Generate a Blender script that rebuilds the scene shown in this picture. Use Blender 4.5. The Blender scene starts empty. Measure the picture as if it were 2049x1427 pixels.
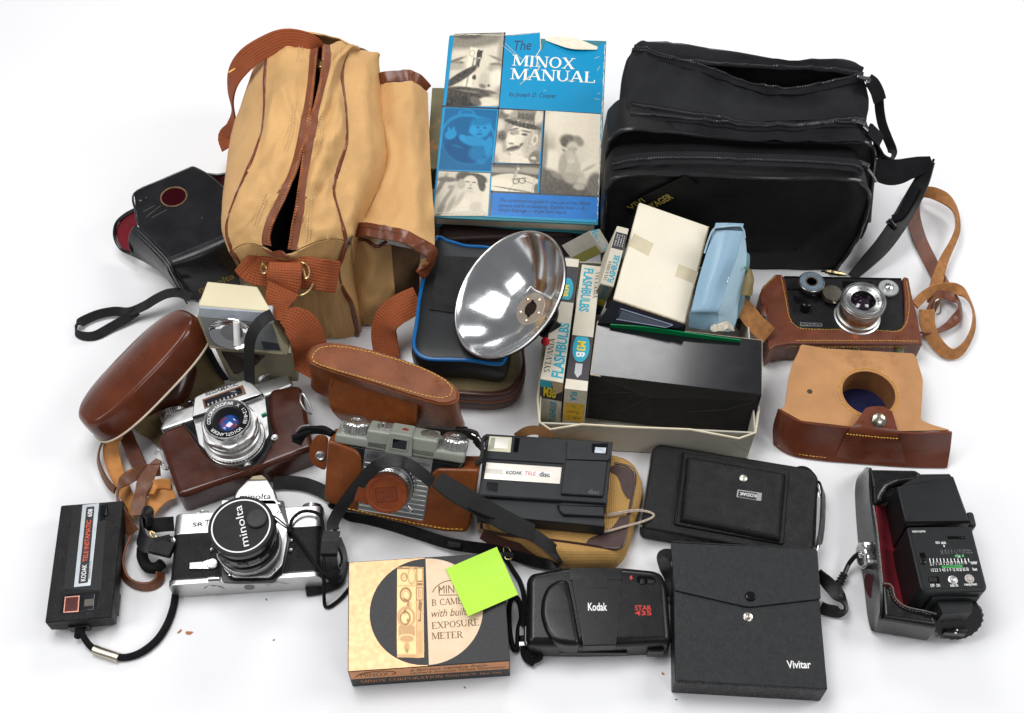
import bpy, bmesh, math, random
from mathutils import Vector, Matrix, Euler, noise
from mathutils.geometry import tessellate_polygon
S = bpy.context.scene
COL = S.collection
U = 0.01                       # everything below is written in centimetres
R = math.radians
random.seed(7)

# ------------------------------------------------------------------ camera
PITCH, DIST, FPX = R(55.5), 130.0, 2420.0
PW, PH = 2049.0, 1427.0
CAM = Vector((0, -DIST*math.cos(PITCH), DIST*math.sin(PITCH)))
cd = bpy.data.cameras.new('camera'); cam = bpy.data.objects.new('camera', cd); COL.objects.link(cam)
cam.location = CAM*U
cam.rotation_euler = (R(90)-PITCH, 0, 0)
cd.sensor_fit = 'HORIZONTAL'; cd.sensor_width = 36.0
cd.lens = 36.0*FPX/PW
cd.clip_start = 0.05; cd.clip_end = 50
S.camera = cam
# ------------------------------------------------------------------ world and studio lamps
wd = bpy.data.worlds.new('World'); S.world = wd; wd.use_nodes = True
bg = wd.node_tree.nodes['Background']
bg.inputs[0].default_value = (0.93, 0.95, 1.0, 1); bg.inputs[1].default_value = 0.20
def softbox(name, loc, aim, sx, sy, watts, col=(1, 1, 1)):
    l = bpy.data.lights.new(name, 'AREA'); l.shape = 'RECTANGLE'; l.size = sx; l.size_y = sy
    l.energy = watts; l.color = col
    o = bpy.data.objects.new(name, l); COL.objects.link(o)
    o.location = loc
    o.rotation_euler = (Vector(aim)-Vector(loc)).to_track_quat('-Z', 'Y').to_euler()
    o['kind'] = 'helper'
    return o
softbox('softbox_lamp', (-0.42, 0.18, 1.75), (-0.05, -0.1, 0), 1.0, 0.8, 24)
softbox('softbox_lamp', (0.20, 1.22, 1.12), (0.10, -0.05, 0.05), 0.50, 0.30, 6)
softbox('softbox_lamp', (1.5, 0.1, 1.3), (0.1, -0.1, 0), 0.7, 0.9, 15)
softbox('softbox_lamp', (-1.4, -0.6, 1.3), (0, -0.1, 0), 0.6, 0.9, 9)
softbox('softbox_lamp', (0.9, -1.3, 1.5), (0.15, -0.2, 0), 0.6, 0.6, 6)  # added fill lamp, evens out the paper at front right
S.view_settings.view_transform = 'Standard'; S.view_settings.look = 'None'
S.view_settings.gamma = 1; S.view_settings.use_curve_mapping = False
S.view_settings.exposure = -0.10

# ------------------------------------------------------------------ geometry helpers
def W(px, py, z=0.0):
    """point at height z (cm) seen at a pixel of the 2049 px photograph"""
    f = Vector((0, math.cos(PITCH), -math.sin(PITCH))); u = Vector((0, math.sin(PITCH), math.cos(PITCH)))
    v = f*FPX + Vector((1, 0, 0))*(px-PW/2) - u*(py-PH/2)
    return CAM + v*((z-CAM.z)/v.z)
def WY(px, py, y):
    """point on the upright plane at depth y seen at a pixel of the photograph"""
    f = Vector((0, math.cos(PITCH), -math.sin(PITCH))); u = Vector((0, math.sin(PITCH), math.cos(PITCH)))
    v = f*FPX + Vector((1, 0, 0))*(px-PW/2) - u*(py-PH/2)
    return CAM + v*((y-CAM.y)/v.y)
def WS(pts): return [W(*p) for p in pts]

class Geo:
    def __init__(s): s.v = []; s.f = []; s.m = []; s.uv = []
    def add(s, o, mi=None):
        n = len(s.v); s.v += [Vector(p) for p in o.v]; s.f += [tuple(i+n for i in f) for f in o.f]
        s.m += o.m if mi is None else [mi]*len(o.f); s.uv += o.uv if o.uv else [(0, 0)]*len(o.v)
        return s
    def xf(s, M): s.v = [M @ p for p in s.v]; return s
    def at(s, x=0, y=0, z=0, rx=0, ry=0, rz=0, sc=1):
        return s.xf(Matrix.Translation((x, y, z)) @ Euler((R(rx), R(ry), R(rz))).to_matrix().to_4x4() @ Matrix.Scale(sc, 4))
    def face(s, v, f, mi=0, uv=None):
        n = len(s.v); s.v += [Vector(p) for p in v]; s.f += [tuple(i+n for i in q) for q in f]; s.m += [mi]*len(f)
        s.uv += uv if uv else [(p[0], p[1]) for p in v]
        return s
    def warp(s, fn): s.v = [Vector(fn(p)) for p in s.v]; return s
    def wrinkle(s, amp=.4, scale=.22, seed=0, axis=(.15, -.35, .9)):
        """cloth folds: sharp-crested noise, a function of place alone so that joined panels stay joined"""
        ax = Vector(axis)
        def d(p):
            q = Vector((p.x*1.3, p.y*.75, p.z))
            a = noise.noise(q*scale+Vector((seed, 3.1, 0))); b = noise.noise(q*scale*2.3+Vector((0, seed, 7.7))); c = noise.noise(q*scale*5+Vector((9.1, 0, seed)))
            return amp*((1-min(1, abs(a)*2.6))**2*.9-.3+.42*((1-min(1, abs(b)*2.6))**2-.3)+.12*c)
        s.v = [p+ax*d(p) for p in s.v]; return s
    def rough(s, amp, scale, seed=0):
        o = Vector((seed*7.3, seed*3.1, seed*1.7))
        s.v = [p + noise.noise_vector(p*scale + o)*amp for p in s.v]; return s
def from_bm(bm):
    g = Geo(); bm.verts.ensure_lookup_table(); bm.verts.index_update()
    g.face([v.co.copy() for v in bm.verts], [tuple(v.index for v in f.verts) for f in bm.faces]); bm.free(); return g
def join(*gs):
    g = Geo()
    for q in gs: g.add(q)
    return g
def rbox(w, d, h, r=0.1, seg=2, c=(0, 0, 0), rot=(0, 0, 0)):
    bm = bmesh.new(); bmesh.ops.create_cube(bm, size=1)
    for v in bm.verts: v.co = Vector((v.co.x*w, v.co.y*d, v.co.z*h))
    if r > 0: bmesh.ops.bevel(bm, geom=bm.edges[:], offset=min(r, .49*min(w, d, h)), segments=seg, profile=.5, affect='EDGES')
    return from_bm(bm).at(*c, *rot)
def boxz(x0, x1, y0, y1, z0, z1, r=.08, seg=2):
    return rbox(abs(x1-x0), abs(y1-y0), abs(z1-z0), r, seg, ((x0+x1)/2, (y0+y1)/2, (z0+z1)/2))
def fillet(pts, r, n=5):
    out = []; N = len(pts); rr = r if isinstance(r, (list, tuple)) else [r]*N
    for i in range(N):
        p, a, b = Vector(pts[i][:2]), Vector(pts[i-1][:2]), Vector(pts[(i+1) % N][:2])
        u, w = (a-p), (b-p); q = min(rr[i], .49*u.length, .49*w.length)
        if q <= 1e-4: out.append(p); continue
        A, B = p+u.normalized()*q, p+w.normalized()*q
        for k in range(n+1):
            t = k/n; out.append(A*(1-t)**2 + p*2*t*(1-t) + B*t*t)
    return [(p.x, p.y) for p in out]
def rrect(w, d, r, n=5, c=(0, 0)):
    return [(x+c[0], y+c[1]) for x, y in fillet([(-w/2, -d/2), (w/2, -d/2), (w/2, d/2), (-w/2, d/2)], r, n)]
def circ(r, n=32, c=(0, 0), a0=0, ry=None):
    ry = r if ry is None else ry
    return [(c[0]+r*math.cos(a0+2*math.pi*k/n), c[1]+ry*math.sin(a0+2*math.pi*k/n)) for k in range(n)]
def inset(p, d):
    """outline moved inwards by d; edges that would turn over are collapsed"""
    n = len(p); P = [Vector(q) for q in p]; out = []
    for i in range(n):
        e0 = (P[i]-P[i-1]); e1 = (P[(i+1) % n]-P[i])
        if e0.length < 1e-7: e0 = P[i]-P[i-2]
        if e1.length < 1e-7: e1 = P[(i+2) % n]-P[i]
        e0.normalize(); e1.normalize()
        n0, n1 = Vector((-e0.y, e0.x)), Vector((-e1.y, e1.x)); m = n0+n1
        m = m*(1/max(.35, m.length_squared/2)) if m.length > 1e-6 else n0
        out.append(P[i]+m*d)
    for _ in range(12):
        bad = False
        for i in range(n):
            j = (i+1) % n
            if (out[j]-out[i]).dot(P[j]-P[i]) < -1e-9:
                c = (out[i]+out[j])/2; out[i] = c.copy(); out[j] = c.copy(); bad = True
        if not bad: break
    return [(q.x, q.y) for q in out]
def prism(pts, z0, z1, r=0, seg=2, r0=0):
    """extruded outline; r rounds the top rim, r0 the bottom rim"""
    def area(p): return sum(p[i-1][0]*p[i][1]-p[i][0]*p[i-1][1] for i in range(len(p)))
    pts = [tuple(q[:2]) for q in pts]
    pts = [q for i, q in enumerate(pts) if (Vector(q)-Vector(pts[i-1])).length > 1e-4]
    if area(pts) < 0: pts = pts[::-1]
    rows = []
    if r0 > 0:
        for k in range(seg): t = (k/seg)*math.pi/2; rows.append((r0*(1-math.sin(t)), z0+r0*(1-math.cos(t))))
        rows.append((0, z0+r0))
    else: rows.append((0, z0))
    if r > 0:
        if z1-r > rows[-1][1]+1e-5: rows.append((0, z1-r))
        for k in range(1, seg+1): t = (k/seg)*math.pi/2; rows.append((r*(1-math.cos(t)), z1-r+r*math.sin(t)))
    else: rows.append((0, z1))
    n = len(pts); v = []
    for d, z in rows: v += [(x, y, z) for x, y in (inset(pts, d) if d > 1e-6 else pts)]
    f = grid_faces(n, len(rows), True); o = (len(rows)-1)*n
    tri = tessellate_polygon([[Vector((p[0], p[1], 0)) for p in v[o:]]])
    g = Geo(); g.face(v, f)
    def orient(t, base, up):
        a, b, c = (Vector(v[base+i]) for i in t); s_ = (b-a).cross(c-a).z
        return tuple(base+i for i in (t if (s_ > 0) == up else t[::-1]))
    g.f += [orient(t, o, True) for t in tri]
    tri0 = tessellate_polygon([[Vector((p[0], p[1], 0)) for p in v[:n]]])
    g.f += [orient(t, 0, False) for t in tri0]
    g.m = [0]*len(g.f)
    return g
def plate(outer, holes, z0, z1):
    """flat plate with holes"""
    loops = [[Vector((x, y, 0)) for x, y in l] for l in [outer]+holes]
    tris = tessellate_polygon(loops); flat = [p for l in loops for p in l]; N = len(flat)
    g = Geo(); v = [(p.x, p.y, z0) for p in flat]+[(p.x, p.y, z1) for p in flat]; f = []
    for t in tris:
        a, b, c = t
        n = (flat[b]-flat[a]).cross(flat[c]-flat[a]).z
        if n < 0: a, c = c, a
        f.append((a+N, b+N, c+N)); f.append((c, b, a))
    o = 0
    for l in loops:
        k = len(l)
        for i in range(k): f.append((o+i, o+(i+1) % k, o+(i+1) % k+N, o+i+N))
        o += k
    return g.face(v, f)
def lathe(prof, n=40, rmod=None, cap=True):
    g = Geo(); v = []; f = []; m = len(prof)
    for j, (r, z) in enumerate(prof):
        for i in range(n):
            a = 2*math.pi*i/n; q = r*(rmod(i, j) if rmod else 1); v.append((q*math.cos(a), q*math.sin(a), z))
    for j in range(m-1):
        for i in range(n):
            k = (i+1) % n; f.append((j*n+i, j*n+k, (j+1)*n+k, (j+1)*n+i))
    if cap:
        f.append(tuple(range(n))[::-1]); f.append(tuple((m-1)*n+i for i in range(n)))
    return g.face(v, f)
def knurl(r, z0, z1, n=40, depth=.06, bev=.08, cap=True):
    """ribbed dial"""
    md = lambda i, j: (1-depth*(i % 2)) if 1 <= j <= 2 else 1
    return lathe([(r*(1-depth), z0), (r, z0+bev*.3), (r, z1-bev), (r*(1-depth)-bev*.5, z1)], n*2, md, cap)
def cr(p, t, cyc=False):
    n = len(p)
    if cyc: i = int(math.floor(t)); u = t-i; a, b, c, d = (p[(i+k) % n] for k in (-1, 0, 1, 2))
    else:
        i = min(int(math.floor(t)), n-2); u = t-i
        b, c = p[i], p[i+1]; a = p[i-1] if i > 0 else b*2-c; d = p[i+2] if i+2 < n else c*2-b
    return (b*2 + (c-a)*u + (a*2-b*5+c*4-d)*u*u + (b*3-a-c*3+d)*u*u*u)*.5
def spline(pts, sub=6, cyc=False):
    p = [Vector(q) for q in pts]; n = len(p); m = n if cyc else n-1
    out = [cr(p, k/sub, cyc) for k in range(m*sub)]
    if not cyc: out.append(p[-1])
    return out
def grid_faces(nu, nv, cu=False, o=0):
    f = []
    for j in range(nv-1):
        for i in range(nu if cu else nu-1):
            k = (i+1) % nu; f.append((o+j*nu+i, o+j*nu+k, o+(j+1)*nu+k, o+(j+1)*nu+i))
    return f
def patch(rows, sub=5, cyc=False, thick=0, subv=None):
    """smooth sheet through a grid of control points (rows of equal length); cyc closes each row"""
    rows = [[Vector(p) for p in r] for r in rows]
    R1 = [spline(r, sub, cyc) for r in rows]; nu = len(R1[0])
    cols = [spline([r[i] for r in R1], subv or sub) for i in range(nu)]; nv = len(cols[0])
    v = []; uv = []
    for j in range(nv):
        a = 0
        for i in range(nu):
            if i: a += (cols[i][j]-cols[i-1][j]).length
            v.append(cols[i][j]); uv.append((a, 0))
    for i in range(nu):
        b = 0
        for j in range(nv):
            if j: b += (cols[i][j]-cols[i][j-1]).length
            uv[j*nu+i] = (uv[j*nu+i][0], b)
    f = grid_faces(nu, nv, cyc)
    g = Geo().face(v, f, 0, uv)
    return solid(g, thick, nu, nv, cyc) if thick else g
def normals(g):
    nn = [Vector() for _ in g.v]
    for q in g.f:
        a, b, c = g.v[q[0]], g.v[q[1]], g.v[q[2]]; n = (b-a).cross(c-a)
        if len(q) > 3: n = n + (c-a).cross(g.v[q[3]]-a)
        for i in q: nn[i] += n
    return [n.normalized() if n.length > 1e-9 else Vector((0, 0, 1)) for n in nn]
def solid(g, t, nu, nv, cyc):
    N = len(g.v); nn = normals(g)
    lo = [p-n*t for p, n in zip(g.v, nn)]
    f2 = [tuple(i+N for i in q[::-1]) for q in g.f]
    rim = []
    if not cyc:
        loop = [i for i in range(nu)]+[j*nu+nu-1 for j in range(1, nv)]+[(nv-1)*nu+i for i in range(nu-2, -1, -1)]+[j*nu for j in range(nv-2, 0, -1)]
        for a, b in zip(loop, loop[1:]+loop[:1]): rim.append((b, a, a+N, b+N))
    else:
        for i in range(nu):
            k = (i+1) % nu; o = (nv-1)*nu
            rim += [(k, i, i+N, k+N), (o+i, o+k, o+k+N, o+i+N)]
    h = Geo(); h.face(g.v+lo, g.f+f2+rim, 0, g.uv+g.uv); return h
def loft(rings, sub=4, subv=4, cap=True, smooth=True):
    rings = [[Vector(p) for p in r] for r in rings]
    if smooth: g = patch(rings, sub, True, 0, subv); nu = len(rings[0])*sub; nv = (len(rings)-1)*subv+1
    else:
        nu, nv = len(rings[0]), len(rings); g = Geo().face([p for r in rings for p in r], grid_faces(nu, nv, True))
    if cap: g.f += [tuple(range(nu))[::-1], tuple((nv-1)*nu+i for i in range(nu))]; g.m += [0, 0]
    return g
def tube(path, r, n=8, cyc=False, sub=5, raw=False):
    p = [Vector(q) for q in path] if raw else spline(path, sub, cyc); N = len(p)
    g = Geo(); v = []; uv = []; ref = None; L = 0
    for k in range(N):
        t = (p[(k+1) % N]-p[k-1]) if cyc else (p[min(k+1, N-1)]-p[max(k-1, 0)])
        t = t.normalized() if t.length > 1e-9 else Vector((0, 0, 1))
        if ref is None: ref = t.orthogonal().normalized()
        ref = (ref - t*ref.dot(t)).normalized(); b = t.cross(ref)
        rr = r[min(len(r)-1, int(k*len(r)/N))] if isinstance(r, (list, tuple)) else r
        if k: L += (p[k]-p[k-1]).length
        for i in range(n):
            a = 2*math.pi*i/n; v.append(p[k]+ref*(rr*math.cos(a))+b*(rr*math.sin(a))); uv.append((L, i/n))
    f = []
    for k in range(N if cyc else N-1):
        q = (k+1) % N
        for i in range(n): j = (i+1) % n; f.append((k*n+i, k*n+j, q*n+j, q*n+i))
    if not cyc: f += [tuple(range(n))[::-1], tuple((N-1)*n+i for i in range(n))]
    return g.face(v, f, 0, uv)
def ribbon(path, w, t, nrm=(0, 0, 1), sub=6, cyc=False, ends=True):
    """flat strap: width w across, thickness t along the normal (one vector or one per point)"""
    p = spline(path, sub, cyc); N = len(p)
    if isinstance(nrm[0], (int, float)): ns = [Vector(nrm)]*N
    else: ns = spline(nrm, sub, cyc)
    ww = spline([(x, 0, 0) for x in w], sub, cyc) if isinstance(w, (list, tuple)) else None
    v = []; uv = []; L = 0; sec = [(-1, -.6), (-.96, -1), (-.5, -1), (0, -1), (.5, -1), (.96, -1), (1, -.6), (1, .6), (.96, 1), (.5, 1), (0, 1), (-.5, 1), (-.96, 1), (-1, .6)]; n = len(sec)
    for k in range(N):
        tg = ((p[(k+1) % N]-p[k-1]) if cyc else (p[min(k+1, N-1)]-p[max(k-1, 0)])).normalized()
        sd = tg.cross(ns[k]); sd = sd.normalized() if sd.length > 1e-6 else tg.orthogonal().normalized(); nn = sd.cross(tg)
        W_ = ww[k].x if ww else w
        if k: L += (p[k]-p[k-1]).length
        for a, b in sec: v.append(p[k]+sd*(a*W_/2)+nn*(b*t/2)); uv.append((L, a*W_/2))
    f = []
    for k in range(N if cyc else N-1):
        q = (k+1) % N
        for i in range(n): j = (i+1) % n; f.append((k*n+i, k*n+j, q*n+j, q*n+i))
    if not cyc: f += [tuple(range(n))[::-1], tuple((N-1)*n+i for i in range(n))]
    return Geo().face(v, f, 0, uv)
def resample(p, step):
    out = [p[0]]; acc = 0
    for a, b in zip(p, p[1:]):
        L = (b-a).length; d = step-acc
        while d <= L and L > 0: out.append(a+(b-a)*(d/L)); d += step
        acc = (acc+L) % step
    return out
def stitches(path, step=.38, fill=.62, r=.05, sub=8, cyc=False, smooth=True, wob=.02):
    p = spline(path, sub, cyc) if smooth else [Vector(q) for q in path]
    if cyc: p = p+[p[0]]
    q = resample(p, step); g = Geo()
    for a, b in zip(q, q[1:]):
        b = a+(b-a)*fill; d = (b-a)
        if d.length < 1e-4: continue
        j = Vector((random.uniform(-wob, wob), random.uniform(-wob, wob), 0))
        g.add(tube([a+j, (a+b)/2+j*1.2, b+j], r, 5, raw=True))
    return g
def hexa(lo, hi, r=.06, seg=2):
    """box from four bottom and four top corners"""
    bm = bmesh.new(); vs = [bm.verts.new(Vector(p)) for p in list(lo)+list(hi)]
    for q in ((3, 2, 1, 0), (4, 5, 6, 7), (0, 1, 5, 4), (1, 2, 6, 5), (2, 3, 7, 6), (3, 0, 4, 7)): bm.faces.new([vs[i] for i in q])
    bmesh.ops.recalc_face_normals(bm, faces=bm.faces[:])
    if r: bmesh.ops.bevel(bm, geom=bm.edges[:], offset=r, segments=seg, profile=.5, affect='EDGES')
    return from_bm(bm)
def frame(o, x, y):
    """matrix whose XY plane lies on a face: origin, direction of x, direction of y"""
    o, x, y = Vector(o), Vector(x).normalized(), Vector(y); z = x.cross(y).normalized(); y = z.cross(x)
    return Matrix(((x.x, y.x, z.x, o.x), (x.y, y.y, z.y, o.y), (x.z, y.z, z.z, o.z), (0, 0, 0, 1)))
_tx = {}
def text(s, x, y, w=None, h=None, z=0, rz=0, shear=0, bold=0, t=.012, spacing=1, align='c'):
    """lettering fitted to a width and/or height, centred at x, y in the local XY plane"""
    key = (s, shear, bold, spacing)
    if key not in _tx:
        c = bpy.data.curves.new('lettering', 'FONT'); c.body = s; c.size = 1; c.shear = shear; c.offset = bold; c.space_character = spacing; c.resolution_u = 3
        o = bpy.data.objects.new('lettering', c); COL.objects.link(o)
        bpy.context.view_layer.update()
        me = bpy.data.meshes.new_from_object(o.evaluated_get(bpy.context.evaluated_depsgraph_get()))
        _tx[key] = ([v.co.copy() for v in me.vertices], [tuple(p.vertices) for p in me.polygons])
        bpy.data.objects.remove(o); bpy.data.curves.remove(c); bpy.data.meshes.remove(me)
    vs, fs = _tx[key]
    xs = [v.x for v in vs]; ys = [v.y for v in vs]
    W0, H0 = max(xs)-min(xs), max(ys)-min(ys); sx = w/W0 if w else h/H0; sy = h/H0 if h else sx
    cx = (max(xs)+min(xs))/2 if align == 'c' else min(xs); cy = (max(ys)+min(ys))/2
    g = Geo().face([((v.x-cx)*sx, (v.y-cy)*sy, t) for v in vs], fs)
    return g.at(x, y, z, 0, 0, rz)
# a slab-serif capital alphabet drawn with thick and thin strokes (unit height, width per letter)
SERIF = {
 'M': (1.15, [('n', .14, 0, .14, 1), ('k', .16, 1, .56, .05), ('n', .56, .05, .95, 1), ('k', 1.0, 0, 1.0, 1)], [(.14, 0), (1.0, 0), (.1, 1), (1.04, 1)]),
 'I': (.5, [('k', .25, 0, .25, 1)], [(.25, 0), (.25, 1)]),
 'N': (.98, [('n', .14, 0, .14, 1), ('k', .16, 1, .8, 0), ('n', .82, 0, .82, 1)], [(.14, 0), (.1, 1), (.82, 1)]),
 'O': (.95, [('o', .475, .5, .40, .5, 0, 360)], []),
 'X': (.95, [('k', .16, 1, .8, 0), ('n', .8, 1, .16, 0)], [(.16, 0), (.8, 0), (.16, 1), (.8, 1)]),
 'A': (.95, [('n', .12, 0, .46, 1), ('k', .48, 1, .83, 0), ('n', .25, .33, .68, .33)], [(.12, 0), (.83, 0)]),
 'U': (.95, [('k', .17, 1, .17, .3), ('n', .79, 1, .79, .3), ('o', .48, .32, .31, .32, 180, 360)], [(.17, 1), (.79, 1)]),
 'L': (.8, [('k', .2, 0, .2, 1), ('n', .2, .03, .74, .03), ('n', .74, .03, .74, .25)], [(.2, 0), (.2, 1)]),
 'E': (.82, [('k', .2, 0, .2, 1), ('n', .2, .03, .74, .03), ('n', .2, .97, .7, .97), ('n', .2, .5, .55, .5), ('n', .74, .03, .74, .22), ('n', .7, .97, .7, .8)], [(.2, 0), (.2, 1)]),
 'B': (.82, [('k', .2, 0, .2, 1), ('n', .2, .97, .5, .97), ('n', .2, .52, .5, .52), ('n', .2, .03, .5, .03), ('o', .47, .745, .22, .225, -90, 90), ('o', .49, .275, .26, .245, -90, 90)], [(.2, 0), (.2, 1)]),
 'C': (.85, [('o', .47, .5, .38, .5, 50, 310)], [(.72, .85), (.72, .12)]),
 'P': (.8, [('k', .2, 0, .2, 1), ('n', .2, .97, .48, .97), ('n', .2, .45, .48, .45), ('o', .46, .71, .26, .26, -90, 90)], [(.2, 0), (.2, 1)]),
 'R': (.9, [('k', .2, 0, .2, 1), ('n', .2, .97, .48, .97), ('n', .2, .5, .48, .5), ('o', .46, .735, .24, .235, -90, 90), ('k', .45, .5, .8, 0)], [(.2, 0), (.2, 1), (.82, 0)]),
 'S': (.7, [('o', .35, .74, .24, .25, 30, 270), ('o', .35, .25, .26, .25, -150, 90)], []),
 'T': (.85, [('k', .42, 0, .42, 1), ('n', .1, .97, .75, .97), ('n', .1, .97, .1, .75), ('n', .75, .97, .75, .75)], [(.42, 0)]),
 'V': (.95, [('k', .12, 1, .46, 0), ('n', .46, 0, .82, 1)], [(.12, 1), (.82, 1)]),
 'Y': (.9, [('k', .12, 1, .44, .45), ('n', .44, .45, .78, 1), ('k', .44, 0, .44, .5)], [(.44, 0), (.12, 1), (.78, 1)]),
 ' ': (.5, [], []),
}
def serif(s, x, y, w, h, z=0, rz=0, shear=0, thick=.16, thin=.06, t=.012, dz=None):
    quads = []; cx = 0
    def bar(ax, ay, bx, by, wd):
        d = Vector((bx-ax, by-ay)); n = Vector((-d.y, d.x)).normalized()*(wd/2) if d.length else Vector((wd/2, 0))
        quads.append([(ax-n.x, ay-n.y), (bx-n.x, by-n.y), (bx+n.x, by+n.y), (ax+n.x, ay+n.y)])
    for ch in s:
        wd, st, sf = SERIF[ch]
        for q in st:
            if q[0] == 'o':
                _, ox, oy, rx, ry, a0, a1 = q; n = max(6, int(abs(a1-a0)/15))
                def P(a, k): 
                    tk = thin/2+(thick-thin)/2*abs(math.cos(a)); return (cx+ox+(rx-tk*.5+k*tk)*math.cos(a), oy+(ry-thin*.5+k*thin*.6)*math.sin(a))
                for k in range(n):
                    a, b = R(a0+(a1-a0)*k/n), R(a0+(a1-a0)*(k+1)/n); quads.append([P(a, -1), P(a, 1), P(b, 1), P(b, -1)])
            else:
                wdt = thick if q[0] == 'k' else thin; bar(cx+q[1], q[2], cx+q[3], q[4], wdt)
        for fx, fy in sf: bar(cx+fx-.15, fy+(.03 if fy < .5 else -.03), cx+fx+.15, fy+(.03 if fy < .5 else -.03), .06)
        cx += wd
    g = Geo()
    for i, q in enumerate(quads):
        zz = t+.0004*(i % 7)
        pts = [((a/cx-.5)*w+shear*(b-.5)*h, (b-.5)*h, zz) for a, b in q]
        ar = sum(pts[k-1][0]*pts[k][1]-pts[k][0]*pts[k-1][1] for k in range(4))
        g.face(pts if ar > 0 else pts[::-1], [(0, 1, 2, 3)])
    return g.at(x, y, z, 0, 0, rz)

# ------------------------------------------------------------------ objects
def mesh_obj(name, g, mats, angle=38, flat=False):
    me = bpy.data.meshes.new(name)
    me.from_pydata([p*U for p in g.v], [], g.f)
    for m in (mats if isinstance(mats, (list, tuple)) else [mats]): me.materials.append(m)
    if len(g.m) == len(me.polygons): me.polygons.foreach_set('material_index', g.m)
    if g.uv and len(g.uv) == len(g.v):
        l = me.uv_layers.new(name='UVMap')
        for lp in me.loops: l.data[lp.index].uv = g.uv[lp.vertex_index]
    me.validate(); me.update()
    if not flat:
        me.shade_smooth(); me.set_sharp_from_angle(angle=R(angle))
    o = bpy.data.objects.new(name, me); COL.objects.link(o)
    if not flat:
        wn = o.modifiers.new('weighted normals', 'WEIGHTED_NORMAL'); wn.keep_sharp = True; wn.weight = 80
    return o
class Thing:
    def __init__(s, name, label, cat, loc=(0, 0, 0), rot=(0, 0, 0), group=None):
        s.o = bpy.data.objects.new(name, None); COL.objects.link(s.o); s.o.empty_display_size = .02
        Z = rot if isinstance(rot, Matrix) else Matrix.Rotation(R(rot[2]), 4, 'Z') @ Matrix.Rotation(R(rot[1]), 4, 'Y') @ Matrix.Rotation(R(rot[0]), 4, 'X')
        s.M = Matrix.Translation(Vector(loc)) @ Z; s.I = s.M.inverted()
        s.o.location = Vector(loc)*U; s.o.rotation_euler = Z.to_euler()
        s.o['label'] = label; s.o['category'] = cat
        if group: s.o['group'] = group
    def part(s, name, g, mats, parent=None, label=None, angle=38, flat=False, world=False):
        if world: g.xf(s.I)
        o = mesh_obj(name, g, mats, angle, flat); o.parent = parent or s.o
        if label: o['label'] = label
        return o
    def L(s, pts): return [s.I @ Vector(p) for p in pts]
def solo(name, label, cat, g, mats, group=None, kind=None, angle=38, flat=False):
    """a thing that is one mesh, origin at its base"""
    n = len(g.v); c = Vector((sum(p.x for p in g.v)/n, sum(p.y for p in g.v)/n, min(p.z for p in g.v)))
    g.v = [p-c for p in g.v]; o = mesh_obj(name, g, mats, angle, flat); o.location = c*U
    if label: o['label'] = label
    if cat: o['category'] = cat
    if group: o['group'] = group
    if kind: o['kind'] = kind
    return o

def resamp(pts, n):
    """n points evenly along a smooth line"""
    p = spline(pts, 12); L = [0]
    for a, b in zip(p, p[1:]): L.append(L[-1]+(b-a).length)
    out = []; j = 0
    for i in range(n):
        t = L[-1]*i/(n-1)
        while j < len(L)-2 and L[j+1] < t: j += 1
        out.append(p[j].lerp(p[j+1], min(1, max(0, (t-L[j])/max(1e-9, L[j+1]-L[j])))))
    return out
def printed(c4, shapes, lo, hi, nx=56, ny=64, bgv=.5, grain=.05, lift=.0, seed=0):
    """printed picture on a flat quad (far left, far right, near right, near left): soft ellipses 'e', boxes 'r' and rings 'o'
    (kind, cx, cy, rx, ry, degrees, tone, softness) laid over each other as ink tones, one colour per grid point"""
    g = Geo(); cols = []; v = []
    for j in range(ny+1):
        for i in range(nx+1):
            u, w = i/nx, j/ny; t = bgv
            for kd, cx, cy, rx, ry, an, val, so in shapes:
                ca, sa = math.cos(R(an)), math.sin(R(an)); dx, dy = u-cx, w-cy
                a, b = (dx*ca+dy*sa)/rx, (-dx*sa+dy*ca)/ry
                if kd == 'r': dd = max(abs(a), abs(b))
                else: dd = math.hypot(a, b)
                if kd == 'o': dd = abs(dd-1)/.16
                k_ = max(0, min(1, (1+so/2-dd)/max(.02, so))); k_ = k_*k_*(3-2*k_); t = t+(val-t)*k_
            t += grain*noise.noise(Vector((u*23, w*23, seed)))+grain*1.2*noise.noise(Vector((u*70, w*70, seed+5)))
            t = max(0, min(1, t)); cols.append([lo[q]+(hi[q]-lo[q])*t for q in range(3)])
            v.append(c4[0]*(1-u)*(1-w)+c4[1]*u*(1-w)+c4[2]*u*w+c4[3]*(1-u)*w+Vector((0, 0, lift)))
    f = [(j*(nx+1)+i, (j+1)*(nx+1)+i, (j+1)*(nx+1)+i+1, j*(nx+1)+i+1) for j in range(ny) for i in range(nx)]
    g.face(v, f); return g, cols
def ink(o, cols):
    a = o.data.color_attributes.new('Ink', 'FLOAT_COLOR', 'POINT')
    for i, c in enumerate(cols): a.data[i].color = (*c, 1)
    return o
def ink_material(name, rough=.3, spec=.35, metal=0):
    m = bpy.data.materials.new(name); m.use_nodes = True; b = m.node_tree.nodes['Principled BSDF']
    n = m.node_tree.nodes.new('ShaderNodeAttribute'); n.attribute_name = 'Ink'; m.node_tree.links.new(n.outputs['Color'], b.inputs['Base Color'])
    b.inputs['Roughness'].default_value = rough; b.inputs['Specular IOR Level'].default_value = spec; b.inputs['Metallic'].default_value = metal; return m

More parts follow.
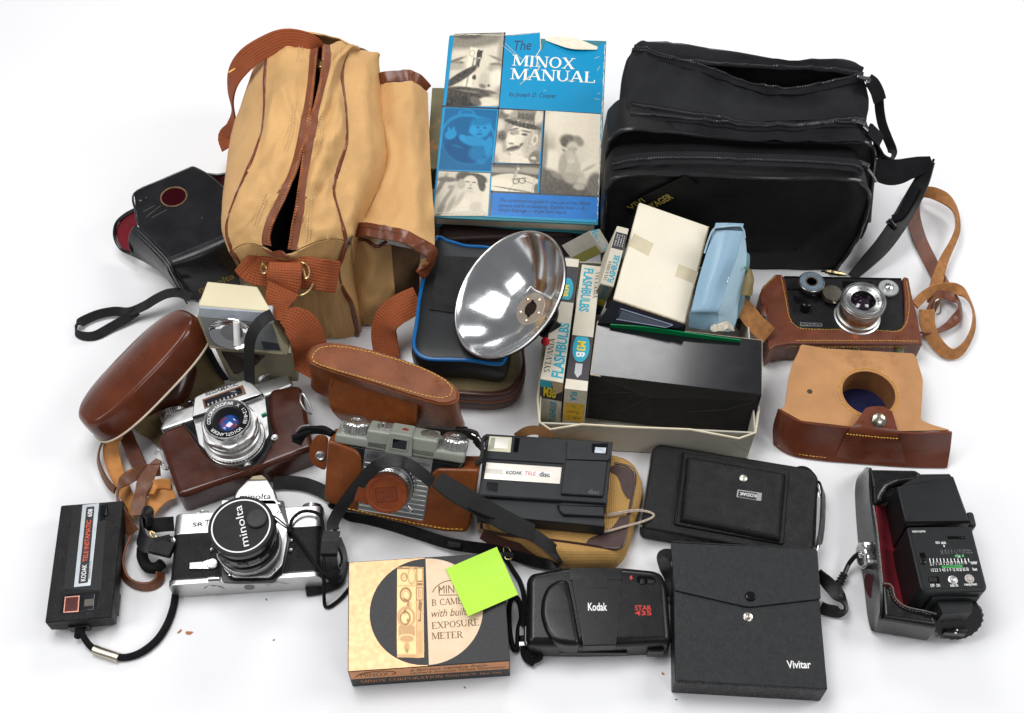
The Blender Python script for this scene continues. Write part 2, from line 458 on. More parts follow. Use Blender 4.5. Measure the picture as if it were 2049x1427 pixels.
# ------------------------------------------------------------------ materials
MT = {}
def mat(name, col, rough=.5, metal=0.0, spec=.5, bump=.0, bs=900, var=.12, vs=60, kind='noise', coat=0, col2=None, c2s=25, c2lo=.55, c2hi=.7, rvar=.12, trans=0, ior=1.45, uvs=None):
    """procedural material; bump: strength; bs: grain per metre; var: light and dark mottling; col2: worn patches"""
    if name in MT: return MT[name]
    m = bpy.data.materials.new(name); m.use_nodes = True; nt = m.node_tree; N = nt.nodes; L = nt.links
    b = N['Principled BSDF']; b.inputs['Metallic'].default_value = metal
    b.inputs['Specular IOR Level'].default_value = spec; b.inputs['IOR'].default_value = ior
    b.inputs['Coat Weight'].default_value = coat; b.inputs['Coat Roughness'].default_value = .12
    b.inputs['Transmission Weight'].default_value = trans
    tc = N.new('ShaderNodeTexCoord'); co = tc.outputs['Object']
    def nz(s, d=4, r=.55):
        n = N.new('ShaderNodeTexNoise'); n.inputs['Scale'].default_value = s; n.inputs['Detail'].default_value = d; n.inputs['Roughness'].default_value = r; L.new(co, n.inputs['Vector']); return n
    def ramp(src, lo, hi, a, c):
        n = N.new('ShaderNodeMapRange'); n.inputs[1].default_value = lo; n.inputs[2].default_value = hi; n.inputs[3].default_value = a; n.inputs[4].default_value = c; L.new(src, n.inputs[0]); return n.outputs[0]
    def mix(fac, a, c, mode='MIX'):
        n = N.new('ShaderNodeMix'); n.data_type = 'RGBA'; n.blend_type = mode
        if isinstance(fac, float): n.inputs[0].default_value = fac
        else: L.new(fac, n.inputs[0])
        for v, i in ((a, 6), (c, 7)):
            if isinstance(v, tuple): n.inputs[i].default_value = (*v[:3], 1)
            else: L.new(v, n.inputs[i])
        return n.outputs[2]
    base = (*col, 1)
    n1 = nz(vs, 5)
    dark = tuple(max(0, c*(1-var)) for c in col); lite = tuple(min(1, c*(1+var)) for c in col)
    c = mix(ramp(n1.outputs[0], .3, .7, 0, 1), dark, lite)
    if col2: c = mix(ramp(nz(c2s, 8, .65).outputs[0], c2lo, c2hi, 0, 1), c, tuple(col2))
    h = None
    if kind in ('weave', 'web'):
        uv = tc.outputs['UV']; ss = uvs or (3.2 if kind == 'weave' else 2.2)
        def wv(direction, sc):
            n = N.new('ShaderNodeTexWave'); n.wave_type = 'BANDS'; n.bands_direction = direction; n.inputs['Scale'].default_value = sc; n.inputs['Distortion'].default_value = .6; n.inputs['Detail Scale'].default_value = 2; L.new(uv, n.inputs['Vector']); return n.outputs['Fac']
        a, bb = wv('X', ss), wv('Y', ss*(1 if kind == 'weave' else .8))
        mt = N.new('ShaderNodeMath'); mt.operation = 'MULTIPLY' if kind == 'weave' else 'MAXIMUM'; L.new(a, mt.inputs[0]); L.new(bb, mt.inputs[1]); h = mt.outputs[0]
        c = mix(ramp(h, 0, 1, .22, 0), c, tuple(x*.42 for x in col))
    elif kind == 'leather':
        vo = N.new('ShaderNodeTexVoronoi'); vo.inputs['Scale'].default_value = bs; L.new(co, vo.inputs['Vector']); h = vo.outputs['Distance']
    elif kind == 'brushed':
        mp = N.new('ShaderNodeMapping'); mp.inputs['Scale'].default_value = (1, 40, 40); L.new(co, mp.inputs['Vector'])
        n = N.new('ShaderNodeTexNoise'); n.inputs['Scale'].default_value = bs; L.new(mp.outputs[0], n.inputs['Vector']); h = n.outputs[0]
    elif bump: h = nz(bs, 3).outputs[0]
    L.new(c, b.inputs['Base Color'])
    if kind == 'leather': rvar = max(rvar, .35)
    L.new(ramp(nz(vs*1.7, 6).outputs[0], .3, .7, max(.02, rough-rvar*rough), min(1, rough+rvar*rough)), b.inputs['Roughness'])
    if h is not None and bump:
        bp = N.new('ShaderNodeBump'); bp.inputs['Strength'].default_value = bump; bp.inputs['Distance'].default_value = .0006; L.new(h, bp.inputs['Height']); L.new(bp.outputs[0], b.inputs['Normal'])
        if coat: pass
    MT[name] = m; return m
BLK_LEATHER = mat('black leather', (.012, .012, .013), .33, spec=.28, bump=.25, bs=1500, kind='leather', var=.3)
BLK_GRAIN = mat('black grained leatherette', (.010, .010, .011), .45, spec=.25, bump=.75, bs=900, kind='leather', var=.25)
BLK_VINYL = mat('black vinyl', (.010, .010, .011), .4, spec=.25, bump=.4, bs=1300, kind='leather', var=.25)
BLK_PLASTIC = mat('black plastic', (.010, .010, .011), .36, spec=.3, bump=.12, bs=2500, var=.2)
BLK_MATT = mat('matt black plastic', (.014, .014, .015), .55, spec=.25, bump=.3, bs=2200, var=.2)
BLK_GLOSS = mat('gloss black plastic', (.006, .006, .007), .16, spec=.4, var=.2)
BLK_CLOTH = mat('black nylon', (.010, .010, .012), .7, spec=.2, bump=.8, kind='weave', uvs=2.6, var=.25)
BLK_CORD = mat('black cord', (.006, .006, .007), .75, spec=.2, bump=.6, bs=1600, var=.3)
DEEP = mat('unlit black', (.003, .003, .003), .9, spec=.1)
CHROME = mat('chrome', (.62, .62, .61), .17, 1, var=.06, rvar=.3)
SATIN = mat('satin chrome', (.53, .53, .525), .36, 1, var=.06, bump=.05, bs=3000)
ALU = mat('brushed aluminium', (.5, .5, .485), .36, 1, bump=.15, bs=60, kind='brushed', var=.06)
BRASS = mat('brass', (.62, .47, .22), .28, 1)
WHITE_INK = mat('white ink', (.8, .8, .78), .6, var=.03)
BLACK_INK = mat('black ink', (.02, .02, .022), .6)
RED_INK = mat('red ink', (.55, .03, .02), .5)
GLASS = mat('dark lens glass', (.006, .006, .012), .04, coat=1.0, spec=.8)
BROWN = mat('brown leather', (.085, .026, .012), .34, spec=.3, bump=.12, bs=1200, kind='leather', var=.22, coat=.15)
STRAP_BROWN = mat('worn brown strap leather', (.12, .042, .017), .45, bump=.3, bs=900, var=.3, vs=120, col2=(.3, .12, .035), c2s=90, c2lo=.58, c2hi=.68)
SUEDE = mat('tan suede leather', (.46, .22, .08), .85, bump=.5, bs=1500, var=.18, vs=50)
THREAD = mat('yellow thread', (.62, .36, .06), .7, var=.25, vs=300)

# ------------------------------------------------------------------ tracing helpers: a pixel ray meets a face of a placed thing
def crop(s, ox, oy): return lambda x, y: (x/s+ox, y/s+oy)
def _P(T, px, zl=0.0):
    a = T.I @ CAM; b = T.I @ W(px[0], px[1], -30.0); d = b-a; t = (zl-a.z)/d.z
    return a+d*t
def _xy(T, pts, z): return [(q.x, q.y) for q in (_P(T, p, z) for p in pts)]
Thing.P = _P; Thing.xy = _xy
def tpr(T, pts, z0, z1, r=0, seg=2, fl=0):
    q = T.xy(pts, z1)
    return prism(fillet(q, fl) if fl else q, z0, z1, r, seg)
Thing.pr = tpr
def ttx(T, s, a, b, h, z, **k):
    """lettering whose baseline middle runs from pixel a to pixel b"""
    p, q = T.P(a, z), T.P(b, z); d = q-p; sf = k.pop('serif', False)
    f = serif if sf else text
    return f(s, (p.x+q.x)/2, (p.y+q.y)/2, w=math.hypot(d.x, d.y), h=h, z=z, rz=math.degrees(math.atan2(d.y, d.x)), **k)
Thing.tx = ttx
def FP(k, pts, z):
    """pixels of a crop -> world points; z one value or one per point"""
    return [W(*k(x, y), (z[i] if isinstance(z, (list, tuple)) else z)) for i, (x, y) in enumerate(pts)]

# ------------------------------------------------------------------ setting: a white paper sweep
PAPER = mat('white paper', (.79, .79, .80), .8, spec=.2, var=.012, vs=4, bump=.05, bs=700)
prof = [(-150, 0), (-60, 0), (0, 0), (30, 0), (44, .2), (54, 1.6), (64, 5), (74, 10), (84, 16), (94, 24), (104, 34)]
solo('ground', None, None, patch([[(x, y, z) for x in (-260, -90, 0, 90, 260)] for y, z in prof], 3), PAPER, kind='structure')

# ------------------------------------------------------------------ pocket camera, front left
k = crop(2.853, 60, 850)
T = Thing('pocket_camera', 'slim black pocket camera lying flat with a silver label plate and a pink viewfinder window', 'camera', (-40.06, -25.04, 0), (0, 0, 5.1))
w, d, h = 5.99, 12.01, 2.77
T.part('body', join(boxz(-w/2, w/2, -d/2, d/2, .9, h, .16, 3), prism(rrect(w-.25, d-.3, .5), 0, 1.0, 0, 2, .6), boxz(w/2-.3, w/2+.02, -d/2+1, -d/2+3.2, .5, 1.9, .1)), BLK_GRAIN)
T.part('front_panel', T.pr([k(243, 468), k(440, 446), k(405, 945), k(190, 940)], h-.02, h+.03, .01), BLK_PLASTIC)
lp = T.part('label_plate', T.pr([k(300, 457), k(395, 447), k(345, 917), k(250, 928)], h+.03, h+.08, .02), mat('label silver', (.4, .43, .45), .4, .8))
T.part('label_strip', T.pr([k(322, 470), k(368, 465), k(330, 900), k(275, 908)], h+.08, h+.1, .01, fl=.1), BLACK_INK, lp)
T.part('lettering', T.tx('KODAK', k(303, 893), k(312, 798), .44, h+.1, bold=.012), WHITE_INK, lp)
T.part('lettering', T.tx('608', k(340, 525), k(345, 482), .44, h+.1, bold=.012), WHITE_INK, lp)
T.part('lettering', T.tx('TELE·INSTAMATIC', k(314, 782), k(337, 545), .44, h+.1, bold=.012), mat('orange red ink', (.75, .09, .03), .5), lp)
T.part('lettering', T.tx('MADE IN U.S.A.', k(338, 878), k(347, 778), .18, h+.08), BLACK_INK, lp)
sl = T.part('slide_button', join(T.pr([k(402, 460), k(442, 452), k(432, 545), k(398, 548)], h-.02, h+.06, .02), T.pr([k(420, 470), k(440, 467), k(436, 515), k(416, 517)], h, h+.3, .06)), BLK_GLOSS)
vf = T.part('viewfinder_frame', T.pr([k(190, 970), k(402, 950), k(385, 1060), k(170, 1083)], h-.02, h+.05, .02, fl=.3), BLK_GLOSS)
T.part('viewfinder_window', T.pr([k(205, 988), k(279, 982), k(272, 1062), k(197, 1068)], h+.04, h+.1, .03, fl=.08), mat('pink tinted window', (.2, .075, .07), .12, .6, var=.25, vs=60), vf)
T.part('window_rim', plate(T.xy([k(200, 983), k(284, 976), k(277, 1068), k(191, 1074)], h+.06), [T.xy([k(205, 988), k(279, 982), k(272, 1062), k(197, 1068)], h+.06)], h+.04, h+.09), mat('copper foil', (.6, .3, .22), .3, 1), vf)
T.part('lens_window', T.pr([k(308, 970), k(370, 962), k(362, 1055), k(302, 1060)], h+.03, h+.07, .03, fl=.08), GLASS, vf)
T.part('lens_bar', T.pr([k(312, 997), k(366, 992), k(361, 1032), k(308, 1037)], h+.06, h+.1, .02), mat('grey brown plastic', (.09, .075, .065), .5), vf)
T.part('strap_lug', prism(rrect(1.9, .5, .2, c=(-.3, -d/2-.0)), .7, 1.7, .1), BLK_GLOSS)
pz = lambda pts, z: T.L(FP(k, pts, z))
c1 = [(290, 1178), (312, 1225), (340, 1262), (375, 1290), (440, 1312), (510, 1331), (575, 1328), (650, 1298), (728, 1235), (785, 1150), (822, 1050), (836, 960), (842, 880)]
c2 = [(x-10*max(0, min(1, (x-500)/100)), y-9) for x, y in c1]
st = T.part('wrist_strap', join(tube(pz(c1, [1.2, .8, .4]+[.28]*10), .27), tube(pz(c2, [1.2, .8, .5]+[.55]*10), .25)), BLK_CORD)
T.part('strap_clip', tube(pz([(366, 1282), (400, 1296), (440, 1309), (508, 1331)], .42), .45, 10), mat('dull metal clip', (.55, .5, .42), .35, 1), st)
T.part('strap_knot', join(rbox(.9, .8, .7, .3, 3, tuple(pz([(285, 1178)], 1.1)[0])), rbox(.7, .9, .6, .28, 3, tuple(pz([(275, 1196)], .8)[0]))), BLK_CORD, st)

# ------------------------------------------------------------------ gold and black cardboard box, front
k = crop(4.459, 670, 1080)
T = Thing('camera_box', 'gold and black cardboard camera box printed with a big circle, under the green note', 'box', (-7.67, -30.53, 0), (0, 0, 4.0))
w, d, h = 14.32, 10.52, 3.85
CARD_BLK = mat('printed charcoal card', (.03, .03, .032), .5, spec=.35, var=.3, vs=900, col2=(.16, .15, .15), c2s=260, c2lo=.68, c2hi=.75)
GOLD = mat('gold foil card', (.62, .375, .19), .42, .4, var=.05, vs=120, bump=.06, bs=800, col2=(.42, .21, .06), c2s=22, c2lo=.62, c2hi=.9)
CREAM = mat('pale gold card', (.74, .56, .38), .55, .1, var=.05)
ORNG = mat('orange gold card', (.62, .26, .09), .45, .25, var=.1)
INK_BR = mat('brown ink', (.16, .07, .02), .5)
T.part('carton', join(boxz(-w/2, w/2, -d/2, d/2, 0, h, .1, 3)), CARD_BLK)
cx, cy = T.P(k(816, 632), h).x, T.P(k(816, 632), h).y; cr_ = 5.12
arc = lambda a0, a1, n=30: [(cx+cr_*math.cos(R(a0+(a1-a0)*i/n)), cy+cr_*math.sin(R(a0+(a1-a0)*i/n))) for i in range(n+1)]
pa = T.part('printed_panel', prism([(-w/2+.08, -d/2+.06), (cx, -d/2+.06)]+arc(270, 90)+[(cx, d/2-.08), (-w/2+.08, d/2-.08)], h-.02, h+.012), GOLD)
T.part('printed_panel', prism([(cx+.08, cy-cr_)]+arc(-89, 89)+[(cx+.08, cy+cr_)], h-.02, h+.012), CREAM)
z = h+.012
pic = T.part('printed_camera', join(T.pr([k(556, 262), k(600, 240), k(785, 245), k(798, 1010), k(775, 1056), k(590, 1050), k(553, 1000)], h-.01, z, fl=.4)), mat('gold ink', (.68, .41, .17), .4, .4, var=.3, vs=160, bump=.1))
def ring(c, r0, r1, a0=0, a1=360, n=24):
    g = Geo(); v = []
    for i in range(n+1):
        a = R(a0+(a1-a0)*i/n); v += [(c[0]+r0*math.cos(a), c[1]+r0*math.sin(a), 0), (c[0]+r1*math.cos(a), c[1]+r1*math.sin(a), 0)]
    return g.face(v, [(2*i, 2*i+1, 2*i+3, 2*i+2) for i in range(n)])
pc = lambda x, y: (T.P(k(x, y), z).x, T.P(k(x, y), z).y)
D, Lt, Md = .05, 1.0, .62
eng = [('r', .35, .5, .36, .49, 0, .93, .08), ('r', .86, .5, .13, .47, 0, .62, .1), ('r', .715, .52, .012, .46, 0, .15, .6), ('r', .35, .012, .5, .012, 0, .2, .6), ('r', .86, .085, .10, .07, 0, .95, .15), ('r', .86, .085, .115, .085, 0, .2, .0), ('r', .86, .085, .09, .068, 0, .9, .2), ('r', .86, .195, .11, .012, 0, .1, .3),
       ('o', .26, .115, .12, .045, 0, .25, .8), ('o', .22, .11, .05, .02, 0, .2, 1), ('e', .33, .10, .05, .012, 40, .3, .8), ('o', .55, .10, .14, .09, 0, .5, .5),
       ('r', .35, .215, .36, .004, 0, .2, .8), ('e', .32, .315, .22, .085, 0, .80, .4), ('o', .32, .315, .2, .075, 0, .18, 1), ('o', .34, .32, .13, .05, 0, .55, .8), ('e', .33, .315, .09, .036, 0, .98, .5), ('r', .34, .375, .1, .012, 10, .15, .8),
       ('r', .85, .305, .12, .075, 0, .3, .1), ('r', .85, .305, .095, .06, 0, .85, .2), ('r', .82, .30, .02, .05, 0, .2, .3), ('r', .89, .31, .015, .045, 0, .3, .3),
       ('e', .42, .43, .06, .025, 0, .3, .6), ('o', .45, .43, .08, .03, 0, .2, 1), ('e', .3, .49, .09, .016, -20, .15, .7), ('e', .27, .51, .05, .014, 40, .2, .7), ('r', .87, .44, .06, .06, 25, .15, .4),
       ('o', .3, .575, .18, .07, 0, .15, 1), ('e', .30, .58, .1, .04, 0, .95, .4), ('e', .4, .6, .05, .02, 0, .25, .6), ('o', .34, .565, .3, .105, 0, .45, .5), ('r', .87, .565, .02, .045, 0, .12, .4), ('r', .84, .60, .06, .008, 0, .12, .4),
       ('r', .36, .735, .31, .075, 0, .42, .12), ('e', .36, .80, .31, .04, 0, .45, .3), ('o', .36, .80, .31, .045, 0, .85, .6), ('e', .36, .89, .11, .05, 0, .45, .7), ('r', .36, .93, .05, .01, 30, .2, .8), ('r', .36, .93, .05, .01, -30, .2, .8), ('r', .84, .84, .09, .12, 0, .5, .5), ('r', .36, .985, .4, .02, 0, .45, .8)]
q4 = [T.P(k(*p), z) for p in ((557, 246), (790, 246), (797, 1052), (556, 1052))]
gq, cq = printed(q4, eng, (.10, .045, .012), (.74, .46, .21), 60, 150, .7, .07, .012)
ink(T.part('drawn_lines', gq, ink_material('engraving ink', .4, .4, .3), pic, flat=True), cq)
tx = join(T.tx('B CAMERA', k(862, 563), k(1240, 535), .62, z, serif=True), T.tx('with built-in', k(862, 660), k(1262, 634), .72, z, shear=.3), T.tx('EXPOSURE', k(862, 768), k(1288, 735), .62, z, serif=True), T.tx('METER', k(864, 860), k(1142, 845), .62, z, serif=True),
          T.tx('MINOX', k(925, 447), k(1200, 432), .8, z))
em = [pc(*q) for q in [(930, 495), (872, 470), (905, 420), (980, 375), (1080, 360), (1180, 372), (1250, 420), (1270, 460), (1200, 492), (930, 495)]]
tx.add(tube(spline([(a, b, z+.01) for a, b in em[1:7]], 6), .035, 6, raw=True)); tx.add(tube([(em[-2][0], em[-2][1], z+.01), (em[0][0], em[0][1], z+.01), (em[0][0]+.1, em[0][1]+.6, z+.01)], .035, 6, raw=True))
T.part('lettering', tx, INK_BR)
fr = lambda g: g.at(0, 0, 0, 90).at(0, -d/2, 0)      # local XY -> front face
T.part('front_band', fr(prism([(-w/2+.1, 1.95), (w/2-.1, 1.95), (w/2-.1, h-.1), (-w/2+.1, h-.1)], -.02, .012)), ORNG)
T.part('lettering', fr(join(text('MINOX', -4.9, 2.75, 2.5, .95, .012), text('a famous camera from', 1.7, 3.25, 6.8, .62, .012, shear=.3), text('camera famous West Germany', 2.5, 2.45, 8.6, .62, .012, shear=.3),
    tube(spline([(-6.6, 2.5, .02), (-6.0, 3.2, .02), (-4.8, 3.55, .02), (-3.6, 3.4, .02), (-3.0, 2.9, .02), (-3.4, 2.5, .02)], 5), .04, 6, raw=True))), mat('dark brown ink', (.07, .03, .012), .5))
T.part('lettering', fr(join(serif('MINOX CORPORATION', -2.6, 1.2, 7.4, .6, .002), text('Forest Hills 75 · New York', 3.9, 1.2, 5, .5, .002))), ORNG)

g = patch([[W(*k(x, y), z) for x, y, z in r] for r in [[(991, 260, 4.0), (1218, 162, 3.95), (1445, 65, 4.0)], [(1090, 472, 3.98), (1318, 374, 3.95), (1540, 278, 3.98)], [(1190, 683, 4.7), (1412, 588, 4.25), (1635, 490, 4.35)]]], 8)
g = solid(g, .02, 17, 17, False)
solo('sticky_note', 'bright green square sticky note stuck on the gold and black box', 'sticky note', g, mat('neon green paper', (.44, .78, .06), .7, var=.03, vs=10))

# ------------------------------------------------------------------ square black flap case, front right
k = crop(2.548, 1010, 860)
T = Thing('flap_case', 'square black leatherette case with a pointed snap flap and small white lettering', 'case', (21.42, -30.59, 0), (0, 0, -3.4))
w, d, h = 13.35, 13.32, 3.2
VIV = mat('black case leatherette', (.017, .018, .019), .45, spec=.3, bump=.45, bs=800, kind='leather', var=.25, vs=200)
T.part('body', boxz(-w/2, w/2, -d/2, d/2, 0, h, .14, 3), VIV)
T.part('edge_stitching', stitches([(-w/2+.3, -d/2-.005, h-.28), (w/2-.3, -d/2-.005, h-.28)], .3, .6, .035, 1, smooth=False), BLK_MATT)
q = T.xy([k(846, 576), k(1594, 612), k(1612, 862), k(1242, 905), k(866, 818)], h+.2)
fl = T.part('flap', join(prism(fillet(q, [.1, .1, .15, .5, .15]), h+.04, h+.24, .06), boxz(-w/2-.05, w/2+.05, d/2, d/2+.15, .2, h+.2, .06)), VIV)
p = T.P(k(1252, 850), h+.24)
T.part('snap_button', lathe([(.48, 0), (.48, .08), (.42, .16), (.2, .2)], 32).at(p.x, p.y, h+.24), BLK_GLOSS, fl)
p = T.P(k(1240, 955), h)
T.part('snap_socket', join(lathe([(.46, 0), (.46, .06), (.4, .1), (.26, .06), (.2, .05), (.17, .2), (.1, .24)], 32).at(p.x, p.y, h)), mat('worn nickel', (.5, .46, .42), .3, 1, col2=(.15, .1, .07), c2s=500))
T.part('lettering', T.tx('Vivitar', k(1438, 1197), k(1560, 1197), .72, h+.005, bold=.02), WHITE_INK)
pz = lambda pts, z: T.L(FP(k, pts, z))
T.part('carry_strap', ribbon(pz([(850, 640), (818, 640), (806, 655), (820, 705), (845, 760), (850, 850)], [2.6, 2.4, 2.2, 2.0, 1.6, 1.2]), 1.2, .18, [(-.3, -.4, .6)]*6), BLK_LEATHER)
T.part('carry_strap', ribbon(pz([(1596, 735), (1640, 775), (1690, 830), (1732, 880), (1738, 915), (1700, 928), (1640, 918), (1608, 905)], [1.6, 1.7, 1.7, 1.6, 1.3, .8, .7, .7]), 1.3, .2, [(.3, -.9, .25), (.4, -.9, .3), (.5, -.8, .35), (.8, -.5, .2), (.6, -.7, -.1), (-.1, -.9, .5), (-.1, -.9, .5), (-.1, -.9, .5)]), BLK_LEATHER)

# ------------------------------------------------------------------ compact camera, front middle
T = Thing('compact_camera', 'glossy black compact camera lying on its back with red and white lettering', 'camera', (7.90, -30.07, 0), (0, 0, -0.5))
w, d, h = 12.93, 7.1, 3.3
STARM = mat('satin black plastic', (.007, .007, .008), .27, spec=.35, var=.15, bump=.05, bs=3000)
px = [k(112, 770), k(135, 738), k(325, 702), k(600, 706), k(760, 722), k(800, 740), k(828, 800), k(850, 1070), k(840, 1095), k(600, 1108), k(400, 1112), k(130, 1108), k(108, 1080)]
out = fillet(T.xy(px, h-.6), .7)
T.part('body', join(prism(out, .5, h, .75, 5), prism([(x*.985, y*.97-.05) for x, y in out], 0, .55, 0, 2, .3)), STARM, angle=50)
lc = T.xy([k(330, 706), k(600, 710), k(568, 1102), k(398, 1105)], h)
T.part('lens_cover', prism(fillet(lc, .1), h-.9, h+.14, .1, 3), STARM)
T.part('cover_latch', T.pr([k(330, 708), k(600, 710), k(597, 764), k(524, 764), k(522, 805), k(412, 803), k(412, 762), k(332, 764)], h, h+.18, .03), STARM)
bl = T.xy([k(322, 770), k(270, 770), k(215, 805), k(187, 870), k(182, 950), k(205, 1030), k(245, 1088), k(300, 1106), k(388, 1108), k(350, 900)], h)
T.part('grip', prism(fillet(bl, .5, 3), h-1.4, h+.55, .5, 5), STARM, angle=60)
z = h+.145
T.part('lettering', T.tx('Kodak', k(424, 903), k(522, 903), .78, z, bold=.02), WHITE_INK)
T.part('lettering', join(T.tx('STAR', k(663, 908), k(748, 908), .5, h+.01, bold=.02), T.tx('435', k(663, 935), k(748, 935), .45, h+.01, bold=.02), T.pr([k(640, 745), k(650, 743), k(647, 752), k(655, 753), k(641, 770), k(643, 759), k(635, 758)], h-.02, h+.012)), RED_INK)
sw = T.part('flash_switch', T.pr([k(670, 755), k(690, 742), k(755, 748), k(773, 768), k(765, 785), k(700, 788), k(675, 778)], h-.02, h+.03, .02, fl=.3), DEEP)
T.part('switch_slider', join(T.pr([k(690, 760), k(712, 758), k(715, 785), k(690, 785)], h+.02, h+.16, .05), T.pr([k(728, 762), k(765, 765), k(763, 785), k(728, 784)], h+.02, h+.12, .05)), BLK_PLASTIC, sw)
T.part('base_door', join(boxz(-3.6, 2.6, -d/2-.12, -d/2+.6, 1.1, 1.7, .12), boxz(4.4, 5.9, -d/2-.06, -d/2+.5, .6, 2.0, .1)), BLK_GLOSS)
T.part('strap_lug', boxz(-w/2-.35, -w/2+.1, -2.8, -1.0, .5, 1.6, .15), BLK_GLOSS)
pz = lambda pts, z: T.L(FP(k, pts, z))
st = T.part('wrist_strap', join(
    tube(pz([(-8, 640), (30, 700), (75, 770), (98, 850), (98, 930), (95, 1010)], [.4, .4, .45, .6, .9, 1.0]), .24),
    tube(pz([(90, 1000), (80, 900), (60, 855), (30, 870), (22, 950), (30, 1060), (50, 1125), (64, 1100), (68, 1020), (85, 960)], [.9, .6, .4, .3, .3, .3, .3, .35, .5, .9]), .24),
    tube(pz([(95, 1110), (100, 1150), (130, 1180), (180, 1160), (160, 1130), (120, 1135), (115, 1170), (150, 1195)], [.9, .5, .5, .6, .9, .9, .5, .4]), .3)), BLK_CORD)
T.part('strap_clip', join(rbox(.75, 1.1, .5, .12, 2, tuple(pz([(92, 1030)], .9)[0]))), BLK_GLOSS, st)
T.part('strap_ferrule', rbox(.8, .42, .5, .08, 2, tuple(pz([(94, 1096)], .95)[0])), SATIN, st)

# ------------------------------------------------------------------ folding camera
T = Thing('folding_camera', 'closed black folding camera lying flat with a raised bed and tiny upside down nameplate', 'camera', (21.45, -18.45, 0), (0, 0, -11.3))
w, d, h = 16.48, 8.63, 2.42
T.part('body', prism(fillet(T.xy([k(752, 100), k(790, 78), k(1560, 205), k(1598, 250), k(1572, 650), k(1530, 660), k(705, 508), k(693, 480)], h-.4), .5), 0, h, .35, 4, .3), BLK_GRAIN, angle=50)
bd = T.part('bed_door', join(T.pr([k(905, 112), k(1452, 203), k(1422, 582), k(862, 480)], h-.02, h+.3, .12, 3, fl=.25), T.pr([k(930, 128), k(1438, 215), k(1408, 560), k(895, 455)], h+.2, h+.95, .6, 3, fl=.2)), BLK_GRAIN, angle=30)
z = h+.95
T.part('edge_rod', tube([tuple(T.P(k(910, 118), h+.3)), tuple(T.P(k(868, 476), h+.3))], .13, 10, raw=True), BLK_GLOSS, bd)
p = T.P(k(1216, 247), z); T.part('screw', join(lathe([(.38, 0), (.38, .06), (.25, .13), (.05, .14)], 24).at(p.x, p.y, z), boxz(-.3, .3, -.03, .03, .1, .145, 0).at(p.x, p.y, z, 0, 0, 30)), mat('old nickel screw', (.62, .6, .5), .35, 1), bd)
npl = T.part('nameplate', T.pr([k(1187, 304), k(1312, 322), k(1306, 364), k(1182, 343)], z-.02, z+.05, .02, fl=.1), SATIN, bd)
T.part('nameplate', T.pr([k(1193, 310), k(1288, 324), k(1282, 357), k(1188, 340)], z+.04, z+.07, .01, fl=.08), BLACK_INK, bd)
T.part('lettering', T.tx('KODAK', k(1283, 338), k(1197, 325), .36, z+.07, bold=.01), WHITE_INK, bd)
T.part('winding_knob', knurl(1.15, 0, .5, 26).at(w/2-1.6, d/2-.1, 1.5), BLK_GLOSS)
T.part('back_edge', tube([tuple(T.P(k(750, 112), h-.35)), tuple(T.P(k(695, 492), h-.35))], .1, 8, raw=True), CHROME)
pz = lambda pts, z: T.L(FP(k, pts, z))
hs = T.part('hand_strap', ribbon(pz([(1606, 285), (1622, 320), (1620, 450), (1608, 560), (1592, 600)], [1.8, 2.2, 2.4, 2.2, 1.8]), 1.3, .2, [(1, 0, .5)]*5), BLK_LEATHER)
for a, b in (((1600, 262), (1614, 345)), ((1608, 545), (1584, 640))):
    T.part('strap_buckle', join(tube(pz([a, b], 2.2), .09, 8, raw=True), tube(pz([(a[0]-12, a[1]), (b[0]-10, b[1])], 1.9), .08, 8, raw=True), tube(pz([a, (a[0]-12, a[1])], 2.0), .08, 8, raw=True)), CHROME, hs)
T.part('end_plate', tube(pz([(1590, 300), (1583, 480), (1578, 600)], [1.7, 1.7, 1.7]), .12, 8), CHROME)
T.part('lens_latch', boxz(-2.2, 1.0, -d/2-.08, -d/2+.2, .9, 1.35, .06), mat('blue black enamel', (.01, .012, .02), .25))

# ------------------------------------------------------------------ single lens reflex camera on its back
k = crop(5.254, 330, 940)
T = Thing('reflex_camera', 'silver and black reflex camera lying on its back with a black cap over the lens', 'camera', (-25.09, -23.44, 0), (0, 0, 3.9))
w, d, h = 14.2, 7.6, 2.9
yt = T.P(k(600, 440), h).y; y1 = T.P(k(92, 690), h).y; y0 = -d/2+.55
yb = -d/2
rr = rrect(w, h, .9, 5)
def slab(a, b, s=1.0, r=.08): return prism([(x*s, z*s) for x, z in rrect(w, h, .85, 5)], a, b, r, 2, r).at(0, 0, 0, 90).at(0, 0, h/2)   # along -y
def yslab(a, b, s=1.0, r=.06): return slab(-b, -a, s, r)
T.part('leather_covering', yslab(y0-.1, y1+.1, .985, 0), BLK_GRAIN)
tp = T.part('top_plate', yslab(y1+.06, 3.62, 1, .12), SATIN)
T.part('top_edge', yslab(y1, y1+.09, 1.004, .02), BLK_GLOSS)
T.part('bottom_plate', join(yslab(yb, y0, 1, .1)), SATIN)
T.part('bottom_edge', yslab(y0, y0+.09, 1.004, .02), BLK_GLOSS)
fb = lambda g: g.at(0, 0, 0, 90).at(0, yb, h/2)       # local XY -> underside (x right, y up = +z)
T.part('motor_cap', fb(join(prism(circ(.95, 30, (-3.1, -.15)), 0, .06, .03), ring((-3.1, -.15), .9, .96).at(0, 0, .07))), ALU)
T.part('tripod_socket', fb(join(ring((.2, -.05), .28, .5).at(0, 0, .03), prism(circ(.3, 20, (.2, -.05)), 0, .02))), mat('dark steel', (.2, .19, .18), .4, 1))
T.part('battery_cap', fb(join(prism(circ(.75, 30, (2.9, 0)), 0, .05, .02), ring((2.9, 0), .35, .6, 0, 300).at(0, 0, .06))), SATIN)
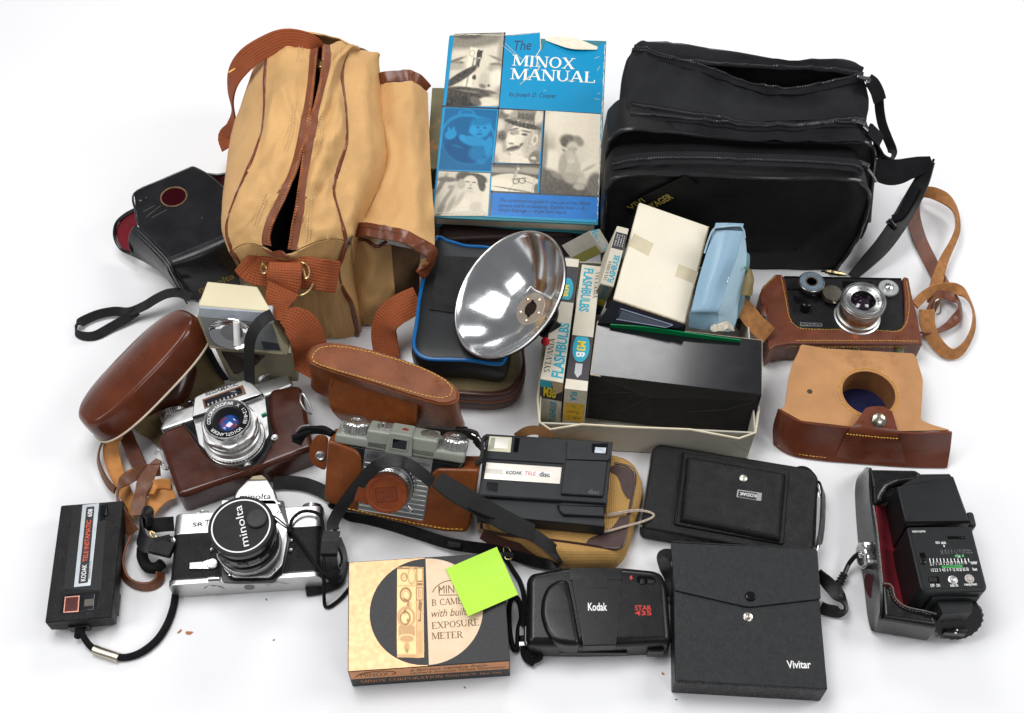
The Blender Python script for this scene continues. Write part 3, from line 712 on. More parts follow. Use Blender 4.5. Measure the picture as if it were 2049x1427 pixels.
T.part('lettering', fb(join(text('OFF', 2.0, .25, .4, .16, .01), text('ON', 3.8, .2, .3, .16, .01), text('BATT', 2.9, .6, .5, .16, .01))), BLACK_INK)
# prism housing
pr = T.xy([k(725, 290), k(760, 220), k(870, 110), k(1085, 108), k(1160, 230), k(1190, 330), k(1240, 340), k(1240, 400), k(720, 400)], h)
T.part('prism_housing', prism(fillet(pr, .15), .5, h+.35, .3, 3), SATIN, tp)
T.part('eyepiece', T.pr([k(870, 110), k(920, 60), k(1020, 48), k(1085, 105), k(1070, 120), k(880, 125)], .8, h-.1, .2), mat('worn beige rubber', (.36, .31, .2), .6, bump=.3))
T.part('lettering', T.tx('minolta', k(790, 285), k(1118, 280), .62, h+.36, bold=.012), BLACK_INK, tp)
T.part('lettering', join(T.tx('SR', k(290, 578), k(405, 572), .42, h+.01, bold=.02), T.tx('T', k(418, 565), k(470, 562), .75, h+.01), T.tx('101', k(490, 575), k(580, 570), .5, h+.01)), BLACK_INK, tp)
p = T.P(k(410, 410), h*.5)
T.part('rewind_knob', join(knurl(.95, 0, .45, 30, .05), lathe([(.7, .45), (.7, .6), (.4, .65)], 24)).at(0, 0, 0, -90).at(p.x, 3.6, h*.5), SATIN)
p = T.P(k(1550, 330), h*.5)
T.part('film_counter', join(lathe([(1.15, 0), (1.15, .35), (1.08, .4)], 30), lathe([(1.0, .4), (1.0, .6), (.9, .65)], 30)).at(0, 0, 0, -90).at(p.x, 3.6, h*.5), CHROME)
# lens mount
mo = T.xy([k(555, 925), k(600, 330), k(1170, 330), k(1300, 620), k(1290, 760), k(1240, 1020), k(1110, 1150), k(730, 1150), k(640, 1080)], h)
T.part('mirror_box', prism(fillet(T.xy([k(590, 1010), k(640, 330), k(1250, 330), k(1330, 700), k(1240, 1100), k(1130, 1180), k(760, 1190), k(600, 1180)], h), .2), h-.3, h+.12, .06), BLK_GLOSS)
mp = T.part('mount_plate', prism(fillet(mo, .3), h, h+.35, .1), SATIN)
for q in ((685, 1100), (1160, 1060)):
    p = T.P(k(*q), h+.36); T.part('screw', lathe([(.16, 0), (.16, .05), (.1, .08)], 16).at(p.x, p.y, h+.35), CHROME, mp)
zc = h+5.0; c = T.P(k(800, 590), zc)
LR = 2.86
LB = mat('black enamel lens barrel', (.01, .01, .01), .2, var=.1)
ln = T.part('lens_barrel', join(lathe([(2.9, h+.3), (2.9, h+.9)], 48, cap=False), lathe([(2.75, h+1.35), (2.98, h+1.4), (2.98, h+2.0), (2.7, h+2.1), (2.7, h+2.6), (2.98, h+2.7), (2.98, h+3.5), (2.75, h+3.55), (2.75, h+3.9), (LR+.02, h+4.0), (LR+.02, zc-.15)], 48)).at(c.x, c.y, 0), LB, angle=30)
T.part('aperture_ring', knurl(3.05, h+.85, h+1.4, 90, .03, .05).at(c.x, c.y, 0), SATIN, ln)
T.part('focus_grip', join(*[rbox(.95, .3, .7, .1, 2).at(0, 0, 0).at(2.95*math.sin(a), -2.95*math.cos(a), h+3.1, 0, 0, math.degrees(a)) for a in [2*math.pi*i/9 for i in range(9)]]).at(c.x, c.y, 0), LB, ln)
T.part('chrome_ring', lathe([(2.8, h+2.3), (2.83, h+2.36), (2.8, h+2.42)], 48, cap=False).at(c.x, c.y, 0), CHROME, ln)
cp = T.part('lens_cap', lathe([(LR+.06, zc-.35), (LR+.12, zc-.3), (LR+.12, zc-.02), (LR+.02, zc+.03), (LR-.22, zc+.03), (LR-.24, zc), (.01, zc)], 56).at(c.x, c.y, 0), BLK_MATT)
T.part('cap_ring', ring((c.x, c.y), LR-.3, LR-.17, n=56).at(0, 0, zc+.04), WHITE_INK, cp)
T.part('lettering', T.tx('minolta', k(845, 808), k(765, 382), .72, zc+.01, bold=.0), WHITE_INK, cp)
p = T.P(k(962, 505), zc+.3)
T.part('cap_keeper', lathe([(.95, -.3), (.95, -.08), (.88, 0), (.8, 0), (.78, -.02), (.01, -.02)], 32).at(p.x, p.y, zc+.3), mat('black rubber', (.02, .02, .02), .6), cp)
pz = lambda pts, z: T.L(FP(k, pts, z))
T.part('self_timer', join(T.pr([k(258, 975), k(395, 965), k(395, 1040), k(258, 1040)], h-.05, h+.28, .05), T.pr([k(390, 968), k(460, 940), k(500, 1040), k(390, 1040)], h-.05, h+.2, .05), lathe([(.52, h), (.52, h+.3), (.44, h+.36), (.1, h+.33)], 28).at(T.P(k(497, 985), h+.3).x, T.P(k(497, 985), h+.3).y, 0)), SATIN)
T.part('release_button', tube(pz([(460, 1155), (575, 1150)], h+.3), .32, 14, raw=True), CHROME)
for q in ((490, 838), (1330, 740), (1325, 840)):
    p = T.P(k(*q), h+.15); T.part('flash_socket' if q[0] > 600 else 'lens_lock', lathe([(.22, 0), (.22, .2), (.14, .3), (.02, .34)], 16).at(p.x, p.y, h), CHROME)
p = T.P(k(1205, 465), h); T.part('lock_lever', lathe([(.25, 0), (.25, .3), (.1, .4)], 16).at(p.x, p.y, h), CHROME)
T.part('strap_ring', join(tube(pz([(30, 760), (55, 710), (90, 720), (120, 790), (120, 850), (90, 870), (50, 830)], [1.8, 2.2, 2.4, 2.2, 1.8, 1.5, 1.5]), .1, 8, True)), CHROME)
# thin cord of the lens cap, over the right shoulder of the camera
T.part('cap_cord', join(tube(pz([(1050, 470), (1150, 490), (1230, 550), (1300, 610)], [8.1, 7.2, 5.2, 3.4]), .07, 6), tube(pz([(1050, 480), (1130, 500), (1200, 560), (1290, 620)], [8.1, 7.2, 5.2, 3.4]), .07, 6),
    rbox(.5, .7, .5, .2, 2, tuple(pz([(1310, 635)], 3.5)[0]), (0, 0, 20)),
    tube(pz([(1315, 620), (1340, 520), (1430, 445), (1540, 438), (1630, 480), (1660, 570), (1668, 760), (1672, 980), (1672, 1200), (1675, 1380), (1690, 1440), (1740, 1435), (1850, 1350), (1950, 1230)], [3.4, 3.5, 3.6, 3.6, 3.5, 3.4, 3.4, 3.4, 2.2, .5, .25, .25, .25, .3]), .17, 8),
    tube(pz([(1320, 650), (1400, 740), (1500, 880), (1620, 1040), (1720, 1110), (1850, 1130)], [3.4, 3.3, 3.3, 3.3, 3.2, 2.5]), .17, 8)), BLK_CORD)
# the neck strap of the same camera
k2 = crop(2.769, 580, 670); k3 = crop(2.798, 280, 720)
px2 = lambda pts, z: T.L(FP(k2, pts, z)); px3 = lambda pts, z: T.L(FP(k3, pts, z))
STR = BLK_LEATHER
T.part('neck_strap', ribbon(px2([(240, 1080), (240, 1040), (290, 950), (380, 830), (470, 735), (560, 700), (640, 710), (720, 760), (790, 820)], [3.4, 3.6, 4.5, 7, 9.6, 10.3, 10.2, 9.2, 8.0]), 1.15, .18, [(.3, -.3, .9)]*9), STR)
pad = T.part('shoulder_pad', ribbon(px2([(815, 800), (900, 860), (1060, 955), (1220, 1045), (1345, 1095)], [8.0, 7.6, 6.8, 5.4, 4.4]), [1.6, 1.9, 1.9, 1.9, 1.6], .35, (.35, -.35, .87)), mat('black pad vinyl', (.008, .009, .008), .45, spec=.22, bump=.2, bs=1500))
T.part('pad_slot', ribbon(px2([(985, 960), (1060, 1000), (1135, 1020)], [7.5, 7.0, 6.6]), [.1, .3, .1], .1, (.35, -.35, .87)), DEEP, pad)
T.part('neck_strap', ribbon(px2([(1300, 1085), (1380, 1130), (1450, 1185), (1500, 1240), (1490, 1280), (1420, 1270), (1330, 1250), (1220, 1215)], [4.4, 3.8, 3.0, 2.0, 1.2, .9, .9, 1.0]), 1.2, .2, [(.4, -.5, .8), (.5, -.5, .7), (.6, -.6, .5), (.9, -.4, .2), (.5, -.8, -.2), (-.1, -.85, .5), (-.1, -.85, .5), (-.1, -.85, .5)]), STR)
T.part('neck_strap', ribbon(px2([(1215, 1215), (1100, 1190), (960, 1170), (860, 1150), (700, 1100), (560, 1055), (430, 1020), (330, 1000), (290, 960)], [1.1, 1.2, 1.2, 1.1, .8, .7, .6, .6, .8]), 1.2, .22, (-.1, -.8, .6)), STR)
for q_, w_ in (((915, 1160), 1.3), ((1215, 1215), 1.0)): T.part('strap_keeper', rbox(w_, .5, 1.5, .1, 2, tuple(px2([q_], 1.2)[0]), (30, 0, -12)), BLK_MATT)
T.part('strap_buckle', tube(px2([(1185, 1175), (1215, 1185), (1230, 1235), (1195, 1240)], 1.6), .08, 8, True), mat('old brass', (.5, .4, .2), .3, 1))
T.part('neck_strap', ribbon(px3([(745, 690), (830, 688), (930, 700), (1030, 740), (1100, 790), (1115, 840), (1090, 905), (1090, 960)], [.6, .6, .7, .8, 1.0, 1.4, 2.2, 3.0]), 1.4, .2, [(0, -.4, .9), (0, -.5, .8), (0, -.6, .8), (.3, -.7, .6), (.6, -.6, .5), (.9, -.2, .3), (.9, -.2, .3), (.6, -.4, .5)]), STR)
T.part('neck_strap', ribbon(px3([(1075, 960), (1060, 1040), (1058, 1120), (1070, 1180), (1110, 1210), (1140, 1160), (1140, 1090), (1110, 1010)], [3.6, 3.7, 3.4, 2.8, 1.6, 1.2, 1.6, 2.6]), 1.6, .25, [(0, 0, 1), (0, 0, 1), (0, -.1, 1), (0, -.6, .8), (.6, -.6, .3), (1, -.1, .2), (1, 0, .2), (1, 0, .2)]), STR)
T.part('strap_keeper', rbox(1.6, 1.3, .8, .15, 2, tuple(px3([(1060, 1060)], 3.8)[0]), (0, 0, -3)), BLK_MATT)
T.part('neck_strap', ribbon(px3([(1150, 1130), (1120, 1230), (1060, 1270), (990, 1290), (930, 1300)], [.6, .5, .4, .4, .4]), .9, .2, (0, -.5, .9)), STR)
# left end of the strap: lug, bunch and buckle
T.part('neck_strap', ribbon(px3([(190, 918), (130, 922), (75, 925), (30, 900), (15, 865), (35, 850), (52, 885), (60, 930)], [2.6, 2.6, 2.4, 2.2, 2.6, 3.0, 2.8, 2.4]), 1.4, .2, [(0, -.6, .8), (0, -.6, .8), (0, -.6, .8), (-.6, -.6, .6), (-1, 0, .3), (0, .3, 1), (1, 0, .3), (.9, -.2, .3)]), STR)
T.part('neck_strap', ribbon(px3([(10, 870), (5, 940), (12, 1010), (50, 1040), (110, 1035), (175, 1020)], [2.4, 2.6, 2.8, 3.0, 3.0, 2.6]), 1.5, .2, [(-.8, -.4, .4), (-.8, -.4, .4), (-.4, -.5, .8), (0, -.4, .9), (0, -.4, .9), (0, -.4, .9)]), STR)
T.part('strap_pad', tube(px3([(15, 1050), (15, 1110), (45, 1160), (90, 1165), (125, 1140)], [1.2, 1.0, .9, .9, 1.2]), .55, 10), BLK_CORD)
T.part('strap_keeper', rbox(2.2, 1.5, .8, .2, 2, tuple(px3([(125, 1055)], 2.8)[0]), (0, 0, -18)), BLK_VINYL)
T.part('strap_buckle', tube(px3([(60, 960), (88, 975), (85, 1000), (62, 985)], 3.0), .08, 8, True), BRASS)

# ------------------------------------------------------------------ camera in its dark brown half case
k = crop(2.798, 280, 720)
h = 3.4
HC = Thing('leather_half_case', 'shiny dark brown leather half case holding the camera with the blue glinting lens', 'camera case', (-27.7, -11.9, 0), (0, 0, 21.7))
CASEB = mat('polished brown leather', (.055, .0145, .007), .2, spec=.42, bump=.04, bs=1200, kind='leather', var=.25, vs=40, coat=.1)
z = h
o = HC.xy([k(100, 440), k(140, 385), k(235, 352), k(262, 358), k(300, 420), k(350, 490), k(420, 555), k(500, 590), k(600, 600), k(680, 560), k(730, 470), k(745, 410), k(720, 330), k(718, 190), k(740, 160), k(880, 138), k(905, 155), k(970, 480), k(955, 500), k(640, 620), k(240, 760), k(210, 755)], h)
HC.part('shell', prism(fillet(o, .35, 4), 0, h, .5, 5, .3), CASEB, angle=50)
HC.part('edge_binding', tube([(x, y, h-.12) for x, y in HC.xy([k(240, 352), k(300, 420), k(350, 490), k(420, 555), k(500, 592), k(600, 602), k(680, 562), k(730, 470), k(742, 400)], h)], .14, 8), mat('black edge', (.012, .01, .01), .4))
pz = lambda pts, z: HC.L(FP(k, pts, z))
HC.part('strap_lug', join(tube(pz([(85, 530), (100, 503), (118, 520), (140, 575), (142, 610), (125, 600)], 3.0), .13, 8), rbox(.35, 1.5, .3, .12, 2, tuple(pz([(130, 590)], 2.6)[0]), (0, 0, 25))), SATIN)
HC.part('strap_lug', join(tube(pz([(905, 190), (900, 235), (935, 290), (965, 300), (950, 250), (920, 200)], [3.6, 3.6, 3.2, 2.8, 3.2, 3.6]), .1, 8, True)), SATIN)
HC.part('strap_ring', tube(pz([(875, 400), (905, 372), (950, 370), (975, 385)], [4, 4.4, 4.4, 4]), .1, 8), SATIN)
HC.part('case_screw', knurl(.45, 0, .5, 20).at(0, 0, 0, 90).at(*HC.P(k(600, 580), h)[:2], h+.1), SATIN)
p = HC.P(k(755, 437), h); HC.part('snap_socket', lathe([(.34, 0), (.34, .1), (.2, .05), (.12, .2)], 20).at(p.x, p.y, h-.02), SATIN)
T = Thing('viewfinder_camera', 'chrome camera with a blue glinting lens, sitting in the shiny dark brown half case', 'camera', (-27.7, -11.9, 0), (0, 0, 21.7))
tp = T.part('top_plate', T.pr([k(112, 385), k(150, 290), k(300, 250), k(640, 130), k(830, 70), k(860, 140), k(720, 200), k(310, 335), k(130, 395)], .4, h-.3, .25, 3, fl=.3), SATIN)
T.part('body', T.pr([k(130, 395), k(860, 150), k(900, 420), k(240, 700)], .3, h-.35, .2, 3), BLK_GRAIN)
T.part('front_plate', T.pr([k(300, 335), k(700, 190), k(722, 420), k(610, 600), k(430, 560), k(330, 470)], h-.5, h+.05, .06, fl=.2), SATIN)
T.part('front_shadow_plate', T.pr([k(270, 380), k(300, 338), k(330, 470), k(430, 560), k(610, 600), k(725, 430), k(745, 470), k(620, 625), k(410, 580), k(300, 480)], h-.6, h-.1, .05), BLK_GLOSS)
ph = T.part('prism_housing', T.pr([k(292, 320), k(305, 210), k(365, 180), k(600, 104), k(692, 190), k(680, 200), k(640, 205)], 1.2, h+.7, .12, 3, fl=.12), SATIN)
T.part('housing_edge', tube([tuple(T.P(k(*q), h+.6)) for q in ((296, 330), (500, 262), (690, 192))], .12, 8), BLK_GLOSS, ph)
wn = T.part('meter_window', T.pr([k(348, 222), k(575, 140), k(596, 190), k(362, 275)], h+.6, h+.73, .02), mat('rusty window rim', (.16, .06, .02), .7, var=.5, vs=300))
T.part('window_glass', T.pr([k(358, 228), k(562, 152), k(580, 188), k(370, 268)], h+.7, h+.76, .02), GLASS, wn)
T.part('meter_scale', join(*[T.pr([k(378+i*22, 246-i*8), k(386+i*22, 243-i*8), k(389+i*22, 255-i*8), k(381+i*22, 258-i*8)], h+.75, h+.775) for i in range(8)]), mat('grey ink', (.4, .4, .4), .5), wn)
T.part('lettering', T.tx('BESSAMATIC', k(367, 194), k(548, 134), .42, h+.71, bold=.02), BLACK_INK, ph)
zc = h+4.3; c = T.P(k(489, 330), zc)
def ws(r, z0, z1, n=60, dep=.025): return knurl(r, z0, z1, n, dep, .04)
ln = T.part('lens_barrel', lathe([(3.0, h), (3.0, h+.5), (2.9, h+.55), (2.9, h+1.2), (2.75, h+1.25), (2.75, h+1.9), (2.6, h+2.0), (2.6, h+2.2)], 56).at(c.x, c.y, 0), SATIN, angle=30)
T.part('knurled_ring', join(ws(3.02, h+.65, h+1.1), ws(2.72, h+2.2, h+2.7, 70)).at(c.x, c.y, 0), ALU, ln)
T.part('scalloped_ring', lathe([(2.45, h+2.6), (2.62, h+2.7), (2.62, h+3.3), (2.5, h+3.4)], 90, lambda i, j: 1+.05*max(0, math.cos(i*2*math.pi/90*7)) if j in (1, 2) else 1).at(c.x, c.y, 0), SATIN, ln)
fr_ = T.part('front_ring', lathe([(2.25, h+3.3), (2.3, zc-.1), (2.25, zc), (2.12, zc)], 56, cap=False).at(c.x, c.y, 0), CHROME, ln)
T.part('name_ring', lathe([(2.13, zc-.02), (1.45, zc-.1), (1.35, zc-.1)], 56, cap=False).at(c.x, c.y, 0), BLK_GLOSS, ln)
T.part('inner_cone', lathe([(1.36, zc-.1), (.98, zc-.7), (.98, zc-.9)], 48, cap=False).at(c.x, c.y, 0), BLK_MATT, ln)
gl = mat('blue coated lens', (.02, .09, .35), .06, .3, coat=1, var=.6, vs=130, col2=(.25, .06, .09), c2s=110, c2lo=.5, c2hi=.6)
T.part('glass', lathe([(.98, zc-.85), (.8, zc-.68), (.5, zc-.58), (.2, zc-.54), (.001, zc-.53)], 40).at(c.x, c.y, 0), gl, ln)
def arctext(s, r, a0, a1, hh, wch):
    g = Geo()
    for i, ch in enumerate(s):
        if ch == ' ': continue
        a = R(a0+(a1-a0)*i/(len(s)-1)); g.add(text(ch, r*math.cos(a), r*math.sin(a), None, hh*(.35 if ch in '-.' else 1), 0, math.degrees(a)-90))
    return g
rz_ = -21.7
T.part('lettering', join(arctext('COLOR-SKOPAR X', 1.77, 196+rz_, 62+rz_, .34, .3), arctext('1:2.8/50', 1.77, 40+rz_, -14+rz_, .34, .3), arctext('VOIGTLÄNDER', 1.77, -38+rz_, -135+rz_, .34, .3)).at(c.x, c.y, zc-.02), WHITE_INK, ln)
p = T.P(k(695, 310), h+1.6); T.part('green_index', rbox(.5, .25, .5, .05, 1, tuple(p), (0, 0, 10)), mat('green enamel', (.01, .2, .09), .4), ln)
p = T.P(k(742, 85), 2.0); T.part('advance_dial', join(knurl(1.6, 0, .75, 36, .06), lathe([(1.2, .75), (1.1, .95), (.3, 1.0)], 30)).at(0, 0, 0, -78).at(p.x, p.y-.6, 2.0), SATIN)
p = T.P(k(185, 300), 2.0); T.part('rewind_dial', knurl(1.3, 0, .8, 36, .06).at(0, 0, 0, -80).at(p.x, p.y-.6, 1.9), SATIN)
p = T.P(k(282, 248), 2.6); T.part('release_button', lathe([(.28, 0), (.28, .7), (.36, .75), (.36, .95), (.2, 1)], 20).at(0, 0, 0, -90).at(p.x, p.y-.6, 2.6), CHROME)
p = T.P(k(405, 505), h+.5); T.part('lens_lever', rbox(.6, .5, .5, .1, 2, tuple(p), (0, 0, 20)), SATIN)
p = T.P(k(590, 535), h+.5); T.part('sync_lever', rbox(1.0, .6, .5, .15, 2, tuple(p), (0, 0, 20)), BLK_GLOSS)

# ------------------------------------------------------------------ grey topped camera leaning back in its tan half case
k = crop(4.454, 600, 820)
LOC, ROT = (-11.19, -18.40, 5.08), (52.5, 5.2, -7.8)
TAN = mat('saddle brown leather', (.165, .044, .010), .3, spec=.45, bump=.14, bs=1000, kind='leather', var=.25, vs=40, col2=(.26, .1, .028), c2s=45, c2lo=.58, c2hi=.8)
HC = Thing('leather_half_case', 'saddle brown leather half case with yellow seam, holding the grey topped camera', 'camera case', LOC, ROT)
o = HC.xy([k(250, 275), k(330, 300), k(500, 365), k(545, 420), k(552, 560), k(535, 700), k(515, 895), k(1098, 992), k(1160, 640), k(1172, 570), k(1230, 528), k(1600, 535), k(1515, 1050), k(1480, 1098), k(1300, 1092), k(1000, 1040), k(440, 900), k(240, 830), k(215, 780)], .15)
HC.part('shell', prism(fillet(o, .3, 3), -3.3, .15, .25, 3, .2), TAN, angle=50)
HC.part('seam', stitches([(p.x, p.y, .18) for p in (HC.P(k(*q), .18) for q in ((430, 882), (600, 920), (900, 985), (1150, 1035), (1330, 1062), (1485, 1065)))], .42, .7, .06), THREAD)
sf = HC.part('side_flap', HC.pr([k(250, 245), k(150, 225), k(95, 300), k(78, 400), k(105, 490), k(230, 552)], -1.9, -1.6, .1, fl=.5), TAN)
p = HC.P(k(185, 410), -1.6); HC.part('snap', lathe([(.5, 0), (.5, .08), (.36, .14), (.26, .06), (.2, .05), (.14, .18), (.05, .2)], 28).at(p.x, p.y, -1.6), SATIN, sf)
pz = lambda pts, z: HC.L(FP(k, pts, z))
HC.part('carry_strap', join(ribbon(pz([(295, 235), (250, 200), (150, 180), (60, 190), (10, 230), (-30, 300)], [7.5, 7.3, 6.8, 6.2, 5.6, 5]), 1.0, .3, (0, -.5, .85)), tube(pz([(300, 215), (200, 165), (90, 190), (-60, 250)], [7.3, 6.9, 6.4, 5.4]), .3, 8)), BLK_CORD)
HC.part('carry_strap', ribbon(pz([(1570, 490), (1620, 430), (1625, 330), (1605, 260), (1540, 225), (1440, 200), (1340, 205), (1250, 190), (1120, 180)], [6.5, 6.7, 6.8, 6.6, 6.4, 6.2, 6.0, 5.6, 5.2]), [1.0, 1.4, 1.6, 1.6, 1.3, 1.1, 1.1, 1.0, .8], .3, [(.8, -.3, .5), (.9, -.3, .4), (.8, -.3, .5), (.4, -.4, .8), (0, -.4, .9), (0, -.4, .9), (0, -.4, .9), (0, -.4, .9), (0, -.4, .9)]), mat('black brown webbing', (.016, .012, .01), .8, bump=.8, kind='web', uvs=2))
HC.part('frayed_end', join(*[tube(pz([(1400+i*9, 190+(i % 3)*6), (1395+i*12, 165-(i*7 % 11)), (1415+i*11, 150+(i*5 % 23))], [6.3, 6.7, 6.8]), .09, 5) for i in range(8)]), BLK_CORD)
HC.part('strap_lug', tube(pz([(288, 275), (290, 232)], 6.9), .1, 8, raw=True), SATIN)
HC.part('strap_ring', tube(pz([(1535, 215), (1590, 250), (1640, 330), (1645, 350)], [6.9, 7, 7, 6.9]), .09, 8), CHROME)

T = Thing('pony_camera'.replace('pony_', 'grey_topped_'), 'grey topped camera leaning back, with a red brown cap over its lens', 'camera', LOC, ROT)
GREYT = mat('sage grey enamel', (.22, .235, .20), .28, var=.06, bump=.04, bs=1500)
yt = 3.25
X = lambda px, zl=0: T.P(k(*px), zl).x
T.part('body', boxz(-6.3, 6.3, -3.9, yt+.1, -3.0, -.12, .6, 4), BLK_GLOSS)
tp = T.part('top_plate', join(boxz(-6.25, 6.25, yt, yt+1.05, -3.0, .0, .3, 3), boxz(-3.3, 3.5, yt, yt+1.95, -2.7, .0, .25, 3), prism(fillet([(-1.35, yt-.05), (1.25, yt-.05), (1.05, yt+2.15), (-1.1, yt+2.15)], .2), -2.3, .22, .12, 3)), GREYT, angle=50)
vf = T.part('viewfinder_window', rbox(1.45, 1.0, .1, .06, 2, (-.05, yt+1.12, .2)), GLASS, tp)
T.part('viewfinder_frame', plate([(-.85, yt+.52), (.76, yt+.52), (.76, yt+1.72), (-.85, yt+1.72)], [[(-.72, yt+.64), (.63, yt+.64), (.63, yt+1.6), (-.72, yt+1.6)]], .2, .29), GREYT, vf)
up = lambda g, x, y, z: g.at(0, 0, 0, -90).at(x, y, z)
for px, nm in (((500, 130), 'rewind_knob'), ((1380, 305), 'winding_knob')):
    x = X(px, -1.5); kb = T.part(nm, up(join(knurl(1.28, 0, 1.0, 26, .1, .12), lathe([(1.16, .98), (1.1, 1.08), (.5, 1.1), (.45, 1.0), (.01, 1.0)], 36)), x, yt+1.05, -1.5), mat('cast aluminium', (.72, .72, .69), .28, 1, var=.08))
    T.part('knob_slot', up(boxz(-.28, .28, -.12, .12, 1.08, 1.16, .03), x, yt+1.05, -1.5), SATIN, kb)
x = X((770, 160), -1.4); T.part('counter_dial', up(lathe([(.85, 0), (.85, .1), (.75, .14)], 30), x, yt+1.95, -1.4), ALU)
x = X((735, 170), -1.0); T.part('release_button', up(lathe([(.28, 0), (.28, .65), (.2, .7)], 20), x, yt+1.95, -.9), CHROME)
x = X((1155, 240), -1.4); T.part('shoe_disc', up(join(lathe([(.85, 0), (.85, .1), (.75, .14)], 30), boxz(-.1, .1, -.1, .1, .1, .35, .03)), x, yt+1.95, -1.4), mat('dulled aluminium', (.3, .29, .25), .4, 1))
x = X((940, 185), -1.0); T.part('red_dot', up(lathe([(.32, 0), (.3, .03)], 20), x, yt+2.15, -1.1), mat('dark red enamel', (.2, .02, .015), .4), tp)
a = 3.25
fp = T.part('face_plate', boxz(-a, a, -a, a, -.2, .05, .04, 2), SATIN)
gr = Geo()
for i in range(11):
    y = 1.9-i*.5
    gr.add(boxz(-3.1, 3.1, y-.04, y+.04, .04, .075, 0))
T.part('white_lines', gr, WHITE_INK, fp)
T.part('lettering', join(text('KODAK', -2.35, 2.65, 1.2, .36, .05), text('CAMERA', 2.3, 2.65, 1.5, .36, .05)), BLACK_INK, fp)
T.part('lettering', text('PONY 135', .0, 2.6, 2.5, .55, .05), RED_INK, fp)
c = T.P(k(770, 755), 3.0); cx, cy = c.x, c.y
ln = T.part('lens_barrel', lathe([(2.45, .05), (2.45, .5), (2.3, .55), (2.3, 1.3), (2.15, 1.35), (2.15, 1.9), (2.05, 2.0), (2.05, 2.4)], 48).at(cx, cy, 0), mat('dark satin steel', (.3, .31, .31), .3, 1), angle=30)
T.part('scale_ring', lathe([(2.32, .7), (2.36, .75), (2.36, 1.2), (2.3, 1.25)], 48, cap=False).at(cx, cy, 0), BLK_GLOSS, ln)
T.part('scale_marks', join(*[rbox(.05, .2, .1, 0, 1, (2.37*math.cos(q), 2.37*math.sin(q), .98), (0, 0, 0)) for q in [R(10*i) for i in range(36)]]).at(cx, cy, 0), WHITE_INK, ln)
T.part('focus_ring', knurl(2.12, 1.9, 2.3, 40, .03).at(cx, cy, 0), SATIN, ln)
T.part('lens_lever', tube(T.L(FP(k, [(960, 860), (1000, 905)], 5.2)), .16, 8, raw=True), CHROME, ln)
REDL = mat('red brown cap leather', (.19, .043, .013), .45, spec=.25, bump=.12, bs=900, var=.2, vs=80)
lc = T.part('lens_cap', lathe([(1.98, 1.9), (2.0, 2.9), (1.92, 3.05), (1.62, 3.05), (1.58, 3.0), (.01, 3.0)], 48).at(cx, cy, 0), REDL)
T.part('cap_tab', rbox(1.4, 1.5, .2, .09, 2, (cx-2.2, cy-.9, 2.2), (0, 0, -10)), REDL, lc)
T.part('embossed_frame', plate([(-1, -.72), (1, -.72), (1, .72), (-1, .72)], [[(-.93, -.65), (.93, -.65), (.93, .65), (-.93, .65)]], 3.0, 3.04).at(cx, cy, 0, 0, 0, 15), mat('dark embossing', (.12, .022, .01), .5), lc)
T.part('lettering', join(text('CHUTES', 0, .28, 1.6, .42, 3.0, bold=.01), text('LENS', 0, -.32, 1.4, .42, 3.0, bold=.01)).at(cx, cy, 0, 0, 0, 15), MT['dark embossing'], lc)

# front cover of that case, lying behind it
k = crop(6.026, 590, 670)
T = Thing('case_cover', 'saddle brown oval case front with yellow stitching lying behind the grey topped camera', 'camera case', W(750, 790, 0))
zt = 8.2
px = [k(150, 260), k(170, 190), k(250, 115), k(420, 88), k(700, 125), k(1100, 230), k(1500, 370), k(1800, 520), k(1950, 650), k(1965, 740), k(1910, 800), k(1750, 815), k(1400, 720), k(1000, 590), k(600, 470), k(350, 390), k(200, 325)]
o = T.xy(px, zt); o2 = [(q.x, q.y) for q in spline([(x, y, 0) for x, y in o], 4, True)]
cxx = sum(p[0] for p in o2)/len(o2); cyy = sum(p[1] for p in o2)/len(o2)
wall = loft([[(cxx+(x-cxx)*s, cyy+(y-cyy)*s, z) for x, y in o2[::2]] for z, s in ((2.6, 1.03), (2.7, 1.06), (4.5, 1.02), (zt-.8, 1.0), (zt-.2, 1.0), (zt, .97))], 1, 2)
T.part('shell', wall, TAN, angle=60)
T.part('top_binding', tube([(cxx+(x-cxx)*1.004, cyy+(y-cyy)*1.004, zt-.3) for x, y in o2[::2]], .1, 8, True, 1), TAN)
T.part('seam', stitches([(cxx+(x-cxx)*.925, cyy+(y-cyy)*.85, zt+.02) for x, y in o2], .4, .68, .05, 1, True), THREAD)
nz = [T.L(FP(k, pts, z)) for pts, z in (([(440, 440), (520, 445), (800, 530), (1100, 625), (1400, 725), (1500, 780)], 7.0), ([(420, 730), (500, 760), (800, 860), (1100, 950), (1380, 1040), (1470, 1060)], 4.6), ([(470, 900), (560, 930), (800, 1010), (1100, 1080), (1360, 1120), (1440, 1110)], 3.2), ([(620, 1050), (680, 1060), (820, 1110), (1050, 1140), (1300, 1150), (1380, 1140)], 1.2))]
T.part('nose', patch(nz, 4, thick=.3), TAN, angle=60)
T.part('seam', stitches([p+Vector((0, -.03, .05)) for p in T.L(FP(k, [(480, 742), (700, 815), (950, 890), (1200, 960), (1410, 1015)], [4.75, 4.7, 4.7, 4.7, 4.75]))], .33, .62, .045), THREAD)
T.part('side_piece', join(*[tube(T.L(FP(k, q, z)), .06, 6) for q, z in (([(490, 450), (440, 600), (420, 725)], [7.2, 6, 4.8]), ([(470, 455), (460, 600), (440, 720)], [7.25, 6, 4.8]))]), TAN)

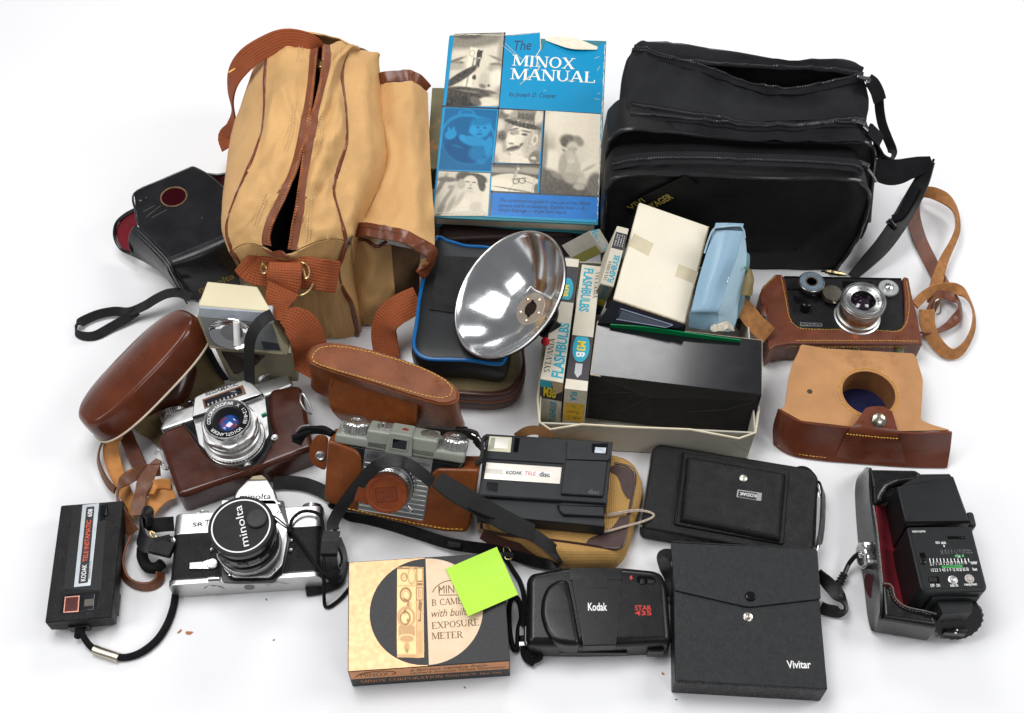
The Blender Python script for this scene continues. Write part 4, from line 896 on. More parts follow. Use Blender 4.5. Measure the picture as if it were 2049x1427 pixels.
# ------------------------------------------------------------------ flat black camera and the small canvas pouch below it
k = crop(4.603, 930, 840)
T = Thing('canvas_pouch', 'small tan canvas pouch with dark piping and brown corner patches under a flat black camera', 'pouch', W(1120, 1010, 0))
CANV = mat('tan canvas weave', (.50, .285, .085), .8, bump=1, kind='weave', uvs=1.7, var=.12, vs=40)
PIPE = mat('dark brown vinyl', (.035, .016, .014), .25, bump=.2, bs=900, var=.2)
px = [k(120, 940), k(150, 1010), k(260, 1080), k(500, 1180), k(900, 1330), k(1320, 1345), k(1430, 1300), k(1500, 1200), k(1560, 1000), k(1640, 690), k(1600, 500), k(1530, 410), k(1380, 350), k(1000, 280), k(600, 240), k(300, 330), k(180, 600)]
o = [(q.x, q.y) for q in spline([(x, y, 0) for x, y in T.xy(px, 1.4)], 4, True)]
mx, my = sum(p[0] for p in o)/len(o), sum(p[1] for p in o)/len(o)
rg = lambda s, z, dy=0: [(mx+(x-mx)*s, my+(y-my)*s+dy, z) for x, y in o[::2]]
g = loft([rg(.94, 0), rg(.99, .4), rg(1.0, 1.3), rg(.97, 2.2), rg(.9, 2.85), rg(.86, 3.0, .05)], 1, 3)
g.uv = [(p.x, p.y+p.z*.7) for p in g.v]
T.part('body', g.rough(.08, .35), CANV, angle=60)
pp = [k(150, 960), k(170, 1020), k(300, 1050), k(500, 1075), k(800, 1110), k(1100, 1150), k(1330, 1188), k(1420, 1180), k(1465, 1130), k(1500, 930), k(1540, 720), k(1568, 560), k(1555, 480), k(1500, 430), k(1380, 405)]
T.part('piping', tube([(p.x, p.y, 2.95) for p in (T.P(q, 2.95) for q in pp)], .15, 8), PIPE)
def decal(T, px, z, name, m, parent=None): 
    q = T.xy([k(*p) for p in px], z); return T.part(name, prism(fillet(q, .2), z-.12, z, .03), m, parent)
decal(T, [(1110, 1140), (1150, 1090), (1250, 1050), (1340, 1010), (1400, 940), (1430, 890), (1490, 880), (1500, 930), (1465, 1130), (1420, 1178), (1330, 1182)], 3.05, 'corner_patch', mat('brown corner leather', (.045, .02, .017), .55, bump=.3, bs=700, var=.2))
decal(T, [(1340, 480), (1400, 510), (1430, 570), (1450, 650), (1500, 730), (1535, 720), (1565, 560), (1550, 490), (1500, 440), (1380, 415), (1340, 430)], 3.05, 'corner_patch', MT['brown corner leather'])
T.part('zip', ribbon(T.L(FP(k, [(160, 1050), (260, 1110), (420, 1165), (600, 1200), (760, 1225)], [2.0, 1.8, 1.7, 1.6, 1.5])), 1.1, .12, (-.1, -.75, .65)), mat('brown zip tape', (.06, .02, .012), .8, bump=.7, kind='web', uvs=3))
T.part('pull_cord', ribbon(T.L(FP(k, [(480, 160), (560, 110), (640, 95), (720, 110), (800, 160)], [4.5, 5.3, 5.5, 5.3, 4.6])), .9, .25, (0, -.6, .8)), mat('brown tan webbing', (.17, .075, .022), .8, bump=.8, kind='web', uvs=2.5))

T = Thing('flat_camera', 'flat wide black camera with a long silver nameplate, resting on the tan canvas pouch', 'camera', (3.19, -17.07, 3.0), (0, 0, -7.7))
w, d, h = 12.14, 7.64, 2.39
DISC = mat('charcoal pebbled plastic', (.018, .020, .022), .42, spec=.28, bump=.35, bs=1600, var=.12)
q = T.xy([k(190, 125), k(1362, 200), k(1355, 300), k(1310, 770), k(128, 695)], h)
T.part('body', join(prism(fillet(q, .15), .1, h, .15, 3), T.pr([k(130, 690), k(1312, 775), k(1290, 800), k(860, 790), k(880, 850), k(920, 885), k(1280, 890), k(1290, 985), k(110, 870)], .2, h-.4, .2, 2), T.pr([k(865, 782), k(1283, 800), k(1285, 890), k(910, 870), k(870, 830)], .3, h-.05, .15, 3)), DISC)
T.part('lens_cover', join(T.pr([k(940, 190), k(1365, 200), k(1350, 330), k(1320, 375), k(935, 362)], h-.1, h+.32, .1, 2), T.pr([k(930, 366), k(1315, 380), k(1275, 705), k(882, 680)], h-.1, h+.35, .12, 3, fl=.2)), DISC)
T.part('groove', join(T.pr([k(200, 355), k(912, 400), k(912, 412), k(198, 368)], h, h+.03), T.pr([k(142, 685), k(885, 735), k(885, 750), k(140, 700)], h, h+.03)), BLK_GLOSS)
np_ = T.part('nameplate', T.pr([k(200, 392), k(893, 438), k(876, 590), k(176, 542)], h, h+.06, .02, fl=.06), mat('pale champagne plate', (.66, .61, .55), .35, .6, var=.03))
T.part('plate_stripes', join(*[T.pr([k(190, 450+i*9), k(355, 462+i*9), k(355, 464+i*9), k(190, 452+i*9)], h+.05, h+.075) for i in range(5)]), mat('grey stripe', (.25, .24, .22), .5), np_)
T.part('name_label', T.pr([k(352, 458), k(808, 487), k(804, 524), k(348, 494)], h+.06, h+.08), WHITE_INK, np_)
T.part('lettering', join(T.tx('KODAK', k(380, 485), k(528, 490), .36, h+.085, bold=.02, shear=.15), T.tx('disc', k(688, 500), k(784, 506), .5, h+.085, bold=.02)), BLACK_INK, np_)
T.part('lettering', T.tx('TELE', k(556, 490), k(655, 497), .36, h+.085, shear=.15), RED_INK, np_)
T.part('lettering', T.tx('disc', k(1138, 660), k(1240, 668), .5, h+.36), mat('faint grey ink', (.11, .115, .12), .5))
em_ = T.part('emblem', T.pr([k(205, 570), k(308, 578), k(300, 665), k(192, 658)], h, h+.05, .02), BLK_GLOSS)
e1, e2, e3 = (T.P(k(*p), h+.06) for p in ((232, 580), (222, 655), (262, 618)))
T.part('emblem_lines', join(tube([e1, e2], .05, 5, raw=True), tube([(T.P(k(295, 585), h+.06)), e3, T.P(k(285, 655), h+.06)], .05, 5, raw=True), tube([T.P(k(255, 582), h+.06), T.P(k(238, 618), h+.06), T.P(k(250, 655), h+.06)], .05, 5, raw=True)), DISC, em_)
fl_ = T.part('flash_window', T.pr([k(228, 150), k(435, 162), k(420, 300), k(208, 285)], h, h+.1, .03, fl=.06), mat('yellowed flash plastic', (.62, .60, .45), .2, var=.06))
T.part('flash_tube', join(T.pr([k(282, 168), k(405, 175), k(395, 265), k(272, 255)], h+.1, h+.13, .02), ), mat('bright reflector', (.82, .8, .72), .25, .3), fl_)
T.part('flash_side', T.pr([k(245, 165), k(282, 168), k(272, 262), k(222, 270)], h+.1, h+.12), mat('grey green reflector', (.3, .31, .24), .3, .5), fl_)
T.part('flash_slot', T.pr([k(462, 165), k(508, 168), k(490, 300), k(445, 296)], h, h+.03), DEEP)
vf = T.part('viewfinder', T.pr([k(1170, 215), k(1320, 215), k(1310, 318), k(1165, 308)], h+.3, h+.36, .03), BLK_GLOSS)
T.part('viewfinder_opening', T.pr([k(1188, 232), k(1305, 240), k(1298, 312), k(1190, 300)], h+.35, h+.38), DEEP, vf)
T.part('viewfinder_glass', T.pr([k(1202, 252), k(1302, 258), k(1295, 310), k(1195, 302)], h+.36, h+.4), mat('pale window glass', (.5, .55, .6), .15, var=.3, vs=120), vf)
pz = lambda pts, z: T.L(FP(k, pts, z))
T.part('wrist_cord', join(tube(pz([(1305, 882), (1400, 870), (1520, 845), (1640, 840), (1720, 860), (1740, 885), (1700, 915), (1600, 950), (1450, 990), (1300, 1030), (1200, 1032), (1150, 1012)], [3.4, 3.4, 3.3, 2.9, 2.6, 2.5, 2.6, 3.0, 3.3, 3.35, 3.4, 3.5]), .12, 6), tube(pz([(1310, 872), (1400, 856), (1520, 834), (1640, 830)], [3.5, 3.5, 3.4, 3.0]), .09, 6)), mat('beige cord', (.42, .34, .27), .8, bump=.6, bs=1500, var=.3, vs=400))

# ------------------------------------------------------------------ smooth oval case cover with straps, left
k = crop(4.197, 150, 560)
A, B = W(214, 863, 2.5), W(402, 668, 5.5)
mid = W(305, 762, 4.6); Ld = (B-A).normalized(); v = (mid-CAM).normalized()
ap = Ld.cross(v).normalized()
if ap.x > 0: ap = -ap
th = R(33)
ax = (ap*math.cos(th)-v*math.sin(th)).normalized(); sd = ax.cross(Ld).normalized()
T = Thing('case_cover', 'smooth dark brown oval case front with a pale rim, leaning on the left side', 'camera case', W(300, 790, 0))
CASEO = mat('waxed brown leather', (.095, .023, .009), .2, spec=.42, bump=.07, bs=1100, kind='leather', var=.32, vs=26, coat=.15, col2=(.22, .07, .016), c2s=70, c2lo=.68, c2hi=.76)
def oval(dp, s, n=40, off=0):
    out = []
    for i in range(n):
        a = 2*math.pi*i/n; c, s_ = math.cos(a), math.sin(a); e = .72
        x = math.copysign(abs(c)**e, c)*7.75*s; y = math.copysign(abs(s_)**e, s_)*3.4*(s+off)
        out.append(mid+Ld*x+sd*y+ax*dp)
    return T.L(out)
T.part('shell', loft([oval(0, 1), oval(.9, 1.0), oval(1.9, .985), oval(2.5, .965), oval(2.78, .93), oval(2.92, .88), oval(3.15, .7), oval(3.36, .42), oval(3.44, .1)], 2, 3), CASEO, angle=70)
T.part('rim', tube(oval(-.05, 1.005, 60), .12, 8, True, 1), mat('pale cloth edge', (.55, .47, .36), .7))
g = Geo(); tb = [(0, 3.46), (.1, 3.44), (.42, 3.36), (.7, 3.15), (.8, 3.03)]; J = T.I.to_3x3()
for i in range(90):
    a, b = random.gauss(-1.2, 2.2), random.gauss(.1, .9); ro = math.hypot(a/7.75, b/3.4)
    if ro > .74: continue
    q = next(n for n in range(1, 5) if tb[n][0] >= ro); f_ = (ro-tb[q-1][0])/(tb[q][0]-tb[q-1][0]); dp = tb[q-1][1]+f_*(tb[q][1]-tb[q-1][1])
    g.add(lathe([(random.uniform(.02, .06), -.03), (.012, .035)], 6).xf(frame(T.L([mid+Ld*a+sd*b+ax*dp])[0], J @ Ld, J @ sd)))
T.part('dust_specks', g, mat('pale dust', (.30, .17, .11), .8))
pz = lambda pts, z: T.L(FP(k, pts, z))
T.part('inner_wall', patch([pz([(900, 640), (1000, 720), (1060, 900)], [4.5, 3.5, 1]), pz([(760, 900), (870, 1000), (960, 1060)], [3, 2, .5]), pz([(560, 1150), (680, 1120), (740, 1100)], [1.8, 1, .3])], 4, thick=.2), CASEB)
T.part('back_flap', patch([pz([(1000, 560), (1080, 500), (1150, 600), (1260, 870)], [5, 5, 4, 1.5]), pz([(900, 900), (1000, 900), (1080, 900), (1100, 980)], [2, 2, 1.6, .6]), pz([(480, 1230), (560, 1300), (640, 1350), (720, 1420)], [1.2, .8, .5, .2])], 5, thick=.15), mat('olive suede lining', (.16, .115, .052), .9, bump=.4, bs=1200, var=.15))
k4 = crop(2.853, 60, 850); p4 = lambda pts, z: T.L(FP(k4, pts, z))
up = (-.1, -.5, .85)
T.part('strap', ribbon(p4([(455, 55), (405, 120), (390, 200), (415, 280), (450, 340), (485, 375)], [1.6, 1.4, 1.3, 1.2, 1.3, 1.5]), .75, .2, [(-.9, 0, .4)]*6), STRAP_BROWN)
T.part('strap', ribbon(p4([(500, 45), (470, 90), (462, 150), (480, 230), (512, 310), (545, 390), (580, 460), (610, 510)], [2, 1.5, 1.2, 1.1, 1.1, 1.0, 1.2, 1.6]), [1.5, 1.5, 1.7, 1.7, 1.5, 1.4, 1.3, 1.2], .2, up), mat('orange tan strap back', (.50, .21, .055), .65, var=.2, vs=60, bump=.3, bs=800))
T.part('strap', ribbon(p4([(545, 50), (570, 110), (600, 180), (632, 250)], [1.6, 1.4, 1.2, 1.0]), 1.5, .2, up), BROWN)
T.part('strap', ribbon(p4([(745, 255), (680, 262), (610, 278), (545, 315), (505, 370), (500, 430), (525, 500), (560, 570), (590, 620)], [2.6, 2.8, 2.9, 2.8, 2.5, 2.2, 1.9, 1.5, 1.2]), 1.3, .22, [(0, -.7, .7), (0, -.7, .7), (-.1, -.7, .7), (-.5, -.6, .6), (-.9, -.2, .3), (-.9, 0, .3), (-.7, -.1, .7), (-.6, -.1, .8), (-.5, 0, .8)]), STRAP_BROWN)
T.part('strap', ribbon(p4([(735, 200), (700, 250), (660, 320), (635, 390), (620, 450), (612, 520)], [3, 3, 2.8, 2.6, 2.5, 2.4]), [.6, 1.1, 1.5, 1.3, 1.4, 1.2], .25, [(0, 0, 1), (.3, -.3, .9), (.2, -.5, .8), (-.2, -.5, .8), (0, -.5, .8), (0, -.5, .8)]), STRAP_BROWN)
T.part('strap', ribbon(p4([(805, 340), (750, 335), (710, 350), (685, 400)], [2.2, 2.3, 2.4, 2.4]), 1.0, .2, [(0, -.8, .6), (0, -.8, .6), (-.3, -.7, .6), (-.6, -.5, .6)]), MT['orange tan strap back'])
T.part('strap', ribbon(p4([(820, 375), (770, 395), (720, 435), (690, 470), (665, 510)], [1.5, 1.5, 1.5, 1.6, 1.7]), 1.6, .2, up), MT['orange tan strap back'])
T.part('strap', ribbon(p4([(570, 640), (540, 720), (527, 800), (545, 870), (590, 910), (650, 925), (705, 915), (740, 880), (742, 840)], [.9, .8, .7, .6, .6, .6, .6, .7, .9]), 1.1, .2, [(-.9, -.2, .4), (-.9, -.2, .4), (-.8, -.3, .4), (-.4, -.8, .4), (-.2, -.9, .3), (0, -.9, .3), (.2, -.9, .3), (.7, -.6, .3), (.9, -.2, .3)]), mat('chestnut strap leather', (.16, .05, .016), .4, bump=.25, bs=900, var=.3, vs=100))

# ------------------------------------------------------------------ cream flash unit
k = crop(5.946, 380, 540)
T = Thing('flash_unit', 'cream and grey flash unit standing upright with a round reflector in its face', 'flash', W(500, 790, 0))
CREAMP = mat('aged cream plastic', (.60, .53, .35), .4, var=.05, vs=20, bump=.08, bs=1500)
OLIVE = mat('olive beige plastic', (.22, .195, .125), .45, var=.1)
GREYP = mat('clouded grey plastic', (.33, .36, .40), .35, var=.1, vs=80)
P3 = lambda x, y, z: W(*k(x, y), z)
zt, zf, zm, zb = 12.0, 11.6, 7.6, 2.0
tl, tr_, fr_, fl_ = P3(205, 135, zt), P3(800, 195, zt), P3(975, 500, zf), P3(95, 425, zf)
gl_, gr_ = P3(75, 560, zf-1.2), P3(1000, 640, zf-1.3)
bl, br = P3(235, 925, zm), P3(1165, 1020, zm)
back = Vector((0, 4.5, 0))
top = T.part('head_top', hexa([fl_+Vector((0, .0, -.5)), fr_+Vector((0, 0, -.5)), tr_+Vector((0, 0, -.6)), tl+Vector((0, 0, -.6))], [fl_, fr_, tr_, tl], .15, 3).xf(T.I), CREAMP)
T.part('head', hexa([bl, br, br+back, bl+back], [gl_, gr_, tr_+Vector((0, 0, -.5)), tl+Vector((0, 0, -.5))], .12, 2).xf(T.I), OLIVE)
fo, fx, fy = (gl_+gr_+bl+br)/4, (gr_-gl_), (gl_-bl)
M = T.I @ frame(fo, fx, fy); MI = (frame(fo, fx, fy)).inverted()
def fq(pts, z0, z1, r=0, fl=0):
    """outline traced on the slanted flash face"""
    out = []
    for x, y in pts:
        a = MI @ CAM; b = MI @ W(*k(x, y), -20); t = (z1-a.z)/(b.z-a.z); p = a+(b-a)*t; out.append((p.x, p.y))
    return prism(fillet(out, fl) if fl else out, z0, z1, r).xf(M)
T.part('visor', hexa([P3(95, 560, zf-1.15), P3(1000, 645, zf-1.25), fr_+Vector((0, 1, -.4)), fl_+Vector((0, 1, -.4))], [P3(110, 455, zf-.1), P3(980, 515, zf-.1), fr_+Vector((0, .8, -.05)), fl_+Vector((0, .8, -.05))], .06).xf(T.I), GREYP)
fc = T.part('face', fq([(120, 575), (985, 655), (1110, 985), (250, 905)], -.1, .1, .03, .1), mat('smoky grey plate', (.15, .155, .155), .25, .2))
T.part('face_frame', join(*[tube([M @ (MI @ P3(*a)) for a in q], .14, 6, raw=True) for q in ([(985, 650, 10.3), (1110, 990, 7.7)], [(245, 915, 7.8), (1115, 995, 7.7)], [(115, 575, 10.4), (240, 905, 7.8)])]), OLIVE, fc)
def fpt(x, y, z):
    a = MI @ CAM; b = MI @ W(*k(x, y), -20); t = (z-a.z)/(b.z-a.z); return a+(b-a)*t
c = fpt(500, 750, .1)
MIRR = mat('mirror reflector', (.85, .85, .84), .06, 1, var=.02)
T.part('reflector', lathe([(2.15, .12), (2.1, .16), (1.9, -.1+.16), (1.5, -.25+.16), (.9, -.36+.16), (.3, -.4+.16), (.02, -.4+.16)], 40, cap=False).warp(lambda p: (p.x*1.05, p.y*.78, p.z+.2)).at(c.x, c.y, .06).xf(M), MIRR, fc)
T.part('flash_tube', tube([M @ Vector((c.x+.55, c.y-1.2, .25)), M @ Vector((c.x+.55, c.y+1.3, .25))], .35, 10, raw=True), mat('milky tube', (.8, .8, .78), .15), fc)
T.part('sensor_window', fq([(845, 850), (1060, 880), (1085, 965), (880, 945)], .1, .14, .02, .08), GLASS, fc)
T.part('body', hexa([P3(480, 1330, zb), P3(1290, 1330, zb), P3(1290, 1330, zb)+back, P3(480, 1330, zb)+back], [P3(270, 945, zm-.1)+Vector((.1, .3, 0)), P3(1200, 1020, zm-.1)+Vector((0, .3, 0)), br+back, bl+back], .1).xf(T.I), OLIVE)
T.part('lower_window', hexa([P3(520, 1240, 3.3)+Vector((0, -.05, 0)), P3(1120, 1240, 3.3)+Vector((0, -.05, 0)), P3(1120, 1240, 3.3)+back*.1, P3(520, 1240, 3.3)+back*.1], [P3(370, 975, 6.9)+Vector((0, -.05, 0)), P3(1065, 1015, 6.9)+Vector((0, -.05, 0)), P3(1065, 1015, 6.9)+back*.1, P3(370, 975, 6.9)+back*.1], .05).xf(T.I), mat('dark brown window', (.03, .018, .014), .12))
T.part('wrist_strap', ribbon(T.L(FP(k, [(980, 530), (900, 570), (810, 650), (745, 750), (710, 860), (705, 1000), (705, 1150), (710, 1330)], [11.6, 11.9, 11.8, 11.2, 10.0, 8.2, 6.4, 4.2])), 1.15, .14, [(-.2, -.7, .7)]*8), mat('black elastic', (.008, .008, .009), .75, bump=.5, bs=2000))
kk = crop(4.197, 150, 560)
T.part('wrist_strap', ribbon(T.L(FP(kk, [(975, 150), (880, 110), (780, 115), (680, 160), (580, 220), (450, 270), (330, 265), (200, 290), (70, 345), (10, 395), (15, 450), (90, 475), (180, 465), (300, 400), (420, 330), (520, 260)], [3, 3.2, 3, 2.4, 1.8, 1.2, .9, .8, .7, .7, .6, .5, .5, .6, .9, 1.3])), 1.05, .14, [(0, -.3, .9)]*6+[(-.1, -.8, .5)]*3+[(-.9, -.2, .2)]+[(-.5, -.8, .3)]+[(0, -.8, .5)]*5), MT['black elastic'])
T.part('side_cord', ribbon(T.L(FP(k, [(215, 950), (280, 1080), (350, 1200), (430, 1310)], [6, 5, 4, 3])), .9, .2, (-.6, -.5, .6)), BLK_CORD)

# ------------------------------------------------------------------ open black case with red lining, and the flash lying in it
k = crop(3.5675, 1620, 900)
T = Thing('open_case', 'open black leather case lined in red velvet, with the black flash unit lying in it', 'camera case', W(1760, 1150, 0))
pz = lambda pts, z: T.L(FP(k, pts, z))
BLKC = mat('polished black leather', (.008, .008, .009), .24, spec=.4, bump=.06, bs=1300, kind='leather', var=.25, coat=.2)
RED = mat('red velvet lining', (.20, .006, .016), .85, bump=.4, bs=500, var=.35, vs=30)
wall = [pz([(400, 150), (425, 130), (445, 132)], [.3, 2.6, 3.9]), pz([(345, 240), (410, 200), (440, 215)], [.3, 2.2, 4.0]), pz([(345, 420), (405, 400), (452, 395)], [.2, 2.2, 4.0]), pz([(368, 700), (430, 690), (490, 690)], [.2, 2.2, 4.0]), pz([(405, 960), (465, 960), (520, 952)], [.2, 2.2, 4.0]), pz([(430, 1180), (490, 1160), (520, 1150)], [.2, 2.2, 3.9]), pz([(455, 1292), (490, 1290), (512, 1210)], [.3, .9, 3.4])]
T.part('base_wall', patch(wall, 5, thick=.25), BLKC, angle=60)
T.part('upper_lobe', prism(fillet(T.xy([k(420, 132), k(760, 138), k(802, 165), k(796, 218), k(640, 238), k(560, 272), k(522, 330), k(516, 372), k(455, 398), k(438, 250)], 4), .15), .3, 4.0, .45, 4), BLKC, angle=60)
lo = T.part('lower_lobe', prism(fillet(T.xy([k(508, 955), k(560, 955), k(592, 980), k(612, 1055), k(685, 1118), k(820, 1150), k(905, 1172), k(922, 1215), k(915, 1265), k(520, 1200)], 3.8), .15), .2, 3.8, .6, 5, .3), BLKC, angle=60)
T.part('lobe_seam', join(stitches([p for p in pz([(575, 985), (597, 1060), (680, 1132), (820, 1165), (895, 1190)], 3.82)], .3, .6, .03), tube(pz([(512, 958), (560, 956), (592, 982), (613, 1056), (686, 1118), (820, 1150), (905, 1172)], 3.7), .07, 6), tube(pz([(455, 398), (480, 560), (505, 800), (520, 952)], 4.0), .09, 6)), mat('scuffed grey edge', (.16, .15, .14), .5, var=.5, vs=400))
T.part('upper_seam', stitches([p for p in pz([(505, 365), (515, 320), (560, 255), (640, 218), (785, 200)], 4.01)], .3, .6, .035), mat('brown black thread', (.09, .06, .04), .7))
T.part('lining', patch([pz([(470, 400), (560, 400), (700, 400), (900, 400)], [3.6, .9, .6, .6]), pz([(500, 700), (590, 700), (760, 700), (950, 700)], [3.6, .9, .6, .6]), pz([(530, 955), (620, 960), (800, 960), (990, 960)], [3.6, .9, .6, .6]), pz([(590, 1140), (680, 1160), (850, 1160), (1020, 1160)], [1.6, .8, .6, .6])], 4, thick=.1), RED)
c = pz([(392, 752)], 2.4)[0]
sc = T.part('case_screw', join(knurl(1.28, 0, .7, 60, .05, .1), lathe([(1.05, .7), (1.0, .78), (.3, .74), (.25, .9), (.12, .92)], 36)).at(0, 0, 0, 0, -80, 6).at(c.x+.35, c.y, c.z), CHROME)
T.part('screw_rings', join(ring((0, 0), .45, .5), ring((0, 0), .65, .69), ring((0, 0), .85, .88)).at(0, 0, .785, 0, 0, 0).at(0, 0, 0, 0, -80, 6).at(c.x+.35, c.y, c.z), mat('grey engraving', (.1, .1, .1), .5), sc)
c = pz([(447, 975)], 2.0)[0]
T.part('base_hole', lathe([(1.0, 0), (1.0, .06), (.85, .08), (.8, .02), (.01, .02)], 30).warp(lambda p: (p.x*.85, p.y*1.25, p.z)).at(0, 0, 0, 0, -72, 8).at(c.x-.12, c.y, c.z), [mat('dark red hole', (.045, .003, .006), .8)])
T.part('sync_cord', tube(FP(k, [(352, 742), (320, 765), (280, 815), (250, 880), (225, 930), (205, 965), (190, 985)], [2.2, 1.8, 1.2, .8, .5, .4, .3]), .22, 8), BLK_GLOSS, world=True)
T.part('cord_sleeve', tube(FP(k, [(250, 880), (232, 915), (210, 955), (190, 985)], [.85, .6, .5, .4]), [.3, .42, .3, .42, .3, .42, .3, .42, .3, .42, .3, .42, .4], 10, sub=8), BLK_MATT, world=True)

T = Thing('flash_unit', 'black flash unit with white and green scales lying in the open red lined case', 'flash', W(1880, 1090, 0))
z = 6.2
FL = mat('charcoal flash plastic', (.013, .014, .015), .38, spec=.28, bump=.12, bs=2000, var=.12)
T.part('head', join(T.pr([k(622, 262), k(1028, 186), k(1150, 520), k(690, 540)], 1.2, z-.35, .2, 3), T.pr([k(790, 170), k(1000, 168), k(1030, 200), k(640, 262)], 1.6, z-.8, .2, 3)), FL)
T.part('head_groove', T.pr([k(640, 512), k(1145, 506), k(1148, 520), k(645, 532)], z-.36, z-.3), DEEP)
T.part('body', T.pr([k(690, 552), k(1155, 545), k(1268, 985), k(1250, 1012), k(825, 1018), k(790, 985)], .8, z-.05, .15, 3, fl=.3), FL)
pn = T.part('back_panel', T.pr([k(715, 562), k(1150, 560), k(1243, 985), k(820, 995)], z-.1, z, .04, 2, fl=.2), mat('matt dial panel', (.012, .013, .014), .5, spec=.25, bump=.15, bs=2500))
zz = z+.003
def mark(x0, y0, x1, y1, wd=.05): 
    a, b = T.P(k(x0, y0), z), T.P(k(x1, y1), z); d = (b-a); L = math.hypot(d.x, d.y); an = math.atan2(d.y, d.x)
    return prism([(-L/2, -wd/2), (L/2, -wd/2), (L/2, wd/2), (-L/2, wd/2)], z-.01, z+.014).at((a.x+b.x)/2, (a.y+b.y)/2, 0, 0, 0, math.degrees(an))
marks = Geo()
for i in range(12): marks.add(mark(857+i*25, 776, 861+i*25.2, 804, .07))
marks.add(mark(958, 682, 962, 694, .09))
T.part('scale_marks', marks, WHITE_INK, pn)
for s, a, b, hh in (('MADE IN JAPAN', (733, 587), (826, 585), .26), ('ISO', (900, 664), (930, 663), .24), ('400', (938, 667), (972, 665), .26), ('.5 .7  1  1.4  2  2.7 3.7  5 7.5 11 15', (857, 817), (1122, 805), .3), ('meter', (1150, 808), (1197, 805), .32), ('1.5 2.3  3  4.5  6  9  12 18 25 35 50', (868, 860), (1135, 853), .32), ('feet', (1162, 853), (1195, 852), .32), ('OFF', (862, 970), (892, 969), .3), ('ON', (905, 969), (930, 968), .3), ('auto ok', (1003, 967), (1060, 965), .32), ('ready/test', (1105, 964), (1195, 961), .34), ('5.6', (1056, 760), (1076, 760), .28)):
    T.part('lettering', T.tx(s, k(*a), k(*b), hh, zz, bold=.015), WHITE_INK, pn)
for s, a, b in (('16  8  4  2  1  1/2 1/4 feet', (935, 722), (1150, 716)), ('25 12 6  3  1.5  1 1/3 meter', (935, 738), (1168, 732))):
    T.part('lettering', T.tx(s, k(*a), k(*b), .22, zz), mat('dim grey ink', (.16, .165, .17), .5), pn)
T.part('green_scale', join(mark(945, 838, 1090, 831, .22), T.pr([k(1037, 751), k(1052, 750), k(1054, 766), k(1040, 767)], z-.01, z+.014), T.pr([k(1087, 749), k(1100, 748), k(1102, 764), k(1089, 765)], z-.01, z+.014)), mat('green ink', (.03, .42, .08), .5), pn)
T.part('scale_core', mark(955, 837, 1080, 831, .06).at(0, 0, .006), BLACK_INK, pn)
T.part('slide_slot', join(mark(985, 628, 1108, 628, .3), mark(800, 735, 815, 775, .5)), DEEP, pn)
T.part('slide_knob', join(rbox(.5, .5, .25, .1, 2, tuple(T.P(k(808, 800), z)), (0, 0, 0)), rbox(.35, .25, .2, .06, 2, tuple(T.P(k(1080, 628), z)))), BLK_GLOSS, pn)
T.part('power_switch', join(mark(865, 930, 925, 928, .62)), DEEP, pn)
T.part('power_slider', rbox(.75, .55, .25, .2, 3, tuple(T.P(k(880, 930), z))), BLK_PLASTIC, pn)
for px, m in (((1022, 930), SATIN), ((1140, 922), mat('frosted lamp', (.42, .38, .36), .35))):
    p = T.P(k(*px), z); T.part('indicator_lamp', lathe([(.42, 0), (.42, .06), (.32, .1), (.26, .05), (.2, .16), (.05, .2)], 24).at(p.x, p.y, z), m, pn)
T.part('side_dial', rbox(.7, 1.6, 1.6, .3, 3, tuple(T.P(k(1140, 520), z-1.6))), FL)
T.part('foot_neck', join(T.pr([k(870, 1022), k(1210, 1012), k(1215, 1055), k(875, 1062)], 2.2, z-.9, .1), T.pr([k(900, 1062), k(1165, 1055), k(1160, 1160), k(950, 1172)], 1.6, z-1.6, .08)), FL)
c = T.P(k(1060, 1205), 2.6)
T.part('locking_wheel', knurl(2.3, -.3, .35, 22, .07, .1).at(0, 0, 0, 62).at(c.x, c.y, c.z-.1), BLK_PLASTIC)
ft = T.part('hot_shoe', T.pr([k(1000, 1252), k(1148, 1258), k(1118, 1312), k(960, 1306)], .5, 1.9, .06), BLK_GLOSS)
for px in ((1050, 1288), (1075, 1265), (1040, 1308)):
    p = T.P(k(*px), 1.9); T.part('contact_pin', lathe([(.1, 0), (.1, .08), (.03, .1)], 10).at(p.x, p.y, 1.88), SATIN, ft)
T.part('battery_cap', T.pr([k(740, 1125), k(880, 1135), k(882, 1160), k(750, 1150)], .8, 2.4, .15), mat('blue black foil', (.02, .035, .06), .25, .5))

# ------------------------------------------------------------------ brick shaped camera in a reddish brown half case
k = crop(3.244, 1480, 520)
h = 3.3
RB = mat('reddish brown leather', (.135, .038, .018), .38, bump=.12, bs=1100, kind='leather', var=.2, vs=50, coat=.1)
HC = Thing('leather_half_case', 'reddish brown leather half case with yellow stitching round a black camera, and a looped strap', 'camera case', (35.54, 4.18, 0), (0, 0, 1.3))
pz = lambda pts, z: HC.L(FP(k, pts, z))
z = h
o = HC.xy([k(128, 225), k(150, 170), k(232, 92), k(272, 92), k(298, 125), k(318, 260), k(332, 370), k(350, 412), k(400, 440), k(560, 448), k(725, 446), k(1010, 456), k(1050, 440), k(1070, 400), k(1072, 250), k(1058, 118), k(1072, 106), k(1098, 115), k(1120, 230), k(1150, 340), k(1190, 545), k(320, 542), k(230, 560), k(190, 590)], h)
HC.part('shell', prism(fillet(o, .12, 2), .1, h, .2, 3, .3), RB, angle=50)
